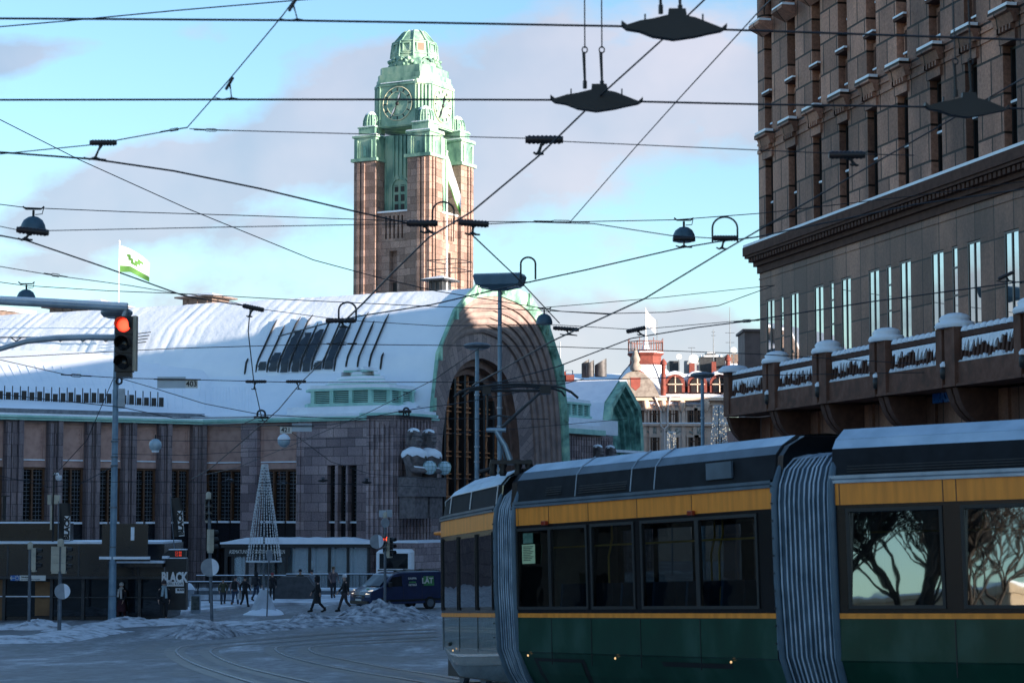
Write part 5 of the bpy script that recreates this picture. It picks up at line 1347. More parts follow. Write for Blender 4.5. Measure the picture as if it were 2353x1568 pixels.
# other lamp poles
def lamp_pole(u, vtop, vbase, Y, r, pr, label, big=False):
    p = P(u, vtop, Y); t = thing('street_lamp', label, 'street lamp', (p.x, Y, 0)); m = MB()
    m.tube([(0, 0, 0), (0, 0, p.z)], [pr*1.35, pr], 10); m.build('pole', POLEB, t)
    m = MB()
    for dz in (2.2, 4.6, 5.3, 7.0, 7.6): m.lathe((0, 0, max(1, p.z-dz)), [(pr*1.5, 0), (pr*1.5, .06)], 10)
    m.build('pole_band', STEEL, t)
    if not big: lamp_disc(t, p.z, r, .26)
    else:
        m = MB(); hw = r
        def rg(z, k): return [(-hw*k, -.55*k, z), (hw*k, -.55*k, z), (hw*k, .55*k, z), (-hw*k, .55*k, z)]
        a = rg(p.z-.12, .30); b = rg(p.z+.08, .90); c = rg(p.z+.40, 1.0); d_ = rg(p.z+.46, .97)
        m.add(a+b+c+d_, [(3, 2, 1, 0), (12, 13, 14, 15)]+[(i*4+k, i*4+(k+1) % 4, (i+1)*4+(k+1) % 4, (i+1)*4+k) for i in range(3) for k in range(4)])
        o = m.build('lamp_head', mk('blue lamp housing', (.10, .19, .27), .5, var=(.08, .16, .23)), t); m = MB()
        for s_ in (-1, 1): m.obox((s_*hw*.62, 0, p.z-.02), (hw*.22, 0, s_*.035), (0, .35, 0), (0, 0, .015))
        m.build('lamp_glass', mk('frosted glass', (.48, .56, .62), .3), o)
        o.rotation_euler = (0, 0, radians(-14)); s2 = MB(); s2.box(-hw*.95, hw*.95, -.5, .5, p.z+.463, p.z+.5); s2.build('lamp_snow', SNOW, o)
    return t
lamp_pole(1148, 660, 0, 78, .92, .075, 'big boxy double street lamp on a tall pole in front of the arch', True)
lamp_pole(1096, 800, 0, 96, .64, .09, 'disc street lamp in front of the great arch window')
lamp_pole(1613, 866, 0, 110, .64, .09, 'disc street lamp in front of the ornate house')
# camera on mast in front of window
m_ = thing('camera_mast', 'slim mast with security camera and white boxes beside the kiosk', 'camera mast', (P(121, 1250, 97).x, 97, 0))
m = MB(); m.tube([(0, 0, 0), (0, 0, P(121, 1085, 97).z)], .05, 6); m.build('mast', BLACK, m_)
m = MB(); z = P(121, 1088, 97).z; m.tube([(0, 0, z), (.22, -.1, z+.02), (.25, -.1, z-.08)], .04, 6); m.lathe((.25, -.1, z-.32), [(.04, 0), (.12, .05), (.15, .14), (.14, .26)], 10); m.build('camera', WHITE, m_)
m = MB(); z = P(121, 1147, 97).z; m.box(-.25, -.08, -.15, .1, z-.22, z+.22); m.box(.06, .3, -.15, .1, z-.2, z+.22); m.box(-.12, -.04, -.12, 0, z-1.4, z-.25); m.build('box', CREAMP, m_)

# traffic signals
def signal_head(parent, x, y, z, yaw, lit=None, h=.98, wd=.30, housing=None, thick=.2, back=False):
    """three-lamp head whose lenses face local -y turned by yaw; z is its middle"""
    R_ = Matrix.Translation((x, y, z)) @ Matrix.Rotation(yaw, 4, 'Z')
    m = MB(); 
    for k in range(3): zz = h/2-h/3*(k+1); m.box(-wd/2, wd/2, 0, thick, zz+.004, zz+h/3-.004)
    m.box(-wd/2+.02, wd/2-.02, .02, thick-.02, -h/2-.08, -h/2-.003); o = m.build('signal_head', housing or CREAMP, parent, mat=R_)
    v = MB(); r = wd*.42
    for k in range(3):
        zc_ = h/3-h/3*k
        A_ = [(cos(q)*r, -.003, zc_+sin(q)*r) for q in [radians(-25)+radians(230)*j/12 for j in range(13)]]; B_ = [(x_, -.24 if j in range(1, 12) else -.12, z_) for j, (x_, y_, z_) in enumerate(A_)]
        v.strip(A_, B_); v.box(-wd/2, wd/2, -.012, -.003, zc_-h/6+.01, zc_+h/6-.01)
    v.build('visor', BLACK, o, recalc=False)
    for k, nm in enumerate(('red', 'amber', 'green')):
        l = MB(); zc_ = h/3-h/3*k; l.lathe((0, 0, 0), [(r*.96, 0), (r*.9, .02), (r*.5, .035), (.01, .045)], 18)
        if lit == nm: mat_ = LITR
        else: mat_ = LENSD
        l.build('lens', mat_, o, mat=Matrix.Translation((0, -.014, zc_)) @ Matrix.Rotation(pi/2, 4, 'X'))
    return o
LENSD = mk('dark lens', (.012, .014, .018), .2, var=(.008, .01, .012))
def lit_red():
    m, nt, b = new_mat('lit red lens'); b.inputs['Base Color'].default_value = (.6, .03, .01, 1)
    lw = nt.nodes.new('ShaderNodeLayerWeight'); lw.inputs[0].default_value = .35
    r = _ramp(nt, lw.outputs['Facing'], [(.0, (1, .11, .05)), (.35, (1, .012, .004))]); nt.links.new(r, b.inputs['Emission Color']); b.inputs['Emission Strength'].default_value = .8
    return m
LITR = lit_red()
# near signal hanging from mast arms coming in from the left
YT = 34.0; c0 = P(285, 790, YT)
sg0 = thing('hanging_traffic_signal', 'near traffic signal showing red, hung from two snowy arms at left', 'traffic signal', (c0.x, YT, c0.z))
hh = signal_head(sg0, 0, -.05, 0, 0, 'red', .93, .285, mk('dark signal housing', (.03, .032, .037), .45, var=(.02, .022, .026)), .22)
m = MB(); m.box(.145, .20, -.02, .16, -.44, .47); m.build('side_board', CREAMP, sg0)
s_ = MB(); 
for k in range(2): s_.box(-.13, .13, -.2, -.1, -.045-.31*k+.2-.0, .20-.31*k-.035)
def LP(u, v, dy=0): q = P(u, v, YT+dy); return q-c0-Vector((0, 0, 0))+Vector((0, 0, 0))
m = MB(); p = [LP(-60, 690, .2), LP(120, 699, .15), LP(293, 709, .1)]; p = [Vector((a.x, a.y, a.z)) for a in p]
m.tube(p, .055, 8); m.tube([LP(-60, 825, .2), LP(-10, 804, .2), LP(60, 784, .18), (LP(130, 777, .15)), LP(200, 775, .1), LP(268, 776, .1)], .045, 8)
m.tube([LP(290, 709, .1), LP(285, 730, .1)], .045, 8); m.tube([LP(285, 845, .1), LP(286, 862, .1)], .03, 8)
m.build('mast_arm', STEEL, sg0)
m = MB(); m.tube([a+Vector((0, 0, .055)) for a in p], .045, 6); m.tube([LP(60, 784, .18)+Vector((0, 0, .04)), LP(130, 777, .15)+Vector((0, 0, .04)), LP(200, 775, .1)+Vector((0, 0, .04)), LP(262, 776, .1)+Vector((0, 0, .04))], .022, 6); m.build('arm_snow', SNOW, sg0)
m = MB(); q = LP(-60, 690, .2); m.tube([(q.x-.0, q.y, q.z+.3), (q.x, q.y, GZ(YT)-c0.z)], .09, 10); m.build('mast', STEEL, sg0)
# posts with signals on the plaza
def sig_post(u, vb, vt, label, heads, lean=0, discs=(), pr=.07):
    g = at_ground(u, vb); zt = P(u, vt, g.y).z; t = thing('traffic_signal', label, 'traffic signal', (g.x, g.y, g.z), group='traffic signal posts on the square')
    m = MB(); m.tube([(0, 0, 0), (lean, 0, zt-g.z)], pr, 8); m.build('post', STEELD, t)
    m = MB(); m.lathe((lean, 0, zt-g.z), [(pr*1.6, -.2), (pr*1.7, .05), (pr*.6, .12)], 8); m.build('post_cap', CREAMP, t)
    for (du, v, yaw, lit, h) in heads: signal_head(t, du*g.y/FOC+lean*.9, 0, P(u, v, g.y).z-g.z, radians(yaw), lit, h, .32)
    for (du, v, r, ang, sm_) in discs:
        m = MB(); m.lathe((0, 0, 0), [(r, 0), (r, .03)], 24); d = m.build('round_sign_back', GREY, t, mat=Matrix.Translation((du*g.y/FOC+lean*.5, -.1, P(u, v, g.y).z-g.z)) @ Matrix.Rotation(radians(ang), 4, 'Z') @ Matrix.Rotation(pi/2, 4, 'X'))
        if sm_: m = MB(); m.add([(cos(q)*r*.97, sin(q)*r*.97, .035) for q in [radians(-70)+radians(150)*j/12 for j in range(13)]], [tuple(range(13))]); m.build('sign_snow', SNOW, d, recalc=False)
    return t
sig_post(66, 1442, 1250, 'leftmost traffic signal post with one cream signal head seen from behind', [(15, 1283, 90, None, .95)])
sig_post(136, 1452, 1243, 'traffic signal post with two cream heads and a round sign, second from left', [(-13, 1283, 200, None, 1.05), (14, 1283, 90, None, 1.05)], 0, [(7, 1357, .33, 8, True)], .085)
sig_post(487, 1440, 1135, 'leaning traffic signal post with head facing the road, left of the light cone', [(-.5, 1170, 10, None, .95), (9, 1240, 120, None, .95)], -.22, [(0, 1302, .40, 5, True)])
t9 = sig_post(884, 1405, 1180, 'traffic signal with small red light at the shelter end, beside the van', [(2, 1250, 0, 'red', .80), (14, 1255, 60, None, .95)], 0, [(0, 1200, .24, 30, False), (-19, 1243, .36, 15, True)])
g = at_ground(884, 1405); m = MB(); m.box(-.32, .05, -.05, 0, P(0, 1180, g.y).z-g.z-.15, P(0, 1180, g.y).z-g.z+.2); m.box(.08, .34, -.05, 0, P(0, 1180, g.y).z-g.z-.15, P(0, 1180, g.y).z-g.z+.22); m.build('sign_plate', STEEL, t9)
g = at_ground(613, 1415); t = thing('sign_post', 'thin post with a small sign right of the light cone', 'sign post', tuple(g)); m = MB(); m.tube([(0, 0, 0), (.08, 0, P(613, 1285, g.y).z-g.z)], .035, 6); m.build('post', STEELD, t); m = MB(); m.lathe((0, 0, 0), [(.28, 0), (.28, .03)], 16); m.build('round_sign', GREY, t, mat=Matrix.Translation((.08, 0, P(620, 1275, g.y).z-g.z)) @ Matrix.Rotation(radians(65), 4, 'Z') @ Matrix.Rotation(pi/2, 4, 'X'))

# cone of light strings
LEDM = mk('light string', (.75, .78, .80), .5, var=(.55, .6, .65))
LEDL = mk('tiny bulb', (.9, .9, .85), .4, emit=(1, .80, .52), estr=.22)
def light_cone(u, vb, vt, wb, wt, Y, label, base=True, n=26, spiral=False, lit=.35):
    p = P(u, vb, Y); pt = P(u, vt, Y); h = pt.z-p.z; rb_ = wb/2*Y/FOC; rt = wt/2*Y/FOC; z0 = p.z
    t = thing('light_cone', label, 'light tree', (p.x, Y, 0), group='cone shaped light trees')
    m = MB(); m.tube([(0, 0, 0 if base else 1), (0, 0, pt.z)], .055, 6); m.build('pole', STEELD, t)
    m = MB(); lb = MB(); random.seed(int(u))
    for k in range(n):
        q = 2*pi*k/n; pts = []
        for j in range(9):
            s = j/8; r = rb_+(rt-rb_)*s; pts.append((cos(q)*r*(1+.015*random.uniform(-1, 1)), sin(q)*r, z0+h*s))
        m.tube(pts, .007, 3)
        for j in range(34):
            s = (j+random.random()*.6)/34; r = rb_+(rt-rb_)*s; c = Vector((cos(q)*r, sin(q)*r, z0+h*s)); e = .022
            (lb if random.random() < lit else m).obox(c, (e, 0, 0), (0, e, 0), (0, 0, e*1.3))
    m.tube([(cos(2*pi*k/24)*rb_, sin(2*pi*k/24)*rb_, z0) for k in range(25)], .035, 5); m.tube([(cos(2*pi*k/16)*rt, sin(2*pi*k/16)*rt, pt.z) for k in range(17)], .03, 5)
    for k in range(4): q = pi*k/4; m.tube([(cos(q)*rb_, sin(q)*rb_, z0), (-cos(q)*rb_, -sin(q)*rb_, z0)], .012, 4)
    st = m.build('light_strings', LEDM, t, recalc=False); (lb.build('bulbs', LEDL, t, recalc=False).__setitem__('kind', 'stuff') if lb.v else None)
    return t
g = at_ground(607, 1410); lc_ = light_cone(606, 1289, 1067, 80, 14, g.y, 'white cone of light strings on a concrete foot in the square', lit=.0)
m = MB(); m.lathe((0, 0, 0), [(.75, -.1), (.70, .12), (.20, P(607, 1356, g.y).z), (.18, P(607, 1354, g.y).z)], 8, smooth=False, ph=pi/8); m.build('concrete_foot', mk('frosted concrete', (.55, .60, .66), .8, var=(.42, .46, .52), scale=2), lc_)
mound('snow_drift', g.x, g.y, 1.0, 1.4, .42, 21, SNOW, rough=.3, n=14)
lc2_ = light_cone(1652, 1075, 932, 50, 22, 125, 'cone of warm glowing light strings before the ornate house, the larger one', False, 20, lit=.18)
lc3_ = light_cone(1543, 1065, 992, 22, 18, 130, 'short dark column of light strings seen above the tram roof', False, 12, lit=.2)

# kiosk (black glazed box) with signs
YK = 97.0; kx = bgx(-60, YK); k = thing('kiosk', 'long low black glazed kiosk with snow on its flat roof', 'kiosk', (kx, YK, 0))
def KX(u): return bgx(u, YK)-kx
def KZ(v): return P(200, v, YK).z
WK = mk('kiosk brown interior', (.22, .12, .05), .7, var=(.12, .06, .03), scale=.6)
m = MB(); m.box(0, KX(382), .05, 5, -.2, KZ(1325)); m.box(0, KX(384), -.35, 5.2, KZ(1325), KZ(1248)); m.box(0, KX(420), -.6, -.351, KZ(1326), KZ(1315)) if False else None
m.box(KX(268), KX(388), -1.3, 0.0, KZ(1300), KZ(1291)); m.build('kiosk_body', ANTH, k)
m = MB()
for i in range(22): m.box(0, KX(140), 1.3, 1.45, KZ(1245)+.06+i*.045, KZ(1245)+.085+i*.045)
m.box(0, KX(142), 1.46, 3, KZ(1248), KZ(1202)); m.build('roof_louvres', ANTH, k)
m = MB(); m.box(-.0, KX(382), -.37, 5, KZ(1248)+.003, KZ(1244)+.02); m.box(KX(268), KX(390), -1.32, -.3, KZ(1291)+.003, KZ(1286)); m.box(0, KX(143), 1.28, 3.0, KZ(1202)+.003, KZ(1201)+.05); m.build('roof_snow', SNOW, k)
m = MB()
for a, b in ((20, 122), (130, 196), (200, 262), (268, 326), (328, 378)):
    m.box(KX(a), KX(b), -.0, .045, KZ(1415), KZ(1330))
gl_ = m.build('glazing', GLS, k)
m = MB()
for u in (18, 126, 198, 265, 327, 381): m.box(KX(u)-.07, KX(u)+.07, -.12, -.003, 0, KZ(1328))
m.box(0, KX(382), -.08, -.003, KZ(1372), KZ(1370)); m.box(0, KX(384), -.42, -.351, KZ(1328), KZ(1322))
for u in (28, 190, 258, 326): m.box(KX(u)-.04, KX(u)+.04, -.38, -.351, KZ(1322), KZ(1252))
m.build('glazing_frame', DARK, k)
m = MB(); m.box(KX(88), KX(127), -.02, -.004, KZ(1413), KZ(1335)); m.build('wood_panel', WK, k); m = MB(); m.box(0, KX(17), -.02, .0, 0, KZ(1330)); m.build('wood_panel', WK, k)
s_ = MB(); s_.box(0, KX(124), -.1, -.0, KZ(1370)+.003, KZ(1370)+.05); s_.build('rail_snow', SNOW, k)
def info_sign(u0, u1, v0, v1, ub, y=-.45):
    m = MB(); m.box(KX(u0), KX(ub), y, y+.05, KZ(v1), KZ(v0)); o = m.build('sign_blue', SIGNB, k)
    m = MB(); m.box(KX(ub)+.003, KX(u1), y, y+.05, KZ(v1), KZ(v0)); o2 = m.build('sign_white', SIGNW, k)
    H_ = KZ(v0)-KZ(v1); cx = KX(u0)+.25*(KX(ub)-KX(u0)); zc_ = (KZ(v0)+KZ(v1))/2
    m = MB(); m.bar((cx-.12, y-.012, zc_), (cx+.12, y-.012, zc_), .012, .03); m.bar((cx-.12, y-.012, zc_), (cx-.03, y-.012, zc_+.08), .012, .03); m.bar((cx-.12, y-.012, zc_), (cx-.03, y-.012, zc_-.08), .012, .03)
    cx = KX(u0)+.74*(KX(ub)-KX(u0)); m.tube([(cx+cos(2*pi*j/12)*.075, y-.012, zc_+sin(2*pi*j/12)*.075) for j in range(13)], .013, 4)
    for j in range(8): q = 2*pi*j/8; m.bar((cx+cos(q)*.1, y-.012, zc_+sin(q)*.1), (cx+cos(q)*.14, y-.012, zc_+sin(q)*.14), .012, .02)
    m.build('sign_symbol', SIGNW, o)
    wd = KX(u1)-KX(ub); text('Palvelupiste', H_*.40, INK, k, (KX(ub)+.08, y-.006, zc_+H_*.2), (pi/2, 0, 0), 'sign_text', .003, 'LEFT', bold=.004)
    text('Servicestation Service point', H_*.32, INK, k, (KX(ub)+.08, y-.006, zc_-H_*.22), (pi/2, 0, 0), 'sign_text', .003, 'LEFT', sx=min(1, wd/(H_*.32*14.5)))
info_sign(36, 116, 1320, 1332, 57)
info_sign(331, 381, 1308, 1321, 345, -.2)
# black advertising pillar
t = thing('advertising_pillar', 'black advertising pillar of the grill and cafe with white lettering', 'advertising pillar', (bgx(382, 96.2), 96.2, 0))
def ax_(u): return bgx(u, 96.2)-bgx(382, 96.2)
m = MB(); m.box(ax_(384), ax_(432), 0, .6, P(400, 1400, 96.2).z, P(400, 1282, 96.2).z); m.build('pillar', BLACK, t)
def az_(v): return P(400, v, 96.2).z
text('BLACK', .62, WHITE, t, (ax_(405), -.012, az_(1326)), (pi/2, 0, 0), 'lettering', .008, sx=.62, bold=.03)
m = MB(); m.box(ax_(388), ax_(427), -.01, -.003, az_(1345.5), az_(1335)); m.box(ax_(408), ax_(428), -.01, -.003, az_(1361), az_(1350)); m.build('white_panel', WHITE, t)
text('GRILL & CAFE', .17, INK, t, (ax_(407.5), -.018, az_(1340)), (pi/2, 0, 0), 'lettering', .003, sx=.72)
text('BLACK', .13, INK, t, (ax_(420), -.018, az_(1354)), (pi/2, 0, 0), 'lettering', .003, sx=.8, bold=.008)
m = MB(); m.box(-.0, ax_(430), -.02, .62, az_(1282)+.003, az_(1280)); m.box(ax_(378), ax_(392), -.2, .4, az_(1282), az_(1276)); m.build('pillar_snow', SNOW, t)
# led box
t = thing('led_display', 'small dark display box with red digits on top of the cafe pillar', 'display', (bgx(405, 96.4), 96.4, P(400, 1280, 96.4).z))
m = MB(); m.add([(-.75, 0, 0), (.5, 0, 0), (.5, 0, .35), (-.25, 0, .35), (-.75, .5, 0), (.5, .5, 0), (.5, .5, .35), (-.25, .5, .35)], [(0, 1, 2, 3), (7, 6, 5, 4), (0, 4, 5, 1), (1, 5, 6, 2), (2, 6, 7, 3), (3, 7, 4, 0)]); m.build('box', BLACK, t)
RDL = mk('red digits', (.5, .03, .01), .5, emit=(1, .06, .02), estr=.25)
for r_ in range(2): text('12 88', .14, RDL, t, (.17, -.01, .24-.13*r_), (pi/2, 0, 0), 'digits', .003)
m = MB(); m.box(-.28, .52, -.02, .52, .353, .40); m.build('box_snow', SNOW, t)
# banners
def banner(u, v0, v1, w_, label, lean=0):
    Y = 96.8; p = P(u, v1, Y); h = P(u, v0, Y).z-p.z; t = thing('banner', label, 'banner', (p.x, Y, p.z), group='black cafe banners'); t.rotation_euler = (0, radians(lean), 0)
    wd = w_*Y/FOC; m = MB(); m.grid([[(-wd/2+wd*i/5, .04*sin(i*1.3+j*.5), h*j/8) for i in range(6)] for j in range(9)]); m.build('cloth', BLACK, t, recalc=False)
    m = MB(); m.tube([(-wd/2-.04, .03, -1.6), (-wd/2-.04, .03, h+.1)], .025, 5); m.build('banner_pole', STEELD, t)
    m = MB(); m.box(-wd*.02, wd*.5, -.055, -.05, .02, h*.66); m.build('white_field', WHITE, t)
    text('BLACK', wd*.62, INK, t, (wd*.24, -.065, h*.34), (pi/2, radians(-90), 0), 'lettering', .004, sx=h*.62/(wd*.62*3.1), bold=.02)
    return t
banner(148, 1155, 1242, 26, 'black cafe banner with vertical lettering, left one above the kiosk')
banner(412, 1142, 1232, 24, 'black cafe banner with vertical lettering, right one above the pillar', -5)
# bin and board by the pillar
g = at_ground(449, 1408); t = thing('advertising_board', 'small grey advertising board on the pavement beside the cafe pillar', 'advertising board', tuple(g)); m = MB(); m.cbox(-.25, .25, -.08, .08, 0, .95, .06); m.build('frame', STEEL, t); m = MB(); m.box(-.2, .2, -.092, -.083, .18, .85); m.build('poster', mk('grey green poster', (.14, .17, .16), .4, var=(.05, .06, .06), scale=6), t)
g = at_ground(433, 1398); t = thing('litter_bin', 'blue grey litter bin with snow on its lid beside the cafe pillar', 'bin', tuple(g)); m = MB(); m.tube([(0, 0, 0), (0, 0, .5)], .05, 6); m.box(-.2, .25, -.2, .2, .5, 1.0); m.build('bin_body', GREY, t); m = MB(); m.lathe((.02, 0, 1.0), [(.28, 0), (.26, .12), (.12, .3), (.02, .34)], 10); m.build('bin_snow', SNOW, t)

# tram shelter
YS = 130.0; sx0 = bgx(517, YS); t = thing('shelter', 'long glass entrance shelter with thick snow on its roof', 'shelter', (sx0, YS, 0))
def SX(u): return bgx(u, YS)-sx0
def SZ(v): return P(700, v, YS).z
m = MB(); m.box(0, SX(858), -1.2, 4, SZ(1256), SZ(1248)); m.box(SX(525), SX(672), -1.0, -.85, SZ(1276), SZ(1256.1))
for u in (527, 543, 575, 623, 664, 717, 762, 804, 851): m.box(SX(u)-.09, SX(u)+.09, -.95, -.75, 0, SZ(1256.1)); m.box(SX(u)-.07, SX(u)+.07, 3.4, 3.55, 0, SZ(1256.1))
m.box(SX(525), SX(855), -.93, -.85, .0, .12); m.build('shelter_frame', BLACK, t)
m = MB(); m.box(SX(678), SX(850), -.9, -.87, .15, SZ(1258)); m.box(SX(545), SX(570), -.9, -.87, .15, SZ(1278)); m.box(SX(528), SX(850), 3.42, 3.45, .15, SZ(1258))
shg, nt_, b_ = new_mat('clear glass'); b_.inputs['Roughness'].default_value = .02; b_.inputs['Base Color'].default_value = (.55, .66, .70, 1); b_.inputs['Alpha'].default_value = .32; b_.inputs['IOR'].default_value = 1.6
m.build('glass_panels', shg, t)
m = MB(); rows = []
for j in range(5):
    y = -1.3+5.4*j/4; rows.append([(SX(517)-.05+(SX(860)-SX(517)+.1)*i/40, y, SZ(1248)+(.10+.26*min(1, i/6, (40-i)/6)*(1 if 0 < j < 4 else .8)+.06*NZ.noise(Vector((i*.4, j, 2))))) for i in range(41)])
m.grid(rows); m.strip([(x, y, SZ(1248)) for x, y, z in rows[0]], rows[0]); m.strip([(x, y, SZ(1248)) for x, y, z in rows[-1]], rows[-1]); m.build('roof_snow', SNOW, t, recalc=False)
text('ASEMATUNNELI  STATIONSTUNNELN', .34, SIGNW, t, (SX(598), -1.02, SZ(1266)), (pi/2, 0, 0), 'lettering', .01, sx=.60)
m = MB(); m.box(SX(704), SX(716), 1, 1.1, .1, 1.9); m.build('pale_board', mk('pale blue board', (.40, .55, .58), .5), t)
# fences in front of the station
def fence(u0, u1, vb, Y, label, h=1.0, n=60):
    a = bgx(u0, Y); b = bgx(u1, Y); t = thing('railing', label, 'railing', (a, Y, .12)); L_ = b-a; m = MB()
    m.tube([(0, 0, h), (L_, 0, h)], .035, 5); m.tube([(0, 0, .12), (L_, 0, .12)], .025, 5)
    for i in range(n+1): m.tube([(L_*i/n, 0, .0 if i % 10 == 0 else .12), (L_*i/n, 0, h)], .035 if i % 10 == 0 else .014, 4)
    m.build('bars', BLACK, t); m = MB(); m.tube([(0, 0, h+.04), (L_, 0, h+.04)], .03, 4); m.build('rail_snow', SNOW, t)
fence(432, 540, 1400, 112, 'black railing left of the shelter, snow along its top rail', 1.1, 40)
fence(455, 660, 1380, 124, 'black railing running behind the walkers on the left', 1.05, 70)
fence(660, 930, 1370, 126.5, 'black railing in front of the shelter glass towards the van', 1.05, 80)
mk_lowwall = thing('low_wall', 'low dark stone kerb wall below the railings', 'wall', (bgx(440, 123), 123, 0)); m = MB(); m.box(0, bgx(930, 123)-bgx(440, 123), 0, .5, 0, .32); m.build('wall', STEELD, mk_lowwall); m = MB(); m.box(0, bgx(930, 123)-bgx(440, 123), .55, 2.6, .1, .42); m.build('snow_strip', SNOW, mk_lowwall)
t = thing('stair_parapet', 'dark sloping stone side wall of the underpass stairs', 'parapet', (bgx(655, 117), 117, 0)); m = MB(); m.prism([(-.6, 0), (1.9, 0), (1.9, .55), (1.3, 1.35), (-.2, 1.35), (-.6, .8)], 'y', 0, 2.4); m.build('parapet', mk('dark grey stone', (.06, .062, .068), .6, var=(.035, .036, .04)), t)
t = thing('parked_truck', 'white truck cab half hidden behind the traffic signal and van', 'truck', (bgx(868, 125), 124, 0)); m = MB(); m.cbox(0, 2.1, 0, 4, .5, 2.7, .15); m.build('cab', WHITE, t); m = MB(); m.box(.2, 1.9, -.012, .0, 1.6, 2.5); m.box(-.012, 0, .5, 2, 1.6, 2.4); m.build('windscreen', GLD, t); m = MB(); m.lathe((0, 0, 0), [(.45, 0), (.45, .25)], 14); m.build('wheel', BLACK, t, mat=Matrix.Translation((.0, 1, .45)) @ Matrix.Rotation(pi/2, 4, 'Y')); m.build('wheel', BLACK, t, mat=Matrix.Translation((1.85, 1, .45)) @ Matrix.Rotation(pi/2, 4, 'Y'))
# left edge post
g = at_ground(5, 1415); t = thing('sticker_post', 'dark post covered with coloured stickers at the left picture edge', 'post', tuple(g)); m = MB(); m.tube([(0, 0, 0), (0, 0, P(5, 1140, g.y).z)], .09, 8); m.box(-.15, .25, -.1, .1, P(5, 1140, g.y).z, P(5, 1137, g.y).z); m.build('post', BLACK, t); m = MB(); m.box(-.14, .1, -.12, -.09, 1.4, 2.4); m.build('sticker', mk('orange sticker', (.7, .28, .04), .6, var=(.1, .3, .3), scale=4), t)
# hanging lamps over the street
def dome_lamp(u, v, du, Y, label):
    """v = rim; du = rim width in photo units"""
    p = P(u, v, Y); r = du/2*Y/FOC; t = thing('hanging_lamp', label, 'street lamp', tuple(p), group='domed lamps hung on the span wires')
    m = MB(); m.lathe((0, 0, 0), [(r, 0), (r*1.0, r*.25), (r*.93, r*.6), (r*.75, r*.95), (r*.4, r*1.2), (r*.12, r*1.27)], 20); m.build('dome', mk('blue lamp dome', (.05, .11, .16), .45, var=(.035, .085, .12)), t)
    m = MB(); m.lathe((0, 0, 0), [(.02, -r*.12), (r*.6, -r*.1), (r*.93, .0), (r*.93, .01)], 16); m.build('lamp_glass', mk('lamp glass', (.30, .36, .42), .2), t)
    m = MB(); m.tube([(0, 0, r*1.2), (0, 0, r*1.75)], r*.1, 6); m.tube([(-r*.85, 0, r*2.05), (-r*.6, 0, r*1.85), (r*.6, 0, r*1.85), (r*.85, 0, r*2.05)], r*.07, 6); m.tube([(r*.15, 0, r*1.4), (r*.7, 0, r*1.45), (r*.8, 0, r*1.9)], r*.04, 5); m.build('hanger', BLACK, t); return t
dome_lamp(76, 533, 58, 52, 'domed lamp hanging high at the left, above the flag')
dome_lamp(60, 692, 44, 66, 'domed lamp half hidden behind the snowy arm of the traffic signal')
dome_lamp(1571, 554, 53, 55, 'domed lamp hanging in the sky left of the corner building')
dome_lamp(1250, 744, 38, 72, 'domed lamp hanging over the right shoulder of the great arch')
def globe(u, v, du, Y, label, snowy):
    p = P(u, v, Y); r = du/2*Y/FOC; t = thing('globe_lamp', label, 'street lamp', tuple(p), group='globe lamps hung over the square')
    m = MB(); m.lathe((0, 0, 0), [(.02, -r), (r*.5, -r*.87), (r*.87, -r*.5), (r, 0), (r*.87, r*.5), (r*.5, r*.87), (.02, r)], 20); m.build('globe', mk('frosted globe', (.42, .55, .62), .25, var=(.20, .30, .38), scale=2), t)
    m = MB(); m.lathe((0, 0, 0), [(r*.99, r*.1), (r*.93, r*.5), (r*.56, r*.92), (.02, r*1.1)], 14) if snowy else m.lathe((0, 0, -r), [(r*.5, -.03), (r*.6, .05), (r*.3, .1)], 12); m.build('globe_snow', SNOW, t); m = MB(); m.tube([(0, 0, r), (0, 0, r*1.6)], .03, 5); m.build('hanger', BLACK, t)
globe(357, 1022, 30, 85, 'globe lamp hanging in front of the third pink wall panel', False)
globe(652, 1012, 30, 90, 'globe lamp plastered with snow, under the 421 sign', True)
# sign plates on wires
def plate(u0, u1, v0, v1, um, txt, label, num_left, Y):
    p = P(u0, v1, Y); t = thing('wire_sign', label, 'sign', tuple(p), group='numbered plates on the wires'); s = Y/FOC; w_ = (u1-u0)*s; h = (v1-v0)*s; wm = (um-u0)*s
    m = MB(); 
    if num_left: m.box(0, wm, 0, .02, 0, h*.78)
    else: m.box(wm, w_, 0, .02, 0, h*.72)
    n_ = m.build('number_plate', SIGNW, t)
    m = MB(); (m.box(wm, w_, .0, .03, h*.2, h*1.05) if num_left else m.box(0, wm, 0, .03, 0, h)); m.build('blank_plate', mk('pale blue plate', (.50, .58, .64), .5, var=(.44, .52, .58)), t)
    c = wm/2 if num_left else (wm+w_)/2; text(txt, h*.66, INK, n_, (c, -.012, h*.36), (pi/2, 0, 0), 'number', .004, bold=.004)
    m = MB(); m.tube([(-.1, -.03, h*.78), (w_+.1, -.03, h*.74)], .02, 5); m.build('clamp_bar', BLACK, t)
plate(361, 454, 865, 891, 426, '403', 'plate numbered 403 on a wire over the snowy roof', False, 62)
plate(643, 716, 973, 995, 670, '421', 'plate numbered 421 on a wire over the right pink panel', True, 80)

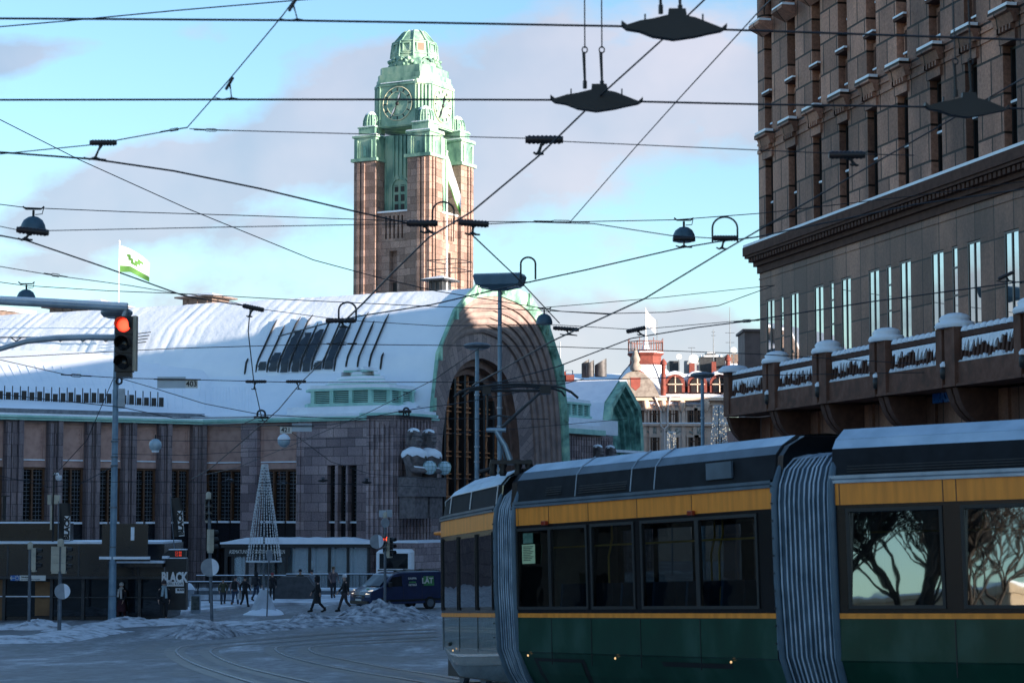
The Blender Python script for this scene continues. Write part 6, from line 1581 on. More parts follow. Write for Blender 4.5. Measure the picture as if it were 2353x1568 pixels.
# birds
def bird(u, v, Y, yaw, flap, label, s=1.0):
    p = P(u, v, Y); t = thing('bird', label, 'bird', tuple(p), yaw, 'birds flying before the station'); m = MB()
    m.tube([(-.26, 0, .0), (-.14, 0, .01), (0, 0, .0), (.12, 0, .02), (.18, 0, .03), (.24, 0, .02)], [.012, .05, .07, .05, .04, .008], 8); bo = m.build('body', BLACK, t); m = MB()
    for sd_ in (-1, 1):
        m.add([(.08, sd_*.04, .03), (-.06, sd_*.04, .03), (-.05, sd_*.22, .03+flap*.16), (.06, sd_*.20, .03+flap*.16), (-.10, sd_*.40, .03+flap*.10), (.0, sd_*.38, .03+flap*.12)], [(0, 1, 2, 3), (3, 2, 4, 5)])
    m.build('wings', mk('grey wing', (.10, .11, .13), .7, var=(.03, .03, .035)), bo, recalc=False); m = MB(); m.add([(-.2, -.03, 0), (-.2, .03, 0), (-.42, .06, -.01), (-.42, -.06, -.01)], [(0, 1, 2, 3)]); m.build('tail', BLACK, bo, recalc=False)
bird(528, 1104, 98, 2.9, .5, 'small bird in flight left of the light cone tip')
bird(650, 1109, 98, .3, -.4, 'small bird in flight in front of the window right of the light cone')
bird(742, 1104, 96, .2, .9, 'small bird in flight left of the three slit windows')
bird(842, 1108, 96, 3.4, 1.2, 'small bird with raised wings, rightmost of the four')

# ---------------------------------------------------------------- people
SKINM = mk('skin', (.52, .32, .24), .6, var=(.45, .27, .20))
def cloth(name, c): return mk(name, c, .85, var=tuple(q*.65 for q in c), scale=6, bump=.2)
def person(u, vf, vh, yaw, label, coat, legs, hat=None, hair=(.05, .03, .02), stride=.5, shoes=(.02, .02, .02), long=False, scarf=None, bag=None, pack=None, hood=False, arms=(.3, -.3), skirt=None, Yo=None):
    g = ground_hit(u, vf); Y = Yo or g.y; H = (P(u, vh, Y).z-GZ(Y)); 
    H = max(1.5, min(1.95, H)); s = H/1.75; base = (P(u, vf, Y).x, Y, GZ(Y)+(.12 if Y > 114 else 0))
    t = thing('person', label, 'person', base, yaw, 'people on the square')
    st = stride*.38
    # skeleton (facing -y): pelvis root
    def J(*a): return tuple(q*s for q in a)
    hipz = .92; aF, aB = arms
    V = [J(0, 0, .93), J(0, .0, 1.10), J(0, .01, 1.30), J(0, .01, 1.43), J(0, -.005, 1.53), J(0, -.02, 1.62), J(0, -.015, 1.70)]
    E = [(0, 1), (1, 2), (2, 3), (3, 4), (4, 5), (5, 6)]
    R = [(.13*s, .10*s), (.12*s, .09*s), (.155*s, .10*s), (.10*s, .07*s), (.052*s,)*2, (.080*s, .098*s), (.060*s, .078*s)]
    def addc(start, pts, rs):
        prev = start
        for p_, r_ in zip(pts, rs): V.append(J(*p_)); R.append((r_*s, r_*s)); E.append((prev, len(V)-1)); prev = len(V)-1
        return prev
    feet = []
    for sd_, d in ((-1, st), (1, -st)):
        kx_ = -d*.62-(.05 if d > 0 else -.0); bend = .10 if d < 0 else .03
        hip = (sd_*.09, 0, .86); kn = (sd_*.10, -d*.5-bend*.6, .49); an = (sd_*.10, -d*1.0+(.10 if d < 0 else .0), .09+(.04 if d < 0 else 0)); toe = (sd_*.11, an[1]-.16, .045)
        addc(0, [hip, kn, an, toe], [.088, .062, .042, .036]); feet.append((an, toe))
    hands = []
    for sd_, d in ((-1, aF), (1, aB)):
        sh = (sd_*.19, .01, 1.40); el = (sd_*.25, -d*.22+.03, 1.13); wr = (sd_*.24, -d*.62-.06, .90+abs(d)*.12)
        last = addc(2, [sh, el, wr], [.060, .046, .030]); dirv = Vector((0, -d*.4-.1, -.5)).normalized()
        palm = Vector(wr)+dirv*.07; pi_ = addc(last, [tuple(palm)], [.030]); hands.append((wr, tuple(palm)))
        for f_, L_ in ((-1.5, .07), (-.5, .085), (.5, .08), (1.5, .062)):
            a = palm+dirv*.035+Vector((0, f_*.016, 0)); b = a+dirv*L_*.55+Vector((-sd_*.01, 0, 0)); addc(pi_, [tuple(a), tuple(b), tuple(b+dirv*L_*.3+Vector((-sd_*.022, 0, 0)))], [.010, .0085, .007])
        th = Vector(wr)+dirv*.03+Vector((0, -.03, 0)); addc(pi_, [tuple(th), tuple(th+dirv*.05+Vector((0, -.018, 0)))], [.011, .008])
    skin_obj('body', V, E, R, SKINM, t, 1)
    # trousers and shoes
    LV = []; LE = []; LR = []
    def lc(start, pts, rs):
        prev = start
        for p_, r_ in zip(pts, rs): LV.append(J(*p_)); LR.append((r_*s, r_*s) if not isinstance(r_, tuple) else tuple(q*s for q in r_)); (LE.append((prev, len(LV)-1)) if prev is not None else None); prev = len(LV)-1
        return prev
    lc(None, [(0, 0, .98)], [(.16, .125)])
    for i_, (sd_, d) in enumerate(((-1, st), (1, -st))):
        an, toe = feet[i_]; bend = .10 if d < 0 else .03
        lc(0, [(sd_*.095, 0, .84), (sd_*.10, -d*.5-bend*.6, .49), (an[0], an[1], an[2]+.04)], [.105, .078, .062])
    skin_obj('trousers', LV, LE, LR, cloth('trousers cloth', legs), t, 1)
    m = MB()
    for an, toe in feet: m.tube([Vector(J(an[0], an[1]+.07, an[2]-.03)), Vector(J(an[0], an[1], an[2]-.02)), Vector(J(toe[0], toe[1]+.04, max(.04, toe[2]))), Vector(J(toe[0], toe[1]-.03, max(.035, toe[2])))], [.045*s, .058*s, .052*s, .03*s], 8); m.tube([Vector(J(an[0], an[1], an[2]+.12)), Vector(J(an[0], an[1], an[2]-.03))], [.062*s, .06*s], 8)
    m.build('shoes', cloth('shoe leather', shoes), t)
    # coat
    CV_ = []; CE = []; CR = []
    def cc(start, pts, rs):
        prev = start
        for p_, r_ in zip(pts, rs): CV_.append(J(*p_)); CR.append((r_*s, r_*s) if not isinstance(r_, tuple) else tuple(q*s for q in r_)); (CE.append((prev, len(CV_)-1)) if prev is not None else None); prev = len(CV_)-1
        return prev
    low = .50 if long else .80
    cc(None, [(0, .01, 1.12)], [(.165, .125)])
    cc(0, [(0, .01, 1.32), (0, .02, 1.44), (0, .015, 1.50)], [(.205, .135), (.12, .095), (.085, .08)])
    cc(0, [(0, 0, .92), (0, -.01, low)], [(.185, .150), (.20 if long else .185, .17 if long else .155)])
    for i_, (sd_, d) in enumerate(((-1, aF), (1, aB))):
        wr = hands[i_][0]; cc(1, [(sd_*.215, .01, 1.40), (sd_*.26, -d*.22+.03, 1.13), wr], [.082, .068, .052])
    skin_obj('coat', CV_, CE, CR, cloth('coat cloth', coat), t, 1)
    if skirt: m = MB(); m.lathe((0, 0, 0), [(.24*s, .42*s), (.21*s, .7*s), (.17*s, .95*s)], 12, sy=.85); m.build('skirt', cloth('skirt cloth', skirt), t)
    hm = cloth('headwear', hat or hair); m = MB(); hc = J(0, -.01, 1.645)
    if hood: m.lathe((hc[0], hc[1]+.02*s, hc[2]-.14*s), [(.11*s, -.05*s), (.125*s, .08*s), (.125*s, .18*s), (.08*s, .26*s), (.02*s, .28*s)], 12, sy=1.05)
    else: m.lathe((hc[0], hc[1]+.012*s, hc[2]), [(.098*s, -.02*s), (.105*s, .04*s), (.09*s, .10*s), (.05*s, .135*s), (.01*s, .145*s)], 12, sy=1.12)
    m.build('hat' if hat else ('hood' if hood else 'hair'), hm, t)
    m = MB(); fy = hc[1]-.100*s; m.obox((0, fy-.012*s, hc[2]-.045*s), (.011*s, 0, 0), (0, .016*s, 0), (0, 0, .024*s))
    for sd_ in (-1, 1): m.lathe((sd_*.086*s, hc[1]+.01*s, hc[2]-.055*s), [(.005, 0), (.014*s, .02*s), (.016*s, .04*s), (.005, .055*s)], 6)
    fc = m.build('nose_and_ears', SKINM, t); m = MB()
    for sd_ in (-1, 1): m.obox((sd_*.032*s, fy+.002*s, hc[2]-.022*s), (.013*s, 0, 0), (0, .008*s, 0), (0, 0, .006*s))
    m.build('eyes', INK, t); m = MB(); m.obox((0, fy+.004*s, hc[2]-.088*s), (.022*s, 0, 0), (0, .006*s, 0), (0, 0, .006*s)); m.build('mouth', mk('lips', (.35, .14, .11), .6), t)
    if scarf: m = MB(); m.lathe((0, -.01, 1.45*s), [(.09*s, 0), (.115*s, .04*s), (.10*s, .09*s), (.07*s, .11*s)], 12); m.bar(J(.06, -.15, 1.46), J(.09, -.17, 1.02), .10*s, .03*s, up=(0, 1, 0)); m.bar(J(-.05, -.15, 1.46), J(-.09, -.17, 1.10), .10*s, .03*s, up=(0, 1, 0)); m.build('scarf', cloth('scarf wool', scarf), t)
    if pack: m = MB(); m.cbox(-.15*s, .15*s, .12*s, .30*s, 1.0*s, 1.46*s, .04*s); m.build('backpack', cloth('backpack cloth', pack), t)
    if bag:
        w = hands[1][1]; b_ = thing('bag', bag[1], 'bag', base, yaw); m = MB(); c = Vector(J(w[0]+.03, w[1], w[2]-.25)); m.cbox(c.x-.04, c.x+.06, c.y-.17*s, c.y+.17*s, c.z-.18*s, c.z+.16*s, .02); m.build('bag_body', cloth('bag cloth', bag[0]), b_); m = MB(); m.tube([c+Vector((.01, -.1, .16*s)), Vector(J(w[0], w[1], w[2]+.0)), c+Vector((.01, .1, .16*s))], .01, 5); m.build('bag_handle', cloth('bag strap', bag[0]), b_)
        if len(bag) > 2: text(bag[2], .13, INK, b_, (c.x+.065, c.y, c.z-.04), (pi/2, 0, pi/2), 'print', .002)
    return t
OL = (.075, .075, .04); BK = (.013, .014, .018); NV = (.03, .05, .09)
person(512, 1392, 1037-.0+296+2, radians(10), 'walker in olive jacket and dark cap, leftmost of the group by the light cone', OL, (.05, .06, .08), hat=(.02, .02, .02), stride=.45, shoes=(.03, .025, .02))
person(540, 1392, 1322, radians(170), 'walker in dusty pink coat with dark backpack and brown boots', (.25, .17, .18), (.05, .08, .14), hat=(.05, .05, .06), stride=.6, shoes=(.22, .09, .03), pack=BK)
person(562, 1393, 1323, radians(160), 'walker in black carrying a white tote bag', BK, BK, hair=(.03, .02, .02), stride=.5, bag=((.7, .7, .7), 'white tote bag with dark lettering hanging from a hand', 'rims'))
person(588, 1384, 1318, radians(150), 'walker in black hooded jacket just left of the concrete foot', (.016, .02, .03), NV, hood=True, hair=(.012, .013, .016), stride=.4, pack=(.03, .03, .035))
person(625, 1383, 1326, radians(185), 'walker in black coat with red hat, right of the concrete foot', (.014, .014, .018), BK, hat=(.25, .04, .05), stride=.35)
person(689, 1378, 1312, radians(20), 'standing person in dark green jacket and cap before the shelter', (.035, .045, .035), BK, hat=(.02, .02, .025), stride=.5, hair=BK)
person(716, 1377, 1313, radians(185), 'walker in pale patterned jacket and light blue jeans', (.28, .32, .36), (.14, .24, .36), hat=(.03, .03, .035), stride=.5)
person(728, 1405, 1322, radians(-80), 'person in long black hooded coat striding across the road', BK, BK, hood=True, hair=(.012, .013, .016), stride=.7, long=True, skirt=BK)
person(765, 1377, 1306, radians(15), 'tall man in grey brown coat with bare head', (.13, .10, .11), (.03, .03, .04), hair=(.12, .08, .05), stride=.3, arms=(.75, .6))
person(791, 1404, 1319, radians(-70), 'man in black jacket and white knitted hat walking right', BK, (.05, .045, .05), hat=(.75, .76, .78), stride=.65)
person(278, 1424, 1338, radians(-20), 'woman in white hat, pale scarf and dark coat beside the tall pole', (.014, .014, .02), (.05, .015, .02), hat=(.78, .78, .78), scarf=(.6, .58, .56), stride=.3, arms=(.8, .3), skirt=(.05, .012, .02))
person(376, 1414, 1333, radians(12), 'person in black coat with long light scarf in front of the kiosk', BK, (.015, .015, .018), hair=(.05, .03, .03), scarf=(.32, .42, .46), stride=.3, Yo=95.3)
person(243, 1422, 1340, radians(30), 'person mostly hidden behind the tall blue pole', (.03, .035, .05), BK, hat=(.12, .10, .08), stride=.3)

# ---------------------------------------------------------------- van
def van():
    pf = ground_hit(858, 1402); YV = pf.y; yaw = radians(-52)       # local +x = forwards (towards the viewer's left)
    p = P(862, 1404, YV); FV = Frame(p.x, p.y, 0)
    t = thing('van', 'dark blue delivery van with lit headlights turning in front of the station', 'van', mat=Matrix.Translation((p.x+1.0, p.y+1.6, 0)) @ Matrix.Rotation(radians(218), 4, 'Z'))
    Lh = 2.35; w = .94
    side = [(2.35, .32), (2.38, .70), (2.30, .98), (1.75, 1.16), (1.62, 1.20), (.92, 1.78), (.75, 1.86), (.4, 1.92), (-2.3, 1.94), (-2.42, 1.85), (-2.45, .45), (-2.3, .30)]
    PB_ = mk('blue van paint', (.012, .028, .085), .25, var=(.010, .022, .068), coat=.6)
    m = MB()
    def ring(y, k): return [(x*(1 if z < 1.0 else 1)-(0 if abs(y) < w-.05 else .03), y*(1 if z < 1.05 else 1-.10*(z-1.05)/.9)*1.0, z) for x, z in side]
    ys = [-w, -w*.97, -w*.5, 0, w*.5, w*.97, w]
    rings = []
    for y in ys:
        e = .06 if abs(y) > w*.99 else 0; r = []
        for x, z in side:
            bow = (.10*(abs(y)/w)**2) if x > 1.5 else 0
            xx = x-bow-(e if x > 0 else -e*.5); zz = z-(e*.6 if z > 1.7 else (-e*.5 if z < .4 else 0)); yy = y*(1-.11*max(0, z-1.0)/.9); r.append((xx, yy, zz))
        rings.append(r)
    n = len(side)
    m.grid([r+[r[0]] for r in rings], smooth=False); m.add(rings[0], [tuple(range(n))]); m.add(rings[-1], [tuple(range(n-1, -1, -1))])
    body = m.build('body', PB_, t)
    def yz(z, sgn, o=.006): return sgn*(w*(1-.11*max(0, z-1.0)/.9)+o)
    m = MB(); m.add([(1.60, -.78, 1.24), (1.66, 0, 1.24), (1.60, .78, 1.24), (.99, .68, 1.77), (1.0, 0, 1.78), (.99, -.68, 1.77)], [(0, 1, 4, 5), (1, 2, 3, 4)]); q = m.build('windscreen', GLS, t, recalc=False); q.location = (.012, 0, .012)
    for sgn in (-1, 1):
        m = MB(); pts = [(1.30, 1.22), (.88, 1.68), (.30, 1.74), (.30, 1.22)]; m.add([(x, yz(z, sgn), z) for x, z in pts], [(0, 1, 2, 3)]); m.build('side_window', GLS, t, recalc=False)
        m = MB(); 
        for x in (.22, -.95): m.add([(x, yz(.5, sgn), .5), (x-.015, yz(.5, sgn), .5), (x-.015, yz(1.8, sgn), 1.8), (x, yz(1.8, sgn), 1.8)], [(0, 1, 2, 3)])
        m.add([(2.0, yz(.45, sgn), .55), (-2.2, yz(.45, sgn), .55), (-2.2, yz(.45, sgn), .45), (2.0, yz(.45, sgn), .45)], [(0, 1, 2, 3)]); m.build('door_seam', BLACK, t, recalc=False)
        m = MB(); m.cbox(1.05, 1.22, min(sgn*.93, sgn*1.14), max(sgn*.93, sgn*1.14), 1.20, 1.45, .03); m.build('wing_mirror', BLACK, t)
        for x in (1.55, -1.45):
            m = MB(); m.lathe((0, 0, 0), [(.33, -.1), (.34, 0), (.33, .1)], 20); wl = m.build('wheel', BLACK, t, mat=Matrix.Translation((x, sgn*.86, .33)) @ Matrix.Rotation(pi/2, 4, 'X')); m = MB(); m.lathe((0, 0, 0), [(.21, -.11), (.21, .11)], 12); m.build('rim', STEELD, wl)
        m = MB(); m.add([(2.315, sgn*.55, .82), (2.22, sgn*.86, .84), (2.02, sgn*.88, 1.06), (2.16, sgn*.60, 1.0)], [(0, 1, 2, 3)]); q = m.build('headlight', mk('lit headlight', (.8, .8, .75), .1, emit=(1, .80, .55), estr=.35), t, recalc=False); q.location = (.03, 0, .015)
    m = MB(); m.box(2.27, 2.36, -.5, .5, .62, .80); m.box(2.25, 2.37, -.8, .8, .36, .50); m.build('grille', BLACK, t)
    m = MB(); m.lathe((0, 0, 0), [(.07, 0), (.07, .02)], 12); m.build('badge', STEEL, t, mat=Matrix.Translation((2.26, 0, .93)) @ Matrix.Rotation(radians(70), 4, 'Y'))
    m = MB(); m.box(2.375, 2.39, -.26, .26, .50, .60); m.build('number_plate', SIGNW, t)
    m = MB(); m.box(-2.2, .7, -.75, -.70, 1.96, 2.0); m.box(-2.2, .7, .70, .75, 1.96, 2.0)
    for x in (-2, -1, 0, .6): m.box(x, x+.05, -.8, .8, 1.995, 2.03)
    m.build('roof_rack', BLACK, t)
    GRN = mk('green lettering', (.10, .40, .12), .5); sgn = 1
    text('LÄT', .40, SIGNW, t, (-1.30, yz(1.45, sgn, .02), 1.46), (pi/2, 0, pi), 'side_lettering', .004, bold=.01)
    m = MB(); m.add([(-1.05, yz(1.25, sgn, .012), 1.22), (-1.72, yz(1.25, sgn, .012), 1.22), (-1.72, yz(1.7, sgn, .012), 1.70), (-1.05, yz(1.7, sgn, .012), 1.70)], [(0, 1, 2, 3)]); m.build('side_panel', mk('green panel', (.05, .22, .07), .5), t, recalc=False)
    for z, tx, c in ((1.60, 'KAUPPA', SIGNW), (1.42, 'avoinna', GRN), (1.27, 'NETISSÄ', SIGNW)): text(tx, .14, c, t, (-.35, yz(z, sgn, .02), z), (pi/2, 0, pi), 'side_lettering', .003, bold=.004)
    m = MB(); m.box(-.12, .12, -.003, .003, -.05, .05); m.build('bonnet_sticker', GRN, t, mat=Matrix.Translation((1.98, .28, 1.105)) @ Matrix.Rotation(radians(90), 4, 'Z') @ Matrix.Rotation(radians(-70), 4, 'X'))
    m = MB(); m.grid([[(-2.2+.28*i, -.75+.3*j, 1.945+.02*NZ.noise(Vector((i, j, 0)))) for j in range(6)] for i in range(10)]); m.build('roof_snow', SNOW, t, recalc=False)
van()
# ================================================================== the tram
TGREEN = mk('dark green tram paint', (.005, .046, .027), .3, var=(.004, .034, .02), scale=1.6, coat=.1, spec=.35, c3=(.022, .072, .052), stretch=(1, 1, .5))
TGNOSE = mk('glossy green tram paint', (.008, .060, .045), .12, var=(.006, .045, .034), scale=1.2, coat=1.0, bump=.12, bdist=.3)
TYEL = mk('amber tram paint', (.90, .30, .03), .4, var=(.70, .225, .022), scale=2.5, bump=.02, stretch=(3, 1, .3))
TGREY = mk('tram roof grey', (.10, .14, .18), .5, .1, var=(.07, .10, .13), scale=2)
TROOF = mk('frosted roof panel', (.42, .56, .70), .5, var=(.30, .42, .54), scale=1.2, c3=(.55, .68, .80))
TLOUV = mk('tram louvre panel', (.016, .020, .026), .75, var=(.010, .012, .016), spec=.2)
TBELT = mk('black window belt', (.006, .007, .009), .25, spec=.4)
TGLAS = glass('tram window glass', (.004, .007, .009), .02, 1.45, .12)
TGLAS2 = glass('tram mirror glass', (.012, .02, .024), .015, 3.0, .08)
BELL = mk('bellows', (.09, .14, .19), .6, var=(.05, .085, .12), scale=3)
BELLR = mk('bellows rib', (.42, .52, .62), .5, var=(.20, .28, .36), scale=3)
def tint(name, trans, ior, bump=0):
    m = bpy.data.materials.new(name); m.use_nodes = True; nt = m.node_tree; N = nt.nodes; L = nt.links
    for n in list(N): N.remove(n)
    out = N.new('ShaderNodeOutputMaterial'); mix = N.new('ShaderNodeMixShader'); tr = N.new('ShaderNodeBsdfTransparent'); gl = N.new('ShaderNodeBsdfGlossy'); lw = N.new('ShaderNodeLayerWeight'); lw.inputs[0].default_value = .5
    tr.inputs[0].default_value = (*trans, 1); gl.inputs['Roughness'].default_value = .015; gl.inputs['Color'].default_value = (.85, .95, 1, 1)
    pw = N.new('ShaderNodeMath'); pw.operation = 'POWER'; pw.inputs[1].default_value = 4.5; L.new(lw.outputs['Facing'], pw.inputs[0]); ma = N.new('ShaderNodeMath'); ma.operation = 'MULTIPLY_ADD'; ma.inputs[1].default_value = 1-ior; ma.inputs[2].default_value = ior; L.new(pw.outputs[0], ma.inputs[0])
    L.new(ma.outputs[0], mix.inputs[0]); L.new(tr.outputs[0], mix.inputs[1]); L.new(gl.outputs[0], mix.inputs[2]); L.new(mix.outputs[0], out.inputs[0])
    if bump:
        b = N.new('ShaderNodeBump'); b.inputs['Strength'].default_value = bump; b.inputs['Distance'].default_value = .05; L.new(_noise(nt, 1.1, 2).outputs['Fac'], b.inputs['Height']); L.new(b.outputs[0], gl.inputs['Normal'])
    return m
TTINT = tint('tinted tram glass', (.42, .46, .46), .07, .05); TTINT2 = tint('mirroring tram glass', (.27, .31, .31), .33, .03)
SEATB = mk('seat cloth', (.02, .06, .12), .9, var=(.015, .04, .08)); POLEY = mk('grab pole', (.62, .40, .06), .4, var=(.5, .32, .05)); INTW = mk('interior lining', (.28, .27, .24), .7, var=(.22, .21, .19))
def interior(root, mat_, L, wins):
    m = MB(); m.box(.05, L-.05, .1, Wd-.1, .42, .46); m.build('floor', DARK, root, mat=mat_)
    m = MB(); m.box(.05, L-.05, .1, Wd-.1, 2.62, 2.66); m.box(.03, .06, .75, 1.55, .46, 2.6); m.box(L-.06, L-.03, .1, .6, .46, 2.6); m.box(L-.06, L-.03, 1.6, 2.2, .46, 2.6); m.build('ceiling_lining', INTW, root, mat=mat_)
    k = 0; x = .8
    while x < L-.5:
        for y in (.14, .58, 1.66):
            m = MB(); m.cbox(x, x+.44, y, y+.42, .86, .94, .03); m.obox((x+.47, y+.21, 1.22), (.03, 0, .0), (0, .20, 0), (.05, 0, .33)); m.box(x+.1, x+.2, y+.16, y+.26, .46, .86); m.build('seat', SEATB, root, mat=mat_)
        x += .92; k += 1
    for x, y in ((1.9, .25), (3.2, 1.5), (5.0, .3), (6.4, 1.5)):
        if x < L-.2: m = MB(); m.tube([(x, y+.5, .46), (x, y+.5, 2.0), (x+.12, y+.5, 2.3), (x+.12, y+.5, 2.62)], .018, 6); m.build('grab_pole', POLEY, root, mat=mat_)
    m = MB(); m.tube([(.2, .62, 2.2), (L-.2, .62, 2.2)], .016, 6); m.build('grab_rail', POLEY, root, mat=mat_)
tram = thing('tram', 'green and amber articulated tram with grey roof boxes, passing close by', 'tram', (0, 0, 0))
Wd = 2.3
ENDS = [((1040, 44.0), (1205, 38.45)), ((1253, 37.35), (1880, 31.05)), ((2022, 30.1), (2480, 28.42))]
def tp(u, Y): return Vector(((u-1240)/5000*Y, Y, 2.28+(37.3-Y)*.05))
MODS = []
for i, (a, b) in enumerate(ENDS):
    A = tp(*a); B = tp(*b)
    if i == 2: B = A+(B-A).normalized()*7.2
    if i == 0: A = A
    x = (B-A); L = x.length; x.normalize(); y = Vector((0, 0, 1)).cross(x); y.normalize(); z = x.cross(y)
    Mt = Matrix(((x.x, y.x, z.x, A.x), (x.y, y.y, z.y, A.y), (x.z, y.z, z.z, A.z), (0, 0, 0, 1))); MODS.append((Mt, L))
# section: (inset, z) of the near side from skirt to roof middle
SEC = {'skirt': [(.34, -.24), (.20, -.02), (.03, .34)], 'low': [(.03, .34), (0, .37), (0, .965)], 'stripe': [(-.006, .968), (-.006, 1.045)],
       'belt': [(.0, 1.048), (.0, 2.60)], 'band': [(-.004, 2.603), (-.004, 2.915)], 'rail': [(-.03, 2.918), (-.03, 2.96), (-.01, 2.965), (-.03, 2.985), (-.03, 3.03), (.03, 3.035)],
       'louvre': [(.05, 3.04), (.10, 3.42)], 'slope': [(.10, 3.422), (.22, 3.56)], 'top': [(.22, 3.562), (.50, 3.72), (1.15, 3.76)]}
def module(i):
    Mt, L = MODS[i]; root = tram; mat_ = Mt
    nose = (i == 0)
    def plan(x): return 0 if not nose or x > 1.5 else .62*(1-x/1.5)**2.2
    def zdrop(x, z):
        if not nose or z < 2.9 or x > 2.2: return z
        return z-.62*((1-x/2.2)**2)*min(1, (z-2.9)/.65)
    xs = [0, .08, .2, .4, .65, .95, 1.25, 1.6, 2.2, 3, 4, 5, L] if nose else [0, L*.25, L*.5, L*.75, L]
    xs = [x for x in xs if x <= L]
    def shell(sec, both=True, x0=0, x1=None, off=0, only=None):
        m = MB(); xx = [x0]+[x for x in xs if x0 < x < (x1 or L)]+[x1 or L]
        for side in ((only,) if only is not None else ((0, 1) if both else (0,))):
            rows = []
            for x in xx:
                row = []
                for (ins, z) in sec:
                    y = plan(x)+ins-off; y = y if side == 0 else Wd-y
                    row.append((x, y, zdrop(x, z)))
                rows.append(row)
            m.grid(rows, smooth=nose and sec is not SEC['rail'])
        return m
    names = {'skirt': ('skirt', TGREEN), 'low': ('lower_panel', TGREEN), 'stripe': ('amber_stripe', TYEL), 'belt': ('window_belt', TBELT), 'band': ('amber_band', TYEL), 'rail': ('gutter_rail', STEEL if i == 2 else TGREY), 'louvre': ('roof_side', TLOUV), 'slope': ('roof_slope', TROOF if i != 1 else TGREY), 'top': ('roof', TROOF)}
    if nose: names['low'] = ('lower_panel', TGNOSE); names['skirt'] = ('skirt', TGNOSE)
    parts = {}
    if i == 1: wins = [(.12, 1.14), (1.22, 2.32), (2.52, 3.72), (4.00, 5.45), (5.55, 6.98)]
    elif i == 2: wins = [(.28, 1.68), (2.05, 4.75), (5.1, 7.0)]
    else: wins = [(.35, 1.35), (1.45, 2.75), (2.85, 4.25), (4.35, L-.22)]
    if i:
        m = MB(); ed = [0]+[q for a, b in wins for q in (a, min(b, L-.1))]+[L]
        for y in (0.0, Wd-.05):
            for q in range(0, len(ed), 2): m.box(ed[q], ed[q+1], y, y+.05, 1.16, 2.50)
            m.box(0, L, y+.001, y+.049, 1.048, 1.159); m.box(0, L, y+.001, y+.049, 2.501, 2.60)
        m.build('window_belt', TBELT, root, mat=mat_); del names['belt']
        interior(root, mat_, L, wins)
    for k, (nm, mt) in names.items(): parts[k] = shell(SEC[k]).build(nm, mt, root, mat=mat_, recalc=False)
    # closed ends
    full_ = [(.34, -.24), (.16, .10), (0, .37), (0, 2.95), (.05, 3.04), (.10, 3.42), (.22, 3.56), (.5, 3.72)]
    for x in (0.0, L):
        e = MB()
        p = [(x, plan(x)+a, zdrop(x, z)) for a, z in full_]+[(x, Wd-plan(x)-a, zdrop(x, z)) for a, z in reversed(full_)]; e.add(p, [tuple(range(len(p)))])
        e.build('end_wall', GLS if nose else DARK, root, mat=mat_, recalc=False)
    # windows
    for a, b in wins:
        top = 2.50; sec = [(-.010, 1.16), (.065, top)] if i else [(-.010, 1.16), (-.010, top)]
        b = min(b, L-.1)
        if i: shell(sec, False, a, b, only=1).build('window', TTINT, root, mat=mat_, recalc=False)
        w = shell(sec, False, a, b).build('window', TTINT2 if i == 2 else (TTINT if i == 1 else TGLAS), root, mat=mat_, recalc=False)
        f = MB()
        if not nose:
            for (x0, x1, z0, z1) in ((a-.05, a, 1.11, top+.05), (b, b+.05, 1.11, top+.05), (a, b, top, top+.05), (a, b, 1.11, 1.16)): f.box(x0, x1, -.02, -.002, z0, z1)
        else:
            for x0 in (a, b): y0 = plan(x0); f.bar((x0, y0-.012, 1.1), (x0, y0-.012, top+.05), .05, .02)
        f.build('window_rubber', BLACK, w, mat=Matrix.Identity(4))
    # seams
    m = MB()
    if i == 1:
        for x in (1.17, 2.42, 3.87, 5.5): m.box(x-.006, x+.006, -.008, .003, .16, .965)
        for x in (.15, 1.17, 2.42, 3.87, 5.38): m.box(x-.005, x+.005, -.009, -.003, 2.605, 2.91)
    elif i == 2:
        for x in (.14, 1.75, 1.95, 4.9): m.box(x-.006, x+.006, -.009, -.003, 2.605, 2.91)
        for x in (1.85, 4.9): m.box(x-.008, x+.008, -.009, .003, .16, .965)
    else:
        for x in (1.4, 2.8, 4.3): m.box(x-.006, x+.006, -.008, .003, .3, .965)
    m.build('panel_seam', BLACK, root, mat=mat_)
    m = MB(); 
    if i == 1:
        for x in (1.95, 3.62, 4.30): m.obox((x, .11, 3.40), (.012, 0, 0), (0, .05, .09), (0, .02, .34)) if False else m.bar((x, .055, 3.05), (x, .105, 3.42), .02, .03); 
        for x in (1.95, 3.62, 4.30): m.bar((x, .10, 3.42), (x, .22, 3.57), .025, .02); m.bar((x, .22, 3.57), (x, .5, 3.735), .025, .02)
        m.build('roof_joint', STEEL, root, mat=mat_)
        m = MB()
        for k in range(7): m.bar((2.05, .045+.012*k, 3.10+.04*k), (3.5, .045+.012*k, 3.10+.04*k), .018, .012)
        for k in range(6): m.bar((1.0, .045+.012*k, 3.12+.04*k), (1.5, .045+.012*k, 3.12+.04*k), .018, .012)
        m.build('louvre_slats', DARK, root, mat=mat_)
        m = MB(); m.box(5.75, 6.4, .02, .06, 3.12, 3.38); m.build('roof_hatch', TGREY, root, mat=mat_)
    if i == 2:
        for x in (3.5,): m.bar((x, .03, 3.05), (x, .10, 3.42), .05, .03); m.bar((x, .09, 3.42), (x, .22, 3.58), .05, .03); m.bar((x, .2, 3.58), (x, .5, 3.75), .05, .03)
        m.build('roof_joint', BLACK, root, mat=mat_); m = MB()
        for k in range(8): m.bar((.25, .045+.012*k, 3.08+.04*k), (3.35, .045+.012*k, 3.08+.04*k), .014, .010); m.bar((3.65, .045+.012*k, 3.08+.04*k), (6.8, .045+.012*k, 3.08+.04*k), .014, .010)
        m.build('louvre_slats', DARK, root, mat=mat_)
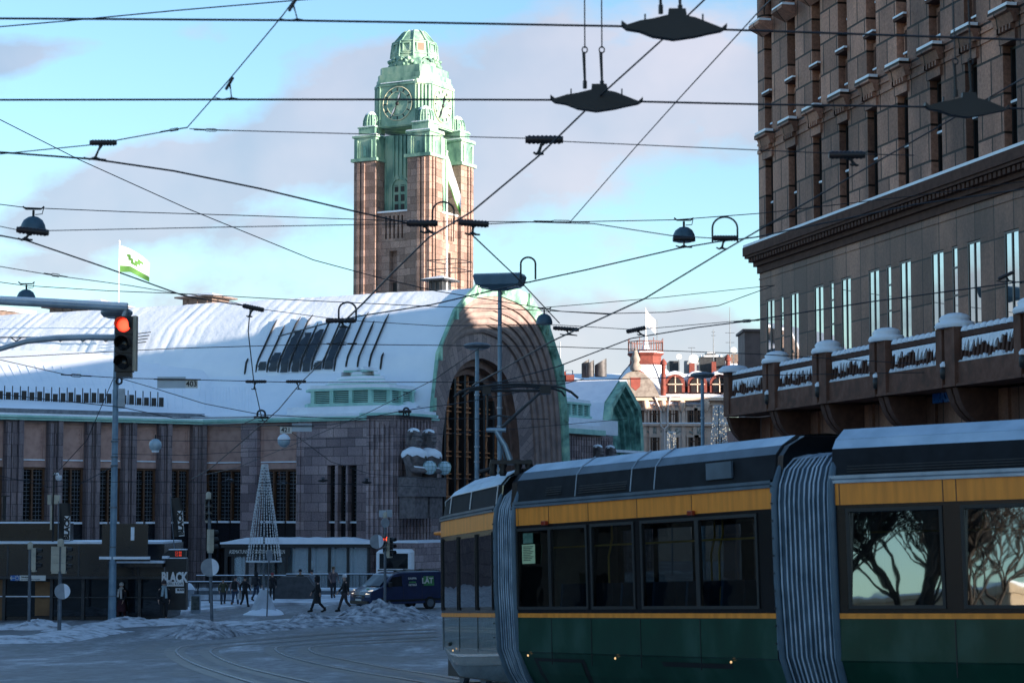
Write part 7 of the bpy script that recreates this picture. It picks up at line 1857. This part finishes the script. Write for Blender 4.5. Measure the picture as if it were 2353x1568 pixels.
    if i == 0:
        # white framed louvre panels over the front car
        m = MB()
        for a, b in ((.7, 1.9), (1.95, 3.6), (3.65, L-.1)):
            def pp(x, ins, z): return Vector((x, plan(x)+ins-.012, zdrop(x, z)))
            m.tube([pp(a, .095, 3.41), pp((a+b)/2, .095, 3.41), pp(b, .095, 3.41)], .014, 4); m.tube([pp(b, .05, 3.06), pp(b, .095, 3.41)], .012, 4)
        m.build('panel_frame', WHITE, root, mat=mat_)
    # roof snow dusting strip on the top edge
    m = MB(); random.seed(i)
    nn = 24
    A_ = []; B_ = []
    for k in range(nn+1):
        x = .05+(L-.1)*k/nn; A_.append((x, plan(x)+.42, zdrop(x, 3.70))); B_.append((x, Wd-.42, zdrop(x, 3.70)))
    # skirts and bogie
    m = MB(); m.box(.3, L-.1, .35, Wd-.35, -.26, .5); m.build('underframe', BLACK, root, mat=mat_)
    for x in ((1.3, 3.1) if i == 0 else (1.2, 3.0)):
        m = MB(); m.lathe((0, 0, 0), [(.30, 0), (.31, .05), (.30, .12)], 20)
        wl = m.build('wheel', STEELD, root, mat=mat_ @ Matrix.Translation((x, .40, -.09)) @ Matrix.Rotation(-pi/2, 4, 'X')); wl2 = m.build('wheel', STEELD, root, mat=mat_ @ Matrix.Translation((x, Wd-.5, -.09)) @ Matrix.Rotation(-pi/2, 4, 'X'))
for i in range(3): module(i)
for i, (xa, xb) in ((0, (-.02, .16)), (1, (-.02, .16))):
    Mt, L = MODS[i]; m = MB()
    sec = [(.06, 2.9), (.08, 3.04), (.12, 3.40), (.25, 3.55), (.55, 3.70)]; p = sec+[(Wd-a, z) for a, z in reversed(sec)]
    m.prism(p, 'x', L+xa, L+xb); m.build('roof_fairing', TBELT, tram, mat=Mt)
Mt, L = MODS[1]; m = MB(); m.prism(p, 'x', -.22, -.003); m.build('roof_fairing', TBELT, tram, mat=Mt)
# bellows between modules
def section_loop(sc=1.0):
    p = [(.34, -.26), (.20, -.02), (0.05, .40), (0.0, 1.5), (0.0, 2.7), (.03, 2.95), (.13, 3.18), (.32, 3.34), (.6, 3.40), (Wd/2, 3.41)]
    return p+[(Wd-a, z) for a, z in reversed(p[:-1])]
for j, n in ((0, 8), (1, 11)):
    MA, LA_ = MODS[j]; MBx, _ = MODS[j+1]
    SL = section_loop(); ra = []
    def ringpt(s, out=0):
        pts = []
        for y, z in SL:
            cy, cz = Wd/2, 1.9; dy, dz = y-cy, z-cz; k = 1+out/1.2
            a = MA @ Vector((LA_+.12, cy+dy*k, cz+dz*k)); b = MBx @ Vector((0, cy+dy*k, cz+dz*k)); pts.append(a.lerp(b, s))
        return pts
    m = MB(); m.grid([ringpt(s/(n*2), -.05 if s % 2 == 0 else -.015) for s in range(n*2+1)], smooth=True); b_ = m.build('bellows', BELL, tram, recalc=False)
    m = MB()
    random.seed(j)
    for k in range(n): m.tube(ringpt((k+.5+random.uniform(-.08, .08))/n, random.uniform(-.008, .006)), .015, 6)
    m.build('bellows_ribs', BELLR, b_)
    m = MB()
    for Mx, x in ((MA, LA_+.07), (MBx, 0.02)):
        pts = [Mx @ Vector((x, Wd/2+(y-Wd/2)*1.012, 1.9+(z-1.9)*1.012)) for y, z in SL]
        m.tube(pts, .06, 6)
    m.build('bellows_frame', mk('blue grey frame', (.07, .12, .165), .5), b_)
    m = MB()
    for Mx, x in ((MA, LA_+.05),):
        for k in range(10): c = Mx @ Vector((x+.02, -.075, .6+.26*k)); m.lathe(c, [(.016, -.012), (.016, .012)], 6)
    m.build('bolts', BLACK, b_)
    m = MB(); Mx = MA
    m.tube([Mx @ Vector((LA_+.02, .03, .5)), Mx @ Vector((LA_+.02, .03, 2.86))], .04, 8); m.tube([Mx @ Vector((LA_+.01, .03, 2.84)), Mx @ Vector((LA_+.01, .03, 3.0))], .06, 8)
    m.build('drain_pipe', mk('blue pipe', (.09, .16, .22), .45), b_)
# notice, stickers, marker lamps, reflectors, hatches on the middle car
M1, L1_ = MODS[1]
m = MB(); m.box(.30, .72, -.03, -.018, 1.92, 2.26); nt2 = m.build('paper_notice', mk('pale green paper', (.48, .58, .32), .7, var=(.42, .52, .29)), tram, mat=M1)
m = MB()
for k in range(9): m.box(.34, .68-.05*(k % 3), -.033, -.031, 2.215-.03*k, 2.227-.03*k)
m.build('print_lines', INK, nt2)
m = MB(); m.box(.34, .66, -.03, -.018, 2.28, 2.46); m.build('sticker', mk('dark green sticker', (.03, .10, .07), .4, var=(.1, .2, .15), scale=12), tram, mat=M1)
m = MB(); m.box(.005, .10, -.012, -.004, 2.19, 2.38); st_ = m.build('door_button_sign', SIGNB, tram, mat=M1)
m = MB()
for x in (1.10, 5.42): m.cbox(x-.07, x+.06, -.09, -.006, 2.585, 2.655, .01)
m.build('marker_lamp', mk('red marker lamp', (.30, .035, .015), .25), tram, mat=M1)
AMB = mk('glowing amber reflector', (.8, .55, .3), .2, emit=(1, .6, .25), estr=.35)  # side reflectors given a glow of their own
for (Mx, x) in ((M1, .36), (M1, 3.10), (M1, 6.25), (MODS[0][0], 2.2)):
    m = MB(); m.lathe((0, 0, 0), [(.02, 0), (.018, .012), (.004, .016)], 10); m.build('side_reflector', AMB, tram, mat=Mx @ Matrix.Translation((x, (.012 if Mx is M1 else .012), .30)) @ Matrix.Rotation(pi/2, 4, 'X'))
m = MB(); sk = lambda z, o: (.03+(.34-z)/.36*.17 if z > -.02 else .20+(-.02-z)/.22*.14)-o
m.add([(.46, sk(.26, .006), .26), (2.08, sk(.26, .006), .26), (2.02, sk(-.24, .006), -.24), (.52, sk(-.24, .006), -.24), (.46, sk(-.02, .006), -.02), (2.08, sk(-.02, .006), -.02)], [(0, 1, 5, 4), (4, 5, 2, 3)]); m.add([(4.35, sk(.27, .006), .27), (6.2, sk(.27, .006), .27), (6.2, sk(.19, .006), .19), (4.35, sk(.19, .006), .19)], [(0, 1, 2, 3)]); m.build('wheel_hatch_gap', BLACK, tram, mat=M1, recalc=False)
m = MB(); m.add([(.58, sk(.20, .014), .20), (1.96, sk(.20, .014), .20), (1.92, sk(-.24, .014), -.24), (.62, sk(-.24, .014), -.24), (.60, sk(-.02, .014), -.02), (1.94, sk(-.02, .014), -.02)], [(0, 1, 5, 4), (4, 5, 2, 3)]); m.build('wheel_hatch', TGREEN, tram, mat=M1, recalc=False)
m = MB(); m.box(.35, 1.3, .0, .03, .50, .53) ; 
M0_, L0_ = MODS[0]
def plan0(x): return 0 if x > 1.5 else .62*(1-x/1.5)**2.2
m = MB(); m.bar((.7, plan0(.7)-.012, .42), (2.0, -.012, .42), .03, .07); m.build('step_slot', BLACK, tram, mat=M0_)
m = MB(); c = (.12, plan0(.12)-.12, 2.72); m.tube([(.35, plan0(.35)-.0, 2.72), (.2, plan0(.2)-.16, 2.72), (.0, plan0(.2)-.30, 2.72)], [.03, .055, .035], 8); m.build('mirror_arm', TYEL, tram, mat=M0_)
# seats and grab poles glimpsed inside are left dark behind the tinted glass
# wear: water streaks are in the paint; pantograph on the roof
YPn = 38.4
def q_(u, v, dy=0): return P(u, v, YPn+dy)
pg = MB(); pg.tube([q_(1172, 1056), q_(1160, 1022), q_(1139, 989)], [.055, .045, .04], 8); pg.tube([q_(1160, 1056, .5), q_(1150, 1020, .3), q_(1137, 990)], .018, 6)
pg.tube([q_(1117, 987), q_(1162, 987)], .042, 8); pg.build('pantograph_lower_arm', mk('bright pantograph arm', (.30, .42, .52), .35, .5), tram)
pg = MB(); pg.tube([q_(1152, 982), q_(1200, 938), q_(1243, 900)], [.032, .028, .024], 8); pg.tube([q_(1125, 959), q_(1145, 954), q_(1177, 958)], .018, 6)
pg.tube([q_(1119, 987), q_(1120, 950), q_(1119, 900)], .02, 6); pg.build('pantograph_upper_arm', DARK, tram)
pg = MB(); 
pg.tube([q_(1043, 912), q_(1056, 900), q_(1075, 893), (q_(1105, 888)), q_(1140, 884), q_(1200, 882), q_(1262, 886), q_(1290, 890), q_(1312, 900), q_(1328, 914)], .024, 6)
pg.tube([q_(1062, 912, .3), q_(1080, 897, .3), q_(1110, 892, .3), q_(1200, 887, .3), q_(1270, 892, .3), q_(1290, 899, .3), q_(1298, 910, .3)], .02, 6)
pg.tube([q_(1105, 897, .1), q_(1258, 897, .1)], .028, 6); pg.box(q_(1240, 900).x, q_(1265, 900).x, YPn-.1, YPn+.35, q_(1240, 904).z, q_(1240, 887).z); pg.box(q_(1108, 900).x, q_(1128, 900).x, YPn-.1, YPn+.35, q_(1110, 906).z, q_(1110, 889).z)
pg.build('pantograph_head', BLACK, tram)
pg = MB(); zz0 = q_(1175, 1068).z
pg.box(q_(1127, 1066).x, q_(1222, 1066).x, YPn-.3, YPn+.6, q_(1175, 1066).z, q_(1175, 1057).z)
for u in (1133, 1155, 1190, 1215): pg.lathe((q_(u, 1066).x, YPn-.2, q_(u, 1078).z-.12), [(.05, 0), (.08, .06), (.05, .12), (.08, .18), (.05, .30)], 8)
pg.tube([q_(1100, 1084), q_(1130, 1076)], .04, 6); pg.build('pantograph_base', BLACK, tram)

# ================================================================== overhead wires
def yw(v):
    T_ = [(-60, 15.5), (0, 16), (60, 17), (230, 19.5), (350, 23), (500, 28), (600, 32.5), (700, 39), (800, 50), (880, 62), (960, 80), (1100, 96), (1300, 100)]
    for (a, ya), (b, yb) in zip(T_, T_[1:]):
        if v <= b: return ya+(yb-ya)*(v-a)/(b-a)
    return 100
def wire(pts, px, label, Y=None, sag=0, name='overhead_wire', grp='overhead wires criss-crossing the square'):
    """pts in photo units; Y fixed, or a pair (depth at first, depth at last), or from height"""
    n = len(pts); q = []
    for i, (u, v) in enumerate(pts):
        if Y is None: y = yw(v)
        elif isinstance(Y, tuple): y = 1/((1-i/(n-1))/Y[0]+(i/(n-1))/Y[1])
        else: y = Y
        q.append((u, v, y))
    fine = []
    for i in range(n-1):
        p0 = q[max(i-1, 0)]; p1 = q[i]; p2 = q[i+1]; p3 = q[min(i+2, n-1)]
        seg = math.hypot(p2[0]-p1[0], p2[1]-p1[1]); k_ = max(2, int(seg/60))
        for k in range(k_):
            t = k/k_; fine.append(tuple(p1[j]+(p2[j]-p1[j])*t for j in range(3)))
    fine.append(q[-1])
    W3 = [P(*f) for f in fine]; rs = [px/2*f[2]/FOC for f in fine]
    m = MB(); m.tube(W3, sum(rs)/len(rs) if max(rs) < 1.6*min(rs) else rs, 5, cap=False); o = m.build(name, WIRE, recalc=False)
    tag(o, label, 'wire', grp); return o
wire([(-60, 42), (0, 43), (330, 45), (640, 47), (1000, 53), (1430, 61), (1670, 69), (1740, 71), (2352, 92), (2420, 95)], 5.5, 'topmost thick tram wire running the whole width of the picture', (17, 17))
wire([(-60, 68), (0, 62), (160, 48), (400, 25), (660, 3), (760, -5)], 3.2, 'thin wire slanting up across the top left corner', (20, 20))
wire([(-60, 230), (500, 229), (1000, 229), (1265, 230), (1478, 234), (1740, 240), (2130, 246), (2420, 251)], 5, 'second thick tram wire, level with the clock', (19.5, 19.5))
wire([(-60, 240), (0, 275), (180, 366), (430, 479), (720, 597), (880, 640), (1000, 668), (1290, 715), (1400, 722)], 2.2, 'sharp thin wire falling from the left edge towards the arch top', (62, 75))
wire([(-60, 347), (0, 350), (215, 366), (400, 393), (600, 434), (800, 482), (940, 514)], 4.6, 'thick tram wire sagging from the left edge to the clock tower', (21, 28))
wire([(-60, 362), (0, 354), (210, 333), (375, 303), (430, 293)], 2.8, 'span wire at left ending in the joint above the flag', (23, 23))
wire([(430, 293), (525, 185), (650, 35), (690, -20)], 3.0, 'steep span wire rising from the joint to the top edge', (23, 18))
wire([(435, 296), (530, 300), (900, 310), (1210, 318), (1290, 325), (1740, 345), (1900, 352), (2100, 357)], 2.4, 'span wire crossing the tower just below the clock', (23, 23))
wire([(1660, -40), (1525, 88), (1395, 205), (1235, 360), (1085, 485), (985, 545), (900, 628), (830, 700), (790, 738)], 4.6, 'thick diagonal tram wire from the top right down across the tower', (16.5, 39))
wire([(1790, -20), (1740, 30), (1555, 232), (1465, 332), (1312, 507)], 2.8, 'thin diagonal wire from the corner building down to the wire joint', (18, 28))
wire([(-60, 462), (60, 477), (300, 487), (560, 495), (940, 508), (1300, 510), (1550, 505), (1748, 490), (2100, 450), (2420, 408)], 2.2, 'long lamp wire hanging across the whole picture at mid tower height', (52, 52))
wire([(-60, 508), (60, 532), (100, 530), (500, 522), (940, 514)], 2.2, 'faint span wire from the left lamp to the tower hanger', (30, 28))
wire([(1090, 516), (1215, 510), (1365, 514), (1540, 541), (1650, 548)], 2.4, 'span wire from the tower hanger to the looped hanger at right', (28, 28))
wire([(-60, 527), (0, 541), (60, 552), (250, 617), (425, 680), (560, 702)], 3.6, 'tram wire slanting down past the white and green flag', (27, 38))
wire([(-60, 603), (0, 612), (120, 632), (300, 656), (430, 678)], 2.0, 'thin wire with a turnbuckle below the left flag', (34, 38))
wire([(-60, 640), (60, 656), (250, 668), (430, 675), (700, 690), (1000, 704), (1270, 714), (1400, 720), (1530, 717), (1650, 702), (1780, 655)], 2.0, 'lamp wire along the roof ridge up to the corner building', (66, 66))
wire([(430, 675), (520, 690), (585, 708), (790, 735), (1000, 748), (1260, 745), (1460, 757), (1720, 735), (1800, 733)], 1.7, 'thin span wire above the roof through several hangers', (45, 45))
wire([(1240, 707), (1350, 698), (1520, 683), (1640, 670), (1780, 655)], 1.7, 'upper of two thin wires fixed to the corner building wall', (72, 76))
wire([(1085, 540), (1180, 630), (1285, 742)], 3.0, 'short steep wire from the tower hanger to the lamp over the arch', (28, 42))
wire([(640, 772), (740, 745), (830, 725), (990, 700), (1205, 650), (1345, 620), (1560, 570), (1650, 555), (1735, 545), (2100, 470), (2420, 425)], 3.4, 'tram wire rising gently across the arch top to the corner building', (45, 27))
wire([(1085, 885), (1150, 850), (1270, 782), (1480, 686), (1660, 577), (1735, 533), (2000, 380), (2322, 196), (2420, 140)], 3.8, 'tram wire rising steeply from the pantograph across the brown facade', (39, 18))
wire([(1100, 890), (1280, 842), (1450, 777), (1600, 752), (1720, 737), (2000, 693), (2420, 637)], 3.0, 'lower tram wire from the pantograph towards the brown facade windows', (39, 32))
wire([(575, 706), (570, 760), (583, 878), (600, 955), (560, 972), (480, 975)], 2.4, 'bent hanging wire crossing the snowy roof left of the bare roof panels', (48, 75))
wire([(-60, 823), (0, 821), (400, 800), (740, 790), (1280, 796), (1740, 813), (2100, 835)], 2.0, 'nearly level span wire over the snowy roof and arch', (55, 55))
wire([(-60, 815), (0, 826), (150, 860), (280, 868), (570, 875), (680, 878), (1176, 877), (1740, 862), (2420, 850)], 1.9, 'span wire that carries the 403 plate', (62, 62))
wire([(268, 866), (350, 890), (470, 927), (600, 952), (760, 960), (1260, 962)], 1.9, 'thin wire from the tall pole down over the left roof', (88, 78))
wire([(790, 738), (740, 830), (690, 880), (640, 940), (560, 1010), (480, 1078), (440, 1100)], 2.4, 'steep wire dropping from the hanger in front of the bare roof panels', (40, 80))
wire([(-60, 900), (0, 905), (280, 935), (400, 960), (590, 958)], 2.0, 'low wire across the snow guard of the left roof', (70, 75))
wire([(260, 870), (200, 1010), (135, 1080), (118, 1095)], 1.7, 'stay wire from the tall pole down towards the camera mast', (93, 97))
wire([(440, 975), (560, 980), (643, 975), (760, 975), (930, 942), (1060, 925), (1300, 880), (1340, 870)], 1.9, 'span wire behind the number plate over the pink panels', (78, 60))
wire([(-60, 1080), (60, 1105), (110, 1118), (180, 1113), (258, 1072)], 1.7, 'slack white cable looping to the tall pole', (95, 93))
wire([(258, 1008), (400, 1012), (560, 1012), (700, 1009), (930, 1003), (1176, 985), (1440, 962)], 1.4, 'upper of the fine wires low across the station wall', (88, 75))
wire([(258, 1042), (420, 1045), (600, 1035), (800, 1025), (980, 1022)], 1.3, 'middle of the fine wires low across the station wall', (88, 80))
wire([(470, 1090), (540, 1075), (700, 1010), (850, 945), (1000, 870), (1100, 800)], 1.5, 'fine wire rising diagonally across the plain station wall', (90, 60))
wire([(660, 985), (760, 1060), (850, 1088), (980, 1098), (1100, 1100)], 1.4, 'fine slack wire from the 421 plate down to the statues', (84, 80))
wire([(-60, 1098), (200, 1106), (500, 1108), (800, 1112), (1000, 1118)], 1.3, 'lowest fine wire in front of the left wing windows', (92, 92))

# hangers, section insulators and crossings
def hanger(u, v, w_, uf, vf, Y, label, wf=None, loop=None, tilt=0):
    """ribbed insulator body of width w_ centred (u,v), stem to foot clamp at (uf,vf)"""
    c = P(u, v, Y); s = Y/FOC; t = thing('wire_hanger', label, 'wire hanger', tuple(c), group='insulated wire hangers'); m = MB(); L_ = w_*s; th = .24*min(L_, .42)
    pts = []; rs = []; n = 9; a = radians(tilt)
    for k in range(n*2+1):
        f = k/(n*2)-.5; pts.append((f*L_*cos(a), 0, -f*L_*sin(a))); rs.append(th*(.52 if k % 2 == 0 else .40)*(.75 if k in (0, n*2) else 1))
    m.tube(pts, rs, 8); m.build('insulator', INSUL, t)
    f_ = P(uf, vf, Y)-c; m = MB(); wf_ = (wf or w_*.9)*s
    m.tube([(f_.x*.2, 0, -th*.3), (f_.x*.6, 0, f_.z*.5), (f_.x, 0, f_.z)], [th*.30, th*.16, th*.20], 8)
    m.tube([(f_.x-wf_*.5, 0, f_.z+.01), (f_.x-wf_*.25, 0, f_.z-.01), (f_.x, 0, f_.z+th*.10), (f_.x+wf_*.25, 0, f_.z-.01), (f_.x+wf_*.5, 0, f_.z-wf_*.06)], [th*.12, th*.15, th*.26, th*.15, th*.12], 6)
    m.build('clamp', BLACK, t)
    if loop:
        lu, lv, lr, lh = loop; l = P(lu, lv, Y)-c; m = MB(); r = lr*s; h = lh*s
        m.tube([(l.x-r, 0, l.z-h)]+[(l.x-r*cos(pi*k/12), 0, l.z+r*.9*sin(pi*k/12)) for k in range(13)]+[(l.x+r, 0, l.z-h)], 2.2*s, 6); m.build('jumper_loop', WIRE, t)
    return t
hanger(672, 12, 34, 683, 45, 17, 'wire hanger cut by the top edge left of the tower', 85, tilt=-60)
hanger(527, 192, 34, 532, 226, 19.5, 'wire hanger with foot on the clock level wire, left of the tower', 82, tilt=-60)
hanger(237, 328, 62, 218, 364, 21.5, 'ribbed wire hanger in the sky at far left', 52)
hanger(1250, 321, 88, 1237, 352, 22.5, 'wide wire hanger right of the tower below the clock', 24)
hanger(1945, 356, 84, 1962, 378, 23, 'dark wire hanger in front of the upper brown facade', 20)
hanger(75, 531, 74, 58, 549, 27, 'ribbed wire hanger overlapping the left domed lamp', 34, tilt=6)
hanger(970, 513, 72, 985, 533, 28, 'wire hanger in front of the tower, left one, with a loop', 40, loop=(1018, 486, 25, 30))
hanger(1088, 513, 70, 1085, 537, 28, 'wire hanger in front of the tower edge, right one', 36, tilt=4)
hanger(1665, 547, 58, 1658, 570, 28, 'wire hanger with a big round loop left of the corner building', 26, loop=(1665, 524, 29, 32))
hanger(1571, 548, 50, 1571, 566, 28, 'wire hanger hiding the rim of the right domed lamp', 38)
hanger(582, 707, 50, 573, 726, 38, 'ribbed wire hanger above the snowy roof ridge', 14, tilt=12)
hanger(783, 736, 70, 790, 750, 39, 'wire hanger with loop above the bare roof panels', 30, loop=(798, 712, 20, 24))
hanger(588, 876, 48, 583, 893, 62, 'wire hanger left of the pair below the bare roof panels', 12)
hanger(680, 876, 46, 687, 893, 62, 'wire hanger right of the pair below the bare roof panels', 12)
hanger(1300, 755, 60, 1306, 768, 46, 'wire hanger right of the arch beside the domed lamp', 40, tilt=4)
hanger(1461, 757, 46, 1472, 768, 34, 'wire hanger in the sky above the ventilation pipes', 18, tilt=-12)
hanger(2310, 633, 38, 2318, 646, 33, 'wire hanger in front of the brown facade windows at right', 60, tilt=-25)
hanger(600, 958, 34, 604, 966, 76, 'small looped wire hanger above the left pink panel', 22, loop=(600, 950, 9, 9))
hanger(930, 945, 30, 934, 955, 74, 'small looped wire hanger at the roof edge beside the arch', 22, loop=(933, 942, 6, 12))
hanger(1213, 648, 12, 1185, 652, 33, 'small clamp with a tall loop above the arch', 20, loop=(1213, 606, 17, 36))
def frog(u, v, w_, Y, label):
    c = P(u, v, Y); s = Y/FOC; t = thing('wire_crossing', label, 'wire crossing', tuple(c), group='boat shaped wire crossings'); L_ = w_*s/2; m = MB()
    sh = [(-1, .10, .02), (-.9, .02, -.06), (-.65, .10, -.10), (-.4, .14, -.20), (0, .24, -.26), (.4, .16, -.20), (.65, .06, -.14), (.9, -.04, -.09), (1, .05, -.03)]
    top = [(x*L_, a*L_) for x, a, b in sh]; bot = [(x*L_, b*L_) for x, a, b in reversed(sh)]; m.prism(top+bot, 'y', -.05, .05); m.prism([(-.12*L_, .1*L_), (-.10*L_, .34*L_), (.22*L_, .34*L_), (.26*L_, .1*L_)], 'y', -.035, .035)
    for x in (-.55, .55): m.box(x*L_-.006, x*L_+.006, -.02, .02, .1*L_, .24*L_)
    m.build('crossing_body', BLACK, t)
    for dx in (-.25, .12):
        m = MB(); m.tube([(dx*L_, 0, .25*L_), (dx*L_+.0, 0, .42*L_)], .02, 6); m.tube([(dx*L_, 0, .42*L_), (dx*L_-.01, .0, 1.05*L_)], [.012, .016], 6)
        m.tube([(dx*L_+.025*cos(q), 0, 1.1*L_+.03*sin(q)) for q in [2*pi*k/10 for k in range(11)]], .007, 5); m.tube([(dx*L_, 0, 1.14*L_), (dx*L_, .1, 4.2*L_)], .007, 5); m.build('suspension_rod', BLACK, t)
    return t
frog(1548, 62, 245, 17, 'boat shaped wire crossing at the top, left of the corner building')
frog(1370, 230, 215, 19.5, 'boat shaped wire crossing at clock level, right of the tower')
frog(2220, 246, 195, 19.5, 'boat shaped wire crossing in front of the upper brown facade')
def buckle(u, v, Y, label, L=60, ang=0):
    c = P(u, v, Y); s = Y/FOC; t = thing('turnbuckle', label, 'turnbuckle', tuple(c), group='turnbuckles and wire joints'); m = MB(); h = L*s/2
    m.tube([(-h, 0, 0), (-h*.4, 0, 0)], 1.6*s, 5); m.tube([(-h*.4, 0, 0), (-h*.25, 0, 2.6*s), (h*.25, 0, 2.6*s), (h*.4, 0, 0), (h*.25, 0, -2.6*s), (-h*.25, 0, -2.6*s), (-h*.4, 0, 0)], 1.1*s, 5); m.tube([(h*.4, 0, 0), (h, 0, 0)], 1.6*s, 5); m.build('buckle', BLACK, t); t.rotation_euler = (0, radians(ang), 0)
buckle(400, 298, 23, 'wire joint and turnbuckle above the flag', 64, -9)
buckle(128, 632, 34, 'turnbuckle on the thin wire at the left edge', 56, 9)
buckle(485, 299, 23, 'eye bolt link right of the wire joint above the flag', 80, 1)
buckle(1290, 509, 28, 'star shaped wire joint right of the tower', 130, 1)
buckle(785, 789, 55, 'wire joint over the snow right of the bare roof panels', 70)
buckle(175, 862, 62, 'wire joint left of the tall pole over the snow', 70, 3)
buckle(1715, 737, 34, 'wire ring link near the corner building edge', 60, -3)
